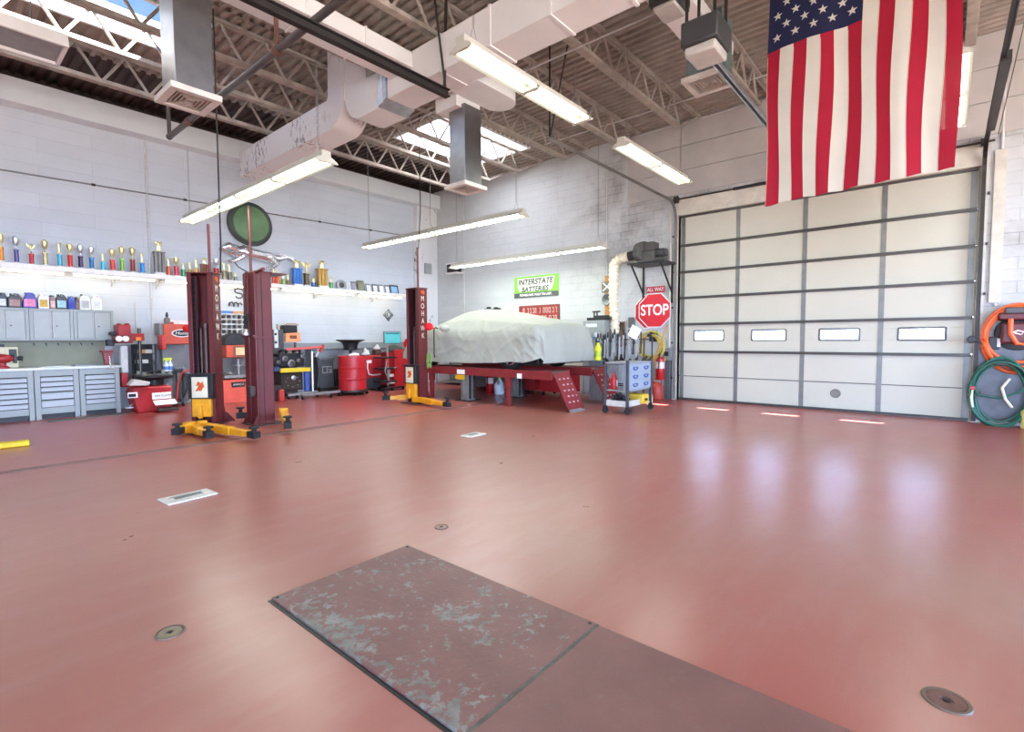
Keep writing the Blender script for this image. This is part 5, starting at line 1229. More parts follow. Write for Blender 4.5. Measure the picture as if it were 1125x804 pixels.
t = thing('brake_lathe', 'brake lathe with black hood on an orange shelf, between the near lift posts', 'machine', (q.o, 12.4, 0))
b = MB(); a = q.r(239, 366, 270, 379); pts = [(a[0]+(a[1]-a[0])*.5*(1-cos(pi*k/12)), a[2]+(a[3]-a[2])*sin(pi*k/12)**.6) for k in range(13)]
b.prism(pts, lambda u, v, s: (u, s, v), -.25, .1); b.build('hood', black, t, bevel=.01)
b = MB(); mbox(b, q, 240, 379, 270, 392, -.3, .1); b.build('shelf', orange, t, bevel=.01)
b = MB(); mbox(b, q, 248, 380, 261, 391, -.312, -.3); o = b.build('notice_frame', M('notice_dark', '#7a4630', .5), t)
b = MB(); mbox(b, q, 250, 381.5, 259.5, 389.5, -.318, -.31); b.build('notice', M('notice_cream', '#D9B98a', .6), o)
b = MB(); b.cyl((q.x(257), -.1, q.z(257, 394)), (q.x(257), -.1, q.z(257, 413)), .035, 12); b.lathe([(.05, 0), (.14, .01), (.14, .03), (.05, .04)], (q.x(257), -.1, q.z(257, 402)), 20); b.box(q.x(240), q.x(272), -.2, .15, q.z(256, 414), q.z(256, 411)); b.lathe([(.05, 0), (.08, .02), (.05, .06)], (q.x(246), -.12, q.z(246, 411)), 14); b.build('spindle', M('spindle_steel', '#8f8c86', .4, .6), t)
b = MB(); mbox(b, q, 238, 392, 273, 412, .14, .18); b.build('back_plate', M('plate_grey', '#6f6b66', .5, .3), t)
b = MB(); mbox(b, q, 236, 416, 272, 445, -.25, .2); cb_ = b.build('cabinet', M('orange_cabinet', '#D9563F', .42), t, bevel=.01)
b = MB(); a = q.r(246, 418.5, 262, 424); b.prism([(a[0]+.02, a[2]), (a[1]-.03, a[2]), (a[1], a[3]), (a[0], a[3])], lambda u, v, s: (u, s, v), -.262, -.25); lb = b.build('name_plate', ink, cb_)
text('lettering', 'AMMCO', .062, white, lb, ((a[0]+a[1])/2, -.264, (a[2]+a[3])/2), FACE_B, .001, 1.0, .2)
b = MB(); mbox(b, q, 263, 418.5, 272, 423, -.256, -.25); b.build('label', M('pinkish_label', '#e8c8c0', .5), cb_)
# right of the back-facing post: engine on a stand, crane, toolboxes
q = Meas(312, 12.5); t = thing('diagnostic_machine', 'dark machine with orange folded panel behind the engine stand', 'machine', (q.o, 12.5, 0))
b = MB(); mbox(b, q, 300, 362, 312, 400, .0, .3); mbox(b, q, 304, 395, 328, 440, .05, .35); b.build('cabinet', M('machine_dark_grey', '#4b4c4e', .5), t, bevel=.01)
a = q.r(311, 365, 329, 375)
b = MB(); b.prism([(a[0], a[2]-.02), (a[1]-.03, a[2]), (a[1], a[3]), (a[0]+.07, a[3]-.02)], lambda u, v, s: (u, s+(.12 if v > a[2]+.05 else 0), v), -.14, -.09); pn = b.build('panel', M('panel_orange', '#D88452', .45), t)
b = MB(); mbox(b, q, 317, 368.5, 324, 372.5, -.10, -.07); b.build('print', M('print_brown', '#8a4a2a', .6), pn)
b = MB(); a = q.r(311, 357, 329, 366); b.box(a[0]+.05, a[1]-.02, .05, .3, a[2], a[3])
b.build('top_case', black, t, bevel=.03)
b = MB(); b.tube([(a[0]+.05, 0, a[3]), (a[0]+.1, 0, a[3]+.03), (a[1]-.08, 0, a[3]+.03), (a[1]-.03, 0, a[3])], .015, 6); b.cyl((q.x(308), .1, q.z(308, 365)), (q.x(308), .1, q.z(308, 356)), .025, 8); b.build('handle', M('wood_handle', '#b08a5a', .5), t)
b = MB(); mbox(b, q, 301, 362, 305, 382, -.03, 0); b.build('gauge_board', M('gauge_white', '#d6d6d2', .5), t)
b = MB()
for py in (367, 376): b.lathe([(.03, 0), (.03, .015)], (q.x(303), -.03, q.z(303, py)), 12, ax=(0,-1,0))
b.build_each('gauge', black, t)
b = MB(); b.cyl((q.x(327), .1, q.z(327, 376)), (q.x(327), .1, 0), .03, 8); b.build_each('post', M('post_brown', '#6d5240', .5), t)
# engine on wheeled stand
q = Meas(322, 11.9); t = thing('engine_on_stand', 'dark engine block on a wheeled stand with yellow bar', 'engine', (q.o, 11.9, 0))
b = MB(); mbox(b, q, 306, 388, 334, 403, -.05, .4); mbox(b, q, 300, 392, 310, 404, 0, .35); b.build('block', M('engine_black', '#26262a', .45, .4), t, bevel=.03)
b = MB()
for px, py, r_ in ((311, 394, .07), (318, 399, .09), (331, 391, .06), (326, 396, .045), (304, 398, .05)): b.lathe([(r_, 0), (r_, .05), (r_*.6, .06), (r_*.55, .03)], (q.x(px), -.06, q.z(px, py)), 18, ax=(0,-1,0))
b.build_each('pulley', M('pulley_steel', '#6c6a68', .35, .7), t)
b = MB()
for px, py in ((312, 387), (320, 386), (327, 387)): b.tube([(q.x(px)-.1, .05, q.z(px, py)), (q.x(px)-.05, -.02, q.z(px, py)+.06), (q.x(px)+.06, -.02, q.z(px, py)+.05), (q.x(px)+.1, .1, q.z(px, py)-.02)], .03, 8)
b.build_each('hose', black_rub, t)
b = MB(); mbox(b, q, 306, 404, 339, 408.5, -.12, -.04); b.build('bar', M('bar_yellow', '#DFC02a', .45), t, bevel=.008)
b = MB(); mbox(b, q, 333.5, 408, 338, 429, -.1, .0); b.build('upright', M('upright_blue', '#3F589F', .45), t, bevel=.006)
b = MB(); mbox(b, q, 309, 409, 333, 429, .0, .35); b.build('gearbox', M('gearbox_rust', '#3a2c22', .6, .3, .4, 9), t, bevel=.03)
b = MB(); b.lathe([(.05, 0), (.06, .02), (.02, .04)], (q.x(322), -.0, q.z(322, 415)), 14, ax=(0,-1,0))
for k in range(8): a_ = 2*pi*k/8; b.lathe([(.014, 0), (.012, .02)], (q.x(321)+.17*cos(a_), -.0, q.z(321, 419)+.13*sin(a_)), 8, ax=(0,-1,0))
b.build_each('bolt', galv, t)
b = MB(); b.bar((q.x(312), -.15, .1), (q.x(345), -.15, .13), .06, .05); b.bar((q.x(330), -.15, .1), (q.x(322), .4, .1), .06, .05); b.build('base_rail', M('stand_chrome', '#b9b7b2', .35, .7), t)
b = MB()
for px in (313, 322, 344): b.cyl((q.x(px)-.02, -.15, .045), (q.x(px)+.02, -.15, .045), .045, 14)
b.build_each('caster', black_rub, t)
b = MB(); mbox(b, q, 299, 403, 306, 408, -.05, .15); b.build('tray', M('tray_blue', '#30446f', .5), t, bevel=.006)
tag(MB().box(-.13, .13, -.12, .12, 0, .36).build('black_bin', M('bin_black', '#26221f', .5), loc=(at(301, 430, 1, 11.75).x, 11.75, 0), bevel=.02), 'black bin right behind the back-facing lift post', 'bin')
t = tag(MB().box(-.06, .06, -.06, .06, 0, .27).build('red_can', M('can_red', '#B5352d', .4), loc=(at(307.5, 430, 1, 11.6).x, 11.55, 0), bevel=.015), 'small red can on the floor left of the engine stand', 'can')
# chrome engine crane with orange-red boom
q = Meas(345, 11.75); t = thing('engine_crane', 'folding engine crane with bright post and red boom, right of the engine', 'crane', (q.o, 11.75, 0))
b = MB(); b.cyl((q.x(343), 0, .1), (q.x(343), 0, q.z(343, 386)), .032, 12); b.build('post', M('post_bright', '#C9C8C4', .3, .7), t)
b = MB(); b.bar((q.x(317), .15, q.z(317, 384)), (q.x(352), -.1, q.z(352, 381)), .07, .06); b.bar((q.x(349), -.1, q.z(349, 386)), (q.x(354), -.1, q.z(354, 379)), .09, .05); b.build('boom', M('boom_red', '#BF4433', .45), t, bevel=.008)
b = MB(); b.bar((q.x(346), -.05, q.z(346, 392)), (q.x(350), -.05, q.z(350, 382)), .05, .05); b.build('ram', M('ram_white', '#d8d8da', .3, .6), t)
b = MB(); b.bar((q.x(325), -.25, .09), (q.x(366), -.3, .12), .07, .06); b.bar((q.x(343), 0, .1), (q.x(352), -.45, .08), .07, .06); b.build('leg', M('leg_grey', '#8b8884', .4, .5), t, bevel=.006)
b = MB()
for x, y in ((q.x(326), -.25), (q.x(365), -.3), (q.x(352), -.45)): b.cyl((x-.02, y, .05), (x+.02, y, .05), .05, 14)
b.build_each('caster', black_rub, t)
b = MB(); b.tube([(q.x(347), -.06, q.z(347, 392)), (q.x(349), -.08, q.z(349, 405)), (q.x(347), -.06, q.z(347, 425))], .03, 8); mbox(b, q, 346, 388, 351, 420, .05, .2); b.build('hydraulics', black, t)
# dark grey toolbox and things beyond
q = Meas(362, 12.3); t = thing('storage_box', 'tall dark grey storage box with a pale square print', 'box', (q.o, 12.3, 0))
b = MB(); mbox(b, q, 351, 394, 367, 426, 0, .3); b.build('body', M('box_dark_grey', '#494a4d', .5), t, bevel=.02)
b = MB(); mbox(b, q, 350.5, 393, 367.5, 396, -.02, .31); b.build('lid', M('box_lid_grey', '#5b5c5e', .5), t, bevel=.01)
b = MB(); mbox(b, q, 354, 402, 364.5, 410, -.008, .0); pr = b.build('print', M('print_grey', '#8d8e90', .5), t)
b = MB()
for px0, px1, py0, py1 in ((355, 358.5, 403.5, 408.8), (360, 363.5, 403.5, 405.2), (360, 361.5, 406, 408.8)): mbox(b, q, px0, py0, px1, py1, -.011, -.007)
b.build('print_block', M('print_dark', '#3a3b3d', .5), pr)
b = MB(); mbox(b, q, 350, 425, 371, 429, -.1, .3); b.build('dolly', dark_steel, t)
tag(MB().box(-.16, .16, -.2, .2, 0, .62).build('black_cabinet', black, loc=(at(370, 420, 1, 12.5).x, 12.5, 0), bevel=.015), 'low black cabinet between the grey storage box and the red drum', 'cabinet')
t = thing('steel_cabinet', 'long low steel cabinet against the back wall behind the red drum', 'cabinet', (8.1, 12.75, 0))
b = MB(); b.box(-1.4, 1.5, -.1, .22, .05, 1.12); b.build('body', M('cab_blue_grey', '#83888d', .45), t, bevel=.006)
b = MB(); b.box(-1.42, 1.52, -.12, .22, 1.12, 1.17); b.build('top', M('cab_top', '#6d7276', .45), t, bevel=.004)
b = MB()
for k in range(9): b.cyl((-1.3+k*.33, -.125, 1.145), (-1.3+k*.33, -.11, 1.145), .012, 8)
b.build_each('bolt', black, t)
# red drum with drain funnel
v = at(387, 437, 2, 0); yD = 11.55; q = Meas(387, yD)
t = thing('oil_drum', 'red steel drum on a dark dolly', 'drum', (q.o, yD, 0))
r_ = (q.x(400.5)-q.x(374))/2; h = q.z(387, 391); z0 = .12
prof = [(r_*.96, z0), (r_, z0+.015), (r_, z0+.03)]
for k in (1, 2): zc = z0+(h-z0)*k/3; prof += [(r_*.985, zc-.05), (r_*.985, zc-.03), (r_*1.02, zc-.008), (r_*1.02, zc+.008), (r_*.985, zc+.03), (r_*.985, zc+.05)]
prof += [(r_, h-.02), (r_*.99, h), (r_*.95, h), (r_*.94, h-.015)]
MB().lathe(prof, (0,0,0), 36).build('barrel', bright_red, t)
b = MB(); b.lathe([(r_*1.05, .07), (r_*1.08, .09), (r_*1.05, .13), (r_*.9, .13)], (0,0,0), 28); b.build('dolly', dark_steel, t)
b = MB()
for k in range(5): a_ = 2*pi*k/5-.6; b.cyl((r_*cos(a_)-.02, r_*sin(a_), .04), (r_*cos(a_)+.02, r_*sin(a_), .04), .04, 12)
b.build_each('caster', black_rub, t)
b = MB(); b.ball((.05, -.05, h+.03), (.12, .1, .05)); b.ball((-.02, .0, h+.02), (.08, .08, .04)); tag(b.build('rag', M('rag_white', '#E3DFDA', .9), loc=(q.o, yD, 0)), 'crumpled white rag on top of the red drum', 'rag')
zt = q.z(385, 374); t = thing('drain_funnel', 'wide black oil drain funnel rising behind the red drum', 'funnel', (at(385, 380, 1, 12.1).x, 12.1, 0)); q2 = Meas(385, 12.1)
zb, zt = q2.z(385, 384), q2.z(385, 373); R0 = (q2.x(398.5)-q2.x(371.5))/2
MB().lathe([(.1, zb-.02), (R0*.5, zb), (R0*.5, zb+.1), (R0*.6, zt-.08), (R0, zt-.02), (R0, zt), (R0*.93, zt), (R0*.5, zt-.09), (.02, zt-.1)], (0,0,0), 32).build('bowl', black, t)
b = MB(); b.cyl((0,0,.1), (0,0,zb), .04, 12); b.lathe([(.22, 0), (.24, .05), (.2, .12), (.05, .14)], (0,0,0), 20); b.build('stand', dark_steel, t)
# red cabinet with white line
q = Meas(411, 12.1); t = thing('red_service_cabinet', 'red service cabinet with a white painted hook line on its front', 'cabinet', (q.o, 12.1, 0))
b = MB(); mbox(b, q, 400, 390.5, 419.5, 415, 0, .45); b.build('body', bright_red, t, bevel=.015)
b = MB(); mbox(b, q, 401, 415, 419, 427, .03, .43); b.build('base', M('base_dark', '#3f4143', .5), t, bevel=.01)
b = MB(); P_ = [(404, 397), (403.5, 404), (405, 411), (409, 412), (418, 411)]
b.tube([(q.x(px), -.006, q.z(px, py)) for px, py in P_], .02, 6); mbox(b, q, 402.5, 395.5, 408, 399, -.012, 0); b.build('stripe', white, t)
b = MB()
for px in (402, 417): b.cyl((q.x(px)-.02, .05, .045), (q.x(px)+.02, .05, .045), .045, 12)
b.build_each('caster', black_rub, t)
b = MB(); b.ball((0, 0, .04), (.12, .1, .05)); b.ball((-.02, 0, .12), (.05, .05, .09)); b.ball((.06, .02, .1), (.06, .05, .05)); tag(b.build('rag', M('rag_white'), loc=(at(403, 388, 1, 12.2).x, 12.25, q.z(403, 390.5))), 'white cloth heaped on the red service cabinet', 'rag')
t = thing('test_box', 'small dark box with a white cloth on it, left of the teal screen', 'box', (at(415, 380, 1, 12.4).x, 12.45, q.z(415, 390.5)*1.0))
MB().box(-.10, .10, -.08, .08, 0, .17).build('case', M('case_brown', '#5a4038', .5), t, bevel=.015)
b = MB(); b.ball((0, 0, .2), (.1, .08, .06)); b.ball((.01, 0, .26), (.05, .05, .05)); b.build('cloth', M('rag_white'), t)
# diagnostic cart with teal screen
q = Meas(427, 11.72); t = thing('scan_tool_cart', 'diagnostic cart carrying a screen with teal display', 'cart', (q.o, 11.72, 0))
b = MB(); b.cyl((q.x(426), 0, .08), (q.x(426), 0, q.z(426, 378)), .025, 10); b.build('mast', M('mast_grey', '#9a9a98', .4, .5), t)
b = MB(); mbox(b, q, 421.5, 364, 440, 377.5, -.02, .03); sc = b.build('monitor', M('bezel_grey', '#6f7678', .5), t, bevel=.01)
b = MB(); mbox(b, q, 422.3, 365, 439.2, 376.8, -.025, -.02); tag(b.build('screen', M('screen_teal', '#4FA6AE', .3, emit=.35, var=.05), sc), 'glowing teal display')
b = MB(); mbox(b, q, 423, 365.6, 438, 367, -.027, -.024); b.build('screen_bar', M('screen_dark', '#3a6a70', .4), sc)
b = MB()
for py in (392, 404, 418): mbox(b, q, 417, py, 434, py+1.6, -.1, .3)
b.build_each('shelf', black, t, bevel=.005)
b = MB(); mbox(b, q, 415, 428, 440, 432, -.2, .35); b.bar((q.x(415), -.25, .08), (q.x(441), -.1, .08), .06, .05); b.build('base', black, t, bevel=.01)
b = MB()
for px in (416, 426, 438): b.cyl((q.x(px)-.02, -.2, .045), (q.x(px)+.02, -.2, .045), .045, 12)
b.build_each('caster', black_rub, t)
b = MB(); b.tube([(q.x(423), -.08, q.z(423, 396)), (q.x(420), -.12, q.z(420, 408)), (q.x(424), -.1, q.z(424, 418)), (q.x(427), -.05, q.z(427, 405))], .014, 6); b.tube([(q.x(430), -.1, q.z(430, 404)), (q.x(433), -.12, q.z(433, 403))], .02, 6); b.build('cable', M('cable_grey', '#9a9a9a', .5), t)
b = MB(); mbox(b, q, 422, 394, 425, 402, -.06, .02); b.build('handset', bright_red, t)
# tall red tool chest
q = Meas(440, 12.2); t = thing('red_tool_chest', 'tall red tool chest left of the far lift post', 'tool chest', (q.o, 12.2, 0))
b = MB(); mbox(b, q, 434, 384, 449, 426, 0, .41); b.build('body', bright_red, t, bevel=.015)
b = MB(); mbox(b, q, 427, 387, 434.5, 424, .1, .41); b.build('side_locker', red, t, bevel=.01)
b = MB(); mbox(b, q, 441, 386, 444, 387, -.01, 0); b.build('handle', chrome, t)
b = MB(); mbox(b, q, 427, 411, 434, 414, .05, .1); mbox(b, q, 429, 420, 434, 421.5, .02, .1); b.build('drawer_edge', white, t)
b = MB(); mbox(b, q, 427, 425, 450, 429, .0, .41); b.build('base_block', M('base_dark'), t)
b = MB(); a = q.r(431, 378, 446, 384); b.ball(((a[0]+a[1])/2, .2, 0), ((a[1]-a[0])/2, .18, a[3]-a[2])); 
tag(b.build('covered_tool', M('dark_green_cloth', '#4c5450', .8), loc=(q.o, 12.2, q.z(438, 384))), 'dark rounded cover lying on the tall red tool chest', 'cover')
t = tag(MB().ball((0,0,0), (.09, .07, .13)).ball((0, 0, .11), (.05, .05, .05)).build('red_bottle', M('red_cloth'), loc=(at(446.5, 374, 1, 12.4).x, 12.4, q.z(446, 378))), 'red bottle shape on the tall red tool chest beside the far post', 'bottle')
# ================================================================== RIGHT WALL
xw = XW-.005
# green battery sign
y0, y1, z0, z1 = side_rect(565.5, 302.5, 614, 325, xw); z0, z1 = 2.57, 3.16
t = thing('battery_sign', 'green INTERSTATE BATTERIES sign on the right wall', 'sign', (xw, (y0+y1)/2, (z0+z1)/2)); hw = (y1-y0)/2; hh = (z1-z0)/2
b = MB(); b.box(-.02, 0, -hw, hw, -hh, hh); b.build('board', M('sign_green', '#7CC63C', .4, var=.05), t, bevel=.004)
b = MB(); b.box(-.025, -.018, -hw, hw, -hh, -hh+.135); b.build('lower_band', M('sign_dark', '#4b4f4c', .4), t)
b = MB()
b.prism([(hw-.12, hh-.05), (-hw+.12, hh-.05), (-hw+.18, .0), (-hw+.25, -hh+.17), (hw-.2, -hh+.17), (hw-.13, .0)], lambda u, v, s: (s, u, v), -.024, -.018); b.build('pale_field', M('sign_pale', '#E6E9D6', .4), t)
sd = M('sign_letter', '#222b26', .4)
text('lettering', 'INTERSTATE', .215, sd, t, (-.026, .02, .13), FACE_R, .002, 1.02, .18, bold=.005)
text('lettering', 'BATTERIES', .195, sd, t, (-.026, .03, -.075), FACE_R, .002, 1.02, .18, bold=.005)
text('lettering', 'POWER FAST. BUILT TO LAST.', .082, white, t, (-.027, 0, -hh+.067), FACE_R, .001, 1.02, bold=.004)
# red sign half behind the car
t = thing('red_sign', 'dark red lettered sign on the right wall, partly hidden by the covered car', 'sign', (xw, 8.6, 2.0)); hw = .7
b = MB(); b.box(-.02, 0, -hw, hw, -.28, .34); b.build('board', M('sign_red', '#8f2f28', .45, var=.12), t, bevel=.004)
b = MB()
for s in (-1, 1): b.box(-.03, 0, s*hw, s*(hw-.03), -.25, .31)
b.box(-.03, 0, -hw, hw, .31, .34); b.box(-.03, 0, -hw, hw, -.28, -.25); b.build('frame', M('frame_rust', '#7a3f33', .5), t)
b = MB(); rr = random.Random(5)
for z0, z1, ya, yb in ((.12, .27, -.62, .62), (-.08, .05, -.62, -.1)):
    y = ya
    while y < yb-.07:
        w_ = rr.uniform(.05, .08); b.box(-.024, -.019, y, y+.018, z0, z1)
        if rr.random() < .6: b.box(-.024, -.019, y+w_-.018, y+w_, z0, z1)
        b.box(-.024, -.019, y+.018, y+w_-.018, z1-.025, z1)
        if rr.random() < .7: b.box(-.024, -.019, y+.018, y+w_-.018, z0, z0+.025)
        y += w_+rr.choice((.03, .03, .03, .09))
tag(b.build('painted_lettering', M('pale_print', '#b9a497', .5), t), 'worn illegible pale lettering')
# dark speaker box at the corner
y0, y1, z0, z1 = side_rect(492, 292, 506, 301, XW-.15)
t = thing('wall_speaker', 'small black box on a white bracket near the corner of the right wall', 'speaker', (XW, (y0+y1)/2, z0))
b = MB(); b.box(-.28, -.03, -.2, .2, .05, .3); b.build('case', black, t, bevel=.01)
b = MB(); b.box(-.3, 0, -.26, .22, 0, .04); b.box(-.3, 0, -.22, .24, .30, .33); b.build('bracket', white, t)
# items high on the ledge behind the car
t = thing('wall_block', 'tan carton standing behind the covered car near the corner', 'box', (10.75, 11.6, 1.5))
b = MB(); b.box(-.2, .2, -.25, .25, 0, .42); b.build('carton', cardboard, t, bevel=.004)
b = MB(); b.box(-.205, -.2, -.04, .04, 0, .42); b.build('tape', M('tape_tan', '#c9ab7a', .4), t)
t = thing('metal_shelving', 'grey shelving behind the covered car', 'shelving', (10.9, 10.4, 0))
b = MB()
for z in (.1, .55, 1.0, 1.48): b.box(-.3, .3, -2.0, 1.8, z-.02, z)
b.build('shelf', M('shelf_grey', '#83817d', .5), t)
b = MB()
for x in (-.3, .27):
    for y in (-2, -.1, 1.77): b.box(x, x+.03, y, y+.03, 0, 1.48)
b.build('upright', M('shelf_grey'), t)
t = thing('trinket_figure', 'small dark and red figure beside the tan carton', 'figurine', (10.75, 11.08, 1.48))
b = MB(); b.lathe([(.09, 0), (.10, .05), (.05, .2), (.07, .26), (.05, .34), (.01, .38)], (0,0,0), 14); b.build('body', M('figure_dark', '#3c3a48', .5), t)
b = MB(); b.ball((0, 0, .42), (.09, .09, .07)); b.build('hat', M('figure_red', '#9c2b30', .6), t)
b = MB(); b.box(-.11, -.09, -.03, .06, .08, .2); b.build('badge', white, t)
b = MB()
for k, (y, h) in enumerate(((-.3, .04), (-.18, .07), (-.05, .03), (.1, .09), (.2, .04))): b.box(-.05, .05, y, y+.1, 0, h)
v = at(541, 338, 0, 11.0)
tag(b.build('small_trinkets', black, loc=(11.0, v.y, v.z-.06), bevel=.01), 'dark trinkets in a row peeking above the car roof', 'trinkets', kind='stuff')
tag(MB().box(-.11, .11, -.55, .5, -.03, 0).build('wall_ledge', white, loc=(XW-.11, v.y, v.z-.06)), 'narrow white ledge above the covered car', 'ledge')
# wood strip with plate and clock
y = at(668, 320, 0, xw).y
t = thing('wooden_strip', 'vertical pine board on the right wall', 'board', (xw, y, 1.95))
MB().box(-.03, 0, -.075, .075, 0, 1.02).build('board', wood, t, bevel=.004)
v = at(667.5, 315, 0, xw-.04)
t = thing('vent_plate', 'square dark plate with a pale X on the pine board', 'plate', (xw-.03, v.y, v.z))
MB().box(-.03, 0, -.16, .16, -.13, .13).build('plate', M('plate_taupe', '#6d675e', .5), t, bevel=.01)
b = MB()
for s in (-1, 1): b.bar((-.035, -.12, -s*.1), (-.035, .12, s*.1), .03, .012, up=(1,0,0))
b.build('cross', white, t)
v = at(667.5, 329, 0, xw-.04)
t = thing('round_gauge', 'round chrome clock on the pine board', 'clock', (xw-.03, v.y, v.z))
MB().lathe([(.14, 0), (.15, .03), (.13, .06), (.115, .05)], (0,0,0), 32, ax=(-1,0,0)).build('rim', M('gauge_rim', '#6f7375', .35, .6), t)
MB().lathe([(.115, .045), (.01, .05)], (0,0,0), 32, ax=(-1,0,0)).build('dial', M('dial_pale', '#DDE3E4', .4), t)
b = MB(); b.bar((-.054, 0, 0), (-.054, .05, .05), .012, .004, up=(1,0,0)); b.bar((-.054, 0, 0), (-.054, -.02, .08), .009, .004, up=(1,0,0)); b.build('hand', ink, t)
# blower on bracket with flexible duct
v = at(707, 277, 0, XW-.45); yb = at(700, 278, 0, XW-.45).y
t = thing('exhaust_blower', 'grey exhaust blower on a black wall bracket', 'blower', (XW-.45, v.y, v.z))
gm = M('blower_grey', '#565450', .5, .3)
b = MB(); b.lathe([(.22, -.09), (.235, -.07), (.235, .07), (.22, .09)], (0, .02, 0), 32, ax=(.45,1,0)); b.box(-.1, .2, -.28, .0, -.0, .2); b.build('housing', gm, t, bevel=.01)
b = MB(); b.cyl((.0, .1, -.02), (-.02, .36, -.06), .11, 20); b.lathe([(.125, 0), (.125, .02)], (-.01, .2, -.03), 20, ax=(0,1,-.1)); b.build('inlet', dark_steel, t)
b = MB(); b.cyl((.05, -.1, -.05), (.05, -.48, -.05), .1, 18); b.cyl((.05, -.48, -.05), (.05, -.53, -.05), .085, 18); b.box(-.06, .16, -.5, -.1, -.24, -.15); b.build('motor', M('motor_grey', '#4a4a4a', .5, .3), t, bevel=.008)
b = MB(); b.box(-.12, .16, -.3, .1, -.25, -.0); b.build('pedestal', gm, t, bevel=.02)
b = MB(); b.box(-.25, .45, -.6, .28, -.29, -.25); b.build('shelf', black, t, bevel=.006)
b = MB()
for y in (-.5, .2):
    b.bar((.42, y, -.28), (.42, y, -1.15), .05, .02, up=(1,0,0)); b.bar((-.2, y, -.29), (.41, y, -.9), .045, .02, up=(0,1,0))
b.build_each('brace', black, t)
t = thing('flexible_duct', 'cream ribbed flexible duct bending down from the blower', 'duct', (XW-.4, 6.0, 0))
x0 = -.06; zt = v.z-.06; ye = yb-6.0
path = [(x0, v.y+.36-6.0, zt), (x0, v.y+.5-6.0, zt-.0)]
cx_, cz_ = v.y+.5-6.0, zt-.22
for k in range(1, 9): a_ = pi/2*k/8; path.append((x0, cx_+.22*sin(a_)*1.15, cz_+.22*cos(a_)))
zb = at(685, 367, 0, XW-.4).z
n = 60; yl = path[-1][1]
for k in range(1, n+1): path.append((x0, yl+.03*sin(k/n*3)-.06*(k/n), cz_+(zb-cz_)*k/n))
full = []; rad = []
P_ = [Vector(p) for p in path]; L_ = 0; step = .022
pos = [P_[0]]
for p, q_ in zip(P_, P_[1:]):
    d_ = (q_-p).length; s_ = 0
    m_ = max(1, int(d_/step))
    for k in range(1, m_+1): pos.append(p.lerp(q_, k/m_))
rad = [.118 if (i//2) % 2 else .098 for i in range(len(pos))]
MB().tube(pos, rad, 20).build('hose', M('duct_cream', '#D8CFB6', .6, var=.06), t, ang=80)
# stop sign with ALL WAY plaque
v = at(719.5, 341, 0, XW-.06)
t = thing('stop_sign', 'red octagonal STOP sign with an ALL WAY plaque on top', 'sign', (XW-.08, v.y, v.z))
ap = .395; oc = [(ap/cos(pi/8)*cos(pi/8+pi/4*k), ap/cos(pi/8)*sin(pi/8+pi/4*k)) for k in range(8)]
f = lambda u, w, s: (s, u, w)
MB().prism(oc, f, -.006, 0).build('border', white, t)
MB().prism([(u*.95, w*.95) for u, w in oc], f, -.009, -.005).build('field', M('stop_red', '#C41E2F', .35, var=.04), t)
text('lettering', 'STOP', .35, white, t, (-.011, 0, 0), FACE_R, .001, .82, bold=.006)
b = MB(); b.box(-.006, .0, -.25, .2, ap+.01, ap+.16); pl = tag(b.build('plaque', M('plaque_red', '#A8263a', .4), t), 'small red ALL WAY plaque')
text('plaque_lettering', 'ALL WAY', .12, white, pl, (-.008, -.02, ap+.085), FACE_R, .001, .8)
b = MB(); b.box(.0, .078, -.03, .03, -.1, .1); b.build('mount', dark_steel, t)
t = thing('stop_sign', 'second red octagonal sign peeking out left behind the STOP sign', 'sign', (XW-.02, v.y+.13, v.z-.02))
MB().prism(oc, f, -.006, 0).build('border', white, t); MB().prism([(u*.95, w*.95) for u, w in oc], f, -.009, -.005).build('field', M('stop_red'), t)
b = MB(); b.box(0, .018, -.03, .03, -.1, .1); b.build('mount', dark_steel, t)
# outlet
v = at(694.5, 354, 0, xw)
tag(MB().box(-.05, 0, -.08, .08, -.13, .12).box(-.055, -.05, -.045, .045, -.07, .06).build('switch_box', M('outlet_grey', '#5e5c58', .5), loc=(XW, v.y, v.z), bevel=.006), 'grey electrical box on the wall left of the STOP sign', 'electrical box')
# coiled yellow hose
v = at(715, 380, 0, XW-.15)
t = thing('air_hose', 'coiled yellow air hose hanging on the right wall', 'hose', (XW, v.y, v.z))
MB().tube([(-.12-.02*(k//30 % 4), (.33-.035*((k//30*5) % 7)*.6)*cos(2*pi*k/30)*(1+.05*sin(k//30*2.1))+.03*sin(k//30*1.7), (.33-.03*((k//30*3) % 7)*.5)*sin(2*pi*k/30)-.03*((k//30*3) % 5)*.5+.02) for k in range(300)], .013, 6).build('coil', M('hose_yellow', '#BFA94a', .5), t)
b = MB(); b.cyl((-.28, 0, .25), (0, 0, .25), .04, 10); b.box(-.02, 0, -.1, .1, .1, .35); b.build_each('hanger', dark_steel, t)
MB().tube([(-.12, -.3, .0), (-.15, -.36, -.3), (-.12, -.2, -.6)], .013, 6).build('loose_end', M('hose_yellow'), t)
p = at(720, 391, 0, XW-.25); p2_ = at(737, 357, 0, XW-.05)
t = thing('broom', 'wooden broom handle leaning on the wall right of the yellow hose', 'broom', (XW-.46, p.y, 0))
d_ = Vector((XW-.26, p2_.y, p2_.z))-Vector((XW-.46, p.y, 0)); e_ = Vector((.0, .32, 0))
MB().cyl(Vector((0, .25, .1)), d_, .014, 8).build('handle', wood, t)
b = MB(); b.box(-.05, .05, .05, .45, .02, .12); b.build('head', M('bristle', '#8a6b3a', .8), t, bevel=.01)
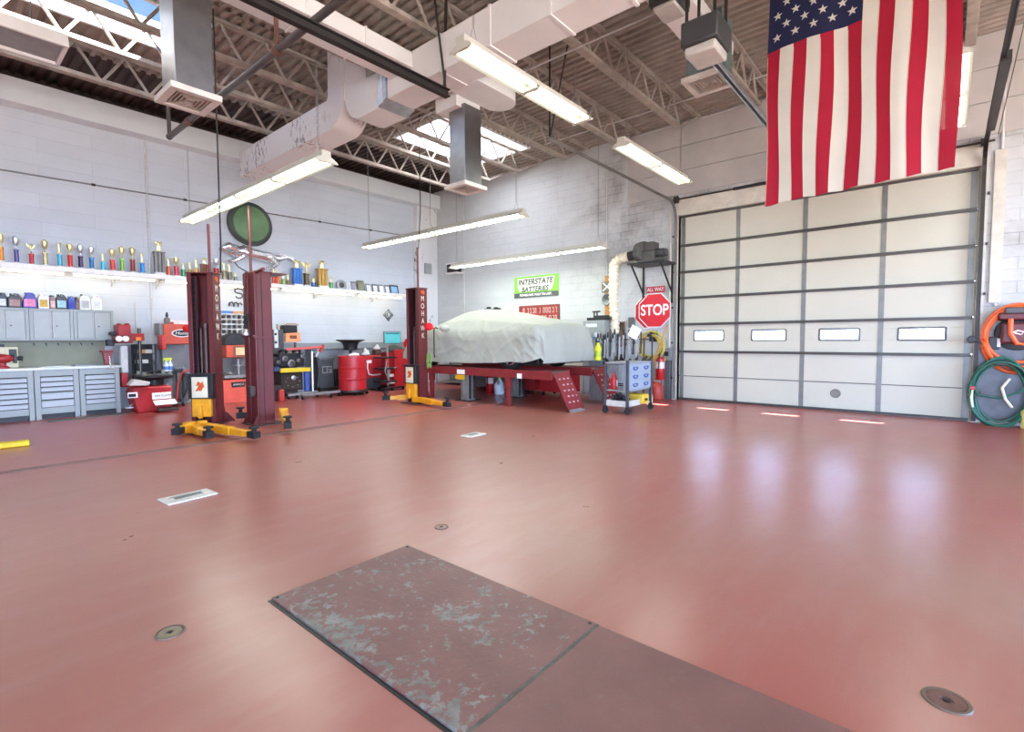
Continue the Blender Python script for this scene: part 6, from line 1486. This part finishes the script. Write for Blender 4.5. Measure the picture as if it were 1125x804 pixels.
# grey door operator box and fire extinguisher
v = at(741, 392, 0, XW-.1)
t = thing('door_control_box', 'dark grey control box and conduit at the left foot of the garage door', 'control box', (XW, 4.86, 0))
b = MB(); b.box(-.14, 0, -.15, .2, .9, 1.18); b.build('case', M('ctl_grey', '#77797a', .5), t, bevel=.008)
b = MB(); b.box(-.10, 0, -.10, .03, 0, .9); b.build('conduit', M('ctl_dark', '#4d4f50', .5), t, bevel=.01)
b = MB(); b.box(-.16, -.14, -.08, .02, 1.0, 1.1); b.build('button_plate', black, t)
def extinguisher(lab, x, y, z):
    t = thing('fire_extinguisher', lab, 'fire extinguisher', (x, y, z), 0, 'fire extinguishers')
    MB().lathe([(.09, 0), (.10, .02), (.10, .42), (.09, .48), (.04, .53), (.035, .56)], (0,0,0), 24).build('cylinder', M('ext_red', '#B3161C', .3, var=.05), t)
    b = MB(); b.box(-.02, .1, -.015, .015, .6, .615); b.bar((-.02, 0, .58), (.12, 0, .56), .03, .012); b.cyl((0,0,.55), (0,0,.6), .025, 10); b.tube([(-.02, 0, .57), (-.1, -.02, .52), (-.12, -.02, .3), (-.11, -.02, .22)], .013, 8); b.build('valve', black, t)
    b = MB(); b.lathe([(.101, .26), (.102, .27), (.102, .40), (.101, .41)], (0,0,0), 24, caps=False); b.build('label', M('ext_label', '#D9C9C4', .5, var=.2, scale=20), t)
    return t
v = at(725, 427, 0, XW-.15); te = extinguisher('red fire extinguisher on the right wall left of the garage door', XW-.15, v.y, .45)
b = MB(); b.box(.08, .145, -.03, .03, .2, .4); b.build('bracket', dark_steel, te)
v = at(728, 438, 2, 0)
t = thing('gas_can', 'rusty red safety can on the floor under the fire extinguisher', 'can', (10.95, 4.98, 0))
MB().lathe([(.13, 0), (.14, .02), (.14, .30), (.12, .33), (.06, .38), (.05, .40)], (0,0,0), 24).build('can', M('can_rust', '#A5372a', .5, var=.3, scale=12), t)
b = MB(); b.tube([(0, -.1, .34), (0, -.1, .46), (0, .1, .46), (0, .1, .34)], .012, 6); b.cyl((0,.05,.38), (-.06,.12,.44), .025, 10); b.build('spout', M('can_rust'), t)
# equipment cabinet with tools right of the car
q_ = side_rect(640, 349, 664, 400, 10.5)
t = thing('equipment_cabinet', 'grey equipment cabinet with paper labels at the right end of the covered car', 'cabinet', (10.85, (q_[0]+q_[1])/2, 0)); hw = (q_[1]-q_[0])/2
b = MB(); b.box(-.35, .35, -hw, hw, .05, 1.84); b.build('body', M('eq_grey', '#8f9391', .45), t, bevel=.012)
b = MB(); b.box(-.36, -.35, -hw+.05, hw-.05, .1, .8); d_ = b.build('door', M('eq_grey2', '#9da19f', .45), t, bevel=.006)
MB().cyl((-.38, -hw+.1, .4), (-.38, -hw+.1, .55), .01, 6).build('handle', dark_steel, d_)
b = MB()
for k, (y, z, w, h) in enumerate(((.05, 1.72, .3, .08), (-.1, 1.5, .12, .1), (.12, 1.35, .16, .12), (-.12, 1.25, .12, .1), (-.05, 1.05, .14, .08))): b.box(-.358, -.35, y-w/2, y+w/2, z-h/2, z+h/2)
b.build('paper_label', M('lab_paper', '#D5DCE6', .6, var=.15, scale=20), t)
b = MB()
for k, (y, z) in enumerate(((-.02, 1.42), (-.22, 1.38), (.02, 1.15), (.2, 1.5))): b.box(-.362, -.352, y-.03, y+.03, z-.03, z+.03)
b.build('blue_sticker', M('sticker_blue', '#3E69A8', .5), t)
t = thing('printer', 'black flat device on top of the grey equipment cabinet', 'device', (10.8, (q_[0]+q_[1])/2-.1, 1.84))
b = MB(); b.box(-.25, .2, -.3, .32, 0, .07); b.box(-.15, .15, -.2, .2, .07, .12); b.build('case', black, t, bevel=.01)
b = MB(); b.cyl((0, .18, .12), (0, .18, .24), .02, 8); b.cyl((0, .26, .07), (0, .26, .22), .02, 8); b.box(-.02, .02, .1, .3, .2, .24); b.build('stand', dark_steel, t)
t = thing('tool_board', 'brown tool board with hanging dark tools beside the equipment cabinet', 'tool board', (XW-.02, 6.15, 1.2))
MB().box(-.03, 0, -.22, .28, 0, .62).build('board', M('board_brown', '#8d6d52', .7, var=.25), t)
b = MB()
for k in range(7):
    y = -.18+k*.065; b.tube([(-.05, y, .55), (-.05, y+.01, .38+.04*(k % 3))], [.016, .008], 6); b.ball((-.05, y, .57), (.02, .025, .03), 0, 8, 6)
b.build('hand_tool', M('tool_dark', '#3c3733', .5, .4), t)
# rack of clamps/hand tools on posts
q_ = side_rect(660, 372, 712, 402, 10.4)
t = thing('tool_rack', 'standing rack full of clamps and black-handled tools between car and STOP sign', 'tool rack', (10.4, (q_[0]+q_[1])/2, 0)); hw = (q_[1]-q_[0])/2
b = MB()
for s in (-1, 1):
    for x in (-.2, .2): b.cyl((x, s*hw, 0), (x, s*hw, 1.42), .018, 8)
for z in (.35, .85, 1.38): b.bar((-.2, -hw, z), (-.2, hw, z), .025, .025); b.bar((.2, -hw, z), (.2, hw, z), .025, .025)
b.box(-.22, .22, -hw, hw, .82, .845); b.build('frame', dark_steel, t)
rr = random.Random(4); n = 18
for k in range(n):
    y = -hw+.05+(2*hw-.1)*k/(n-1); b = MB(); h = rr.uniform(.3, .5); x = -.22+rr.uniform(-.03, .05); z = 1.36+rr.uniform(0, .14)
    b.cyl((x, y, z), (x, y+.015, z-h), .019, 6); b.box(x-.03, x+.03, y-.018, y+.018, z-h*.35, z-h*.2); b.cyl((x-.05, y, z-h*.9), (x+.02, y, z-h*.9), .01, 6)
    o = b.build('clamp', M('clamp_steel', '#B9BCBC', .35, .7) if k % 3 else M('clamp_dark', '#4a4745', .45, .5), t)
    b = MB(); b.ball((x, y, z+.06), (.024, .022, .08), 0, 8, 6); b.build('grip', black if k % 4 else M('grip_brown', '#5a4232', .5), o)
b = MB(); rr = random.Random(9)
for k in range(16): y = -hw+rr.uniform(.03, 2*hw-.03); b.bar((-.1+rr.uniform(-.1, .2), y, .86), (-.05+rr.uniform(-.1, .2), y+rr.uniform(-.12, .12), .92+rr.uniform(0, .12)), .05, .03)
tag(b.build('loose_tools', M('tool_dark'), t), kind='stuff')
t = thing('note_card', 'white card tilted on the clamp rack beside the STOP sign', 'card', (10.12, at(697, 365, 0, 10.12).y, at(697, 365, 0, 10.12).z))
cm = Matrix.Rotation(R(28), 4, 'X'); MB().box(-.004, .004, -.12, .12, -.13, .13, 0, cm).build('card', paper, t); MB().box(.004, .06, -.02, .02, -.03, .03, 0, cm).build('clip', dark_steel, t)
v = at(657, 386, 0, 10.1)
t = thing('spray_can', 'bright yellow bottle hanging at the end of the covered car', 'bottle', (10.1, v.y, v.z-.2))
MB().lathe([(.07, 0), (.075, .02), (.075, .28), (.03, .36), (.03, .40)], (0,0,0), 18).build('bottle', M('hivis_yellow', '#E6E62A', .4), t)
MB().lathe([(.076, .08), (.077, .09), (.077, .2), (.076, .21)], (0,0,0), 18, caps=False).build('label', M('hivis_label', '#b9c93a', .5), t)
b = MB(); b.cyl((0,0,.4), (0,0,.44), .035, 10); b.build('cap', black, t)
tag(MB().box(-.12, .08, -.16, .16, -.025, 0).box(-.12, -.07, -.16, .16, -v.z+.2, -.02).build('bottle_bracket', galv, loc=(10.1, v.y, v.z-.2)), 'grey stand plate under the yellow bottle', 'stand')
# drawer cart in front
t = thing('tool_cart', 'grey tool cart with blue-marked drawers and a lower tray, nearest the garage door', 'tool cart', (8.88, 4.62, 0))
W_, D_ = .48, .23
b = MB()
for x in (-W_, W_):
    for y in (-D_, D_): b.box(x-.025, x+.025, y-.025, y+.025, .12, 1.0 if y < 0 else .9)
b.build_each('post', M('cart_dark', '#4a4c50', .45, .3), t, bevel=.004)
b = MB(); b.box(-W_, W_, -D_-.02, D_+.02, .93, .96); b.build('top', M('cart_top', '#8f9297', .4, .2), t, bevel=.006)
b = MB(); b.box(-W_, W_, -D_, D_, .42, .44); b.build('shelf', M('cart_top', '#8f9297', .4, .2), t, bevel=.006)
b = MB(); b.box(-W_+.02, W_-.02, -D_+.0, -D_+.10, .44, .93); cs = b.build('drawer_case', M('cart_blue_grey', '#93A0AC', .42, var=.05), t, bevel=.006)
for r_ in range(3):
    b = MB(); z0 = .455+r_*.155; b.box(-W_+.03, W_-.03, -D_-.014, -D_, z0, z0+.145); dw = b.build('drawer', M('cart_blue_grey'), t, bevel=.004)
    b = MB()
    for s in (-1, 1):
        x = s*.22+.02; z = z0+.08
        b.tube([(x-.09, -D_-.016, z+.02), (x-.06, -D_-.018, z-.02), (x, -D_-.018, z-.03), (x+.06, -D_-.018, z-.02), (x+.09, -D_-.016, z+.02)], .014, 6); b.box(x-.07, x+.07, -D_-.02, -D_-.012, z+.012, z+.03)
    tag(b.build('mark', M('mark_blue', '#2F548F', .5), dw), 'dark blue printed mark')
b = MB(); b.box(-W_, W_, -D_, D_, .14, .16); b.box(-W_-.005, -W_+.01, -D_, D_, .14, .25); b.box(-W_, W_*.3, -D_-.005, -D_+.01, .14, .25); b.box(-W_, W_, D_-.01, D_+.005, .14, .25); b.build('tray', M('cart_tray', '#C3C2BA', .45), t, bevel=.004)
b = MB()
for x in (-W_, W_):
    for y in (-D_, D_): b.lathe([(.02, -.02), (.058, -.018), (.058, .018), (.02, .02)], (x, y, .058), 18, ax=(1, .3, 0)); b.box(x-.03, x+.03, y-.028, y+.028, .09, .14)
b.build('caster', black_rub, t)
b = MB(); rr = random.Random(12)
for k in range(22):
    x = rr.uniform(-W_+.06, W_-.06); y = rr.uniform(-D_+.05, D_-.05); p0_ = Vector((x, y, .17)); p1_ = p0_+Vector((rr.uniform(-.12, .12), rr.uniform(-.12, .12), rr.uniform(.08, .2)))
    b.tube([p0_, p0_.lerp(p1_, .6), p1_], [rr.uniform(.02, .04), .03, .02], 8)
tag(b.build('air_tools', M('tool_mix', '#2a2a30', .4, .4, .5, 10), loc=(8.88, 4.62, 0)), 'jumble of dark air tools in the lower tray of the tool cart', 'tools', kind='stuff')
t = thing('paint_gun', 'red bottle-shaped tool standing in the cart tray on its left side', 'bottle', (8.55, 4.75, .44))
MB().lathe([(.06, 0), (.065, .02), (.065, .2), (.03, .28), (.03, .32)], (0,0,0), 16).build('body', bright_red, t); MB().box(-.02, .02, -.07, -.06, .06, .18).build('label', paper, t)
t = thing('yellow_case', 'yellow plastic case at the right end of the cart tray', 'case', (9.0, 4.55, .16))
MB().box(-.12, .12, -.24, .1, .0, .18).build('case', M('case_yellow', '#D9B63a', .5), t, bevel=.015); b = MB(); b.box(-.05, .05, -.25, -.24, .06, .1); b.build('latch', black, t)
tag(MB().lathe([(.05, 0), (.055, .02), (.055, .24), (.03, .3), (.03, .34)], (0,0,0), 14).build('white_bottle', M('bottle_cream', '#DED6B8', .5), loc=(9.62, 4.52, 0)), 'cream bottle on the floor behind the tool cart', 'bottle')
# low red chests behind the rack
def low_chest(lab, y, w, m_, h):
    t = thing('low_tool_chest', lab, 'tool chest', (10.31, y, 0), 0, 'low chests under the car')
    b = MB(); b.box(-.26, .28, -w, w, .1, h); b.build('body', m_, t, bevel=.01)
    b = MB(); b.box(-.275, -.26, -w+.03, w-.03, h-.22, h-.03); d_ = b.build('drawer', m_, t, bevel=.004)
    b = MB(); b.box(-.295, -.275, -w*.5, w*.5, h-.06, h-.045); b.build('handle', galv, d_)
    b = MB()
    for s in (-1, 1):
        for x in (-.24, .24): b.cyl((x, s*(w-.1)-.015, .05), (x, s*(w-.1)+.015, .05), .05, 12)
    b.build_each('caster', black_rub, t)
low_chest('low red tool chest seen under the rack on the left', 8.25, .42, red, .72)
low_chest('low red tool chest seen under the rack on the right', 7.25, .42, bright_red, .72)
low_chest('low grey chest seen under the rack at its far left', 9.75, .5, M('low_grey', '#5a5d60', .5), .62)
extinguisher('red fire extinguisher standing under the car rack', 9.55, at(538, 430, 0, 9.55).y, 0)
t = thing('plastic_jug', 'white plastic jug standing under the car rack', 'jug', (9.6, at(549, 430, 0, 9.6).y, 0))
MB().lathe([(.13, 0), (.14, .02), (.14, .24), (.08, .33), (.03, .36), (.03, .39)], (0,0,0), 18).build('bottle', M('jug_milky', '#D8DCE0', .4), t); MB().cyl((0,0,.38), (0,0,.42), .035, 12).build('cap', M('trigger_yellow'), t)
# ---- right of the garage door: hose reels
v = at(1117, 366, 0, XW-.2)
t = thing('hose_reel', 'thick orange hose wound on a dark red wall reel', 'hose reel', (XW, v.y-.02, v.z))
MB().lathe([(.26, .02), (.27, .03), (.27, .06), (.24, .07)], (0,0,0), 32, ax=(-1,0,0)).build('back_plate', dark_steel, t)
b = MB(); b.box(-.30, -.02, -.2, .2, -.16, .16); b.box(-.26, 0, -.24, .24, .2, .32); b.build('housing', M('reel_maroon', '#5f2327', .45), t, bevel=.03)
b = MB(); b.box(-.28, -.0, -.17, .17, .30, .40); b.build('top_bracket', M('bracket_grey', '#4a4a4c', .5), t, bevel=.02)
b = MB(); b.box(-.305, -.3, -.1, .1, -.04, .06); lg = b.build('badge', M('reel_maroon2', '#6b2a30', .4), t)
MB().tube([(-.31, .07, .01), (-.31, .02, .04), (-.31, -.05, .02), (-.31, -.02, -.02), (-.31, .05, -.0)], .012, 6).build('badge_mark', white, lg)
pts = []
for k in range(5*32):
    a_ = 2*pi*k/32; lp = k/32
    pts.append((-.13-.03*((lp*.7) % 1)-.05*(int(lp) % 2), (.36+.05*(int(lp) % 3)*.5)*cos(a_), (.40+.05*(int(lp) % 3))*sin(a_)-.05-.03*int(lp)*(1 if sin(a_) < 0 else 0)))
MB().tube(pts, .026, 8).build('hose', M('hose_orange', '#E0622a', .45, var=.06), t)
MB().tube([(-.33, .1, .22), (-.35, .1, .0), (-.34, .02, -.16), (-.34, -.1, -.18), (-.34, -.2, .05), (-.33, -.2, .2)], .032, 8).build('hose_end', M('hose_orange'), t)
v = at(1098, 430, 0, XW-.2)
t = thing('garden_hose', 'coiled dark green hose hanging low on the wall right of the garage door', 'hose', (XW-.13, v.y, .56))
pts = []
for k in range(6*32):
    a_ = 2*pi*k/32; lp = int(k/32)
    pts.append((-.10-.035*(lp % 4)-.01*sin(a_), (.30+.015*(lp*3 % 5)+.012*sin(2*a_+lp))*cos(a_), (.47+.02*(lp*2 % 5))*sin(a_)*(1.0 if sin(a_) > 0 else 1.05)-.012*lp))
MB().tube(pts, .017, 8).build('coil', M('hose_green', '#1F5A48', .45, var=.08), t)
MB().tube([(-.15, .33, .1), (-.19, .25, -.08), (-.19, .0, -.12), (-.19, -.22, .0), (-.17, -.3, .1)], .017, 8).build('loop', M('hose_green'), t)
b = MB(); b.tube([(-.2, .32, .0), (-.2, .33, -.12), (-.2, .31, -.28)], [.014, .02, .016], 8); b.tube([(-.2, -.1, .2), (-.2, -.02, .05), (-.2, -.06, -.12), (-.2, -.14, -.25)], .02, 8); tag(b.build('nozzle', M('nozzle_cream', '#d5cfb6', .5), t), 'cream nozzle ends')
MB().box(-.22, -.17, .29, .36, .0, .06).build('coupling', bright_red, t, bevel=.01)
b = MB(); b.box(-.2, .13, -.08, .08, .40, .47); b.build('hanger', dark_steel, t, bevel=.01)
t = thing('wall_panel', 'dark smeared sheet on the wall behind the green hose', 'panel', (XW, v.y-.1, .05))
MB().box(-.03, 0, -.55, .38, 0, 1.2).build('sheet', M('dark_sheet', '#47474a', .35, var=.45, scale=5), t)
v = at(1086, 374, 0, XW-.15)
t = thing('door_lock_bracket', 'black bracket with round end on the wall right of the garage door', 'bracket', (XW, v.y, v.z))
b = MB(); b.cyl((-.14, .2, .02), (-.2, .2, .02), .06, 16); b.bar((-.12, .2, .0), (-.12, -.1, -.02), .05, .05); b.box(-.16, 0, -.13, .0, -.14, .06); b.build('arm', black, t, bevel=.012)
MB().box(-.17, -.155, -.14, -.1, -.1, .03).build('tag', paper, t)
v = at(1122, 440, 0, XW-.3)
t = thing('yellow_jug', 'pale yellow jug at the right edge below the orange hose', 'jug', (XW-.3, v.y-.10, .0))
MB().lathe([(.09, 0), (.10, .02), (.10, .25), (.04, .34), (.035, .38)], (0,0,0), 18).build('bottle', M('jug_pale_yellow', '#DCD78A', .45), t); MB().cyl((0,0,.38), (0,0,.42), .04, 12).build('cap', M('hivis_yellow'), t)
# ================================================================== LIGHT + CAMERA
w = bpy.data.worlds.new('sky'); S.world = w; w.use_nodes = True
n = w.node_tree.nodes; l = w.node_tree.links; bg = n['Background']
tc = n.new('ShaderNodeTexCoord'); sp = n.new('ShaderNodeSeparateXYZ'); l.new(tc.outputs['Generated'], sp.inputs[0])
r_ = ramp(n, [(0, (.55, .5, .45)), (.46, (.55, .53, .52)), (.505, (.50, .66, .98)), (.63, (.40, .57, 1)), (.70, (.20, .48, .96)), (.8, (.14, .40, .95)), (1, (.12, .36, .9))])
mr = n.new('ShaderNodeMapRange'); mr.inputs[1].default_value = -1; mr.inputs[2].default_value = 1; l.new(sp.outputs['Z'], mr.inputs[0])
l.new(mr.outputs[0], r_.inputs[0]); l.new(r_.outputs[0], bg.inputs['Color'])
st = n.new('ShaderNodeMapRange'); st.inputs[1].default_value = .26; st.inputs[2].default_value = .41; st.inputs[3].default_value = WORLD_H; st.inputs[4].default_value = WORLD_Z
l.new(sp.outputs['Z'], st.inputs[0]); l.new(st.outputs[0], bg.inputs['Strength'])
sl = bpy.data.lights.new('sun', 'SUN'); sl.energy = SUN; sl.angle = R(.6); sl.color = (1, .98, .95)
so = bpy.data.objects.new('sun', sl); C.objects.link(so)
so.rotation_euler = Vector((-1.2, .7, -1.45)).to_track_quat('-Z', 'Y').to_euler(); so.location = (20, -6, 20)
cd = bpy.data.cameras.new('camera'); cd.sensor_width = 36; cd.sensor_fit = 'HORIZONTAL'; cd.lens = FPX/1125*36; cd.clip_end = 200; cd.clip_start = .05
co = bpy.data.objects.new('camera', cd); C.objects.link(co)
m = Matrix((( _R.x, -_D.x, -_F.x, 0), (_R.y, -_D.y, -_F.y, 0), (_R.z, -_D.z, -_F.z, HC), (0, 0, 0, 1)))
co.matrix_world = m
S.camera = co
S.view_settings.view_transform = 'Standard'; S.view_settings.look = 'None'; S.view_settings.gamma = 1; S.view_settings.use_curve_mapping = False
S.view_settings.exposure = EXPOSURE
S.cycles.use_denoising = True
S.cycles.max_bounces = 10; S.cycles.diffuse_bounces = 5; S.cycles.transparent_max_bounces = 16
S.cycles.sample_clamp_indirect = 8
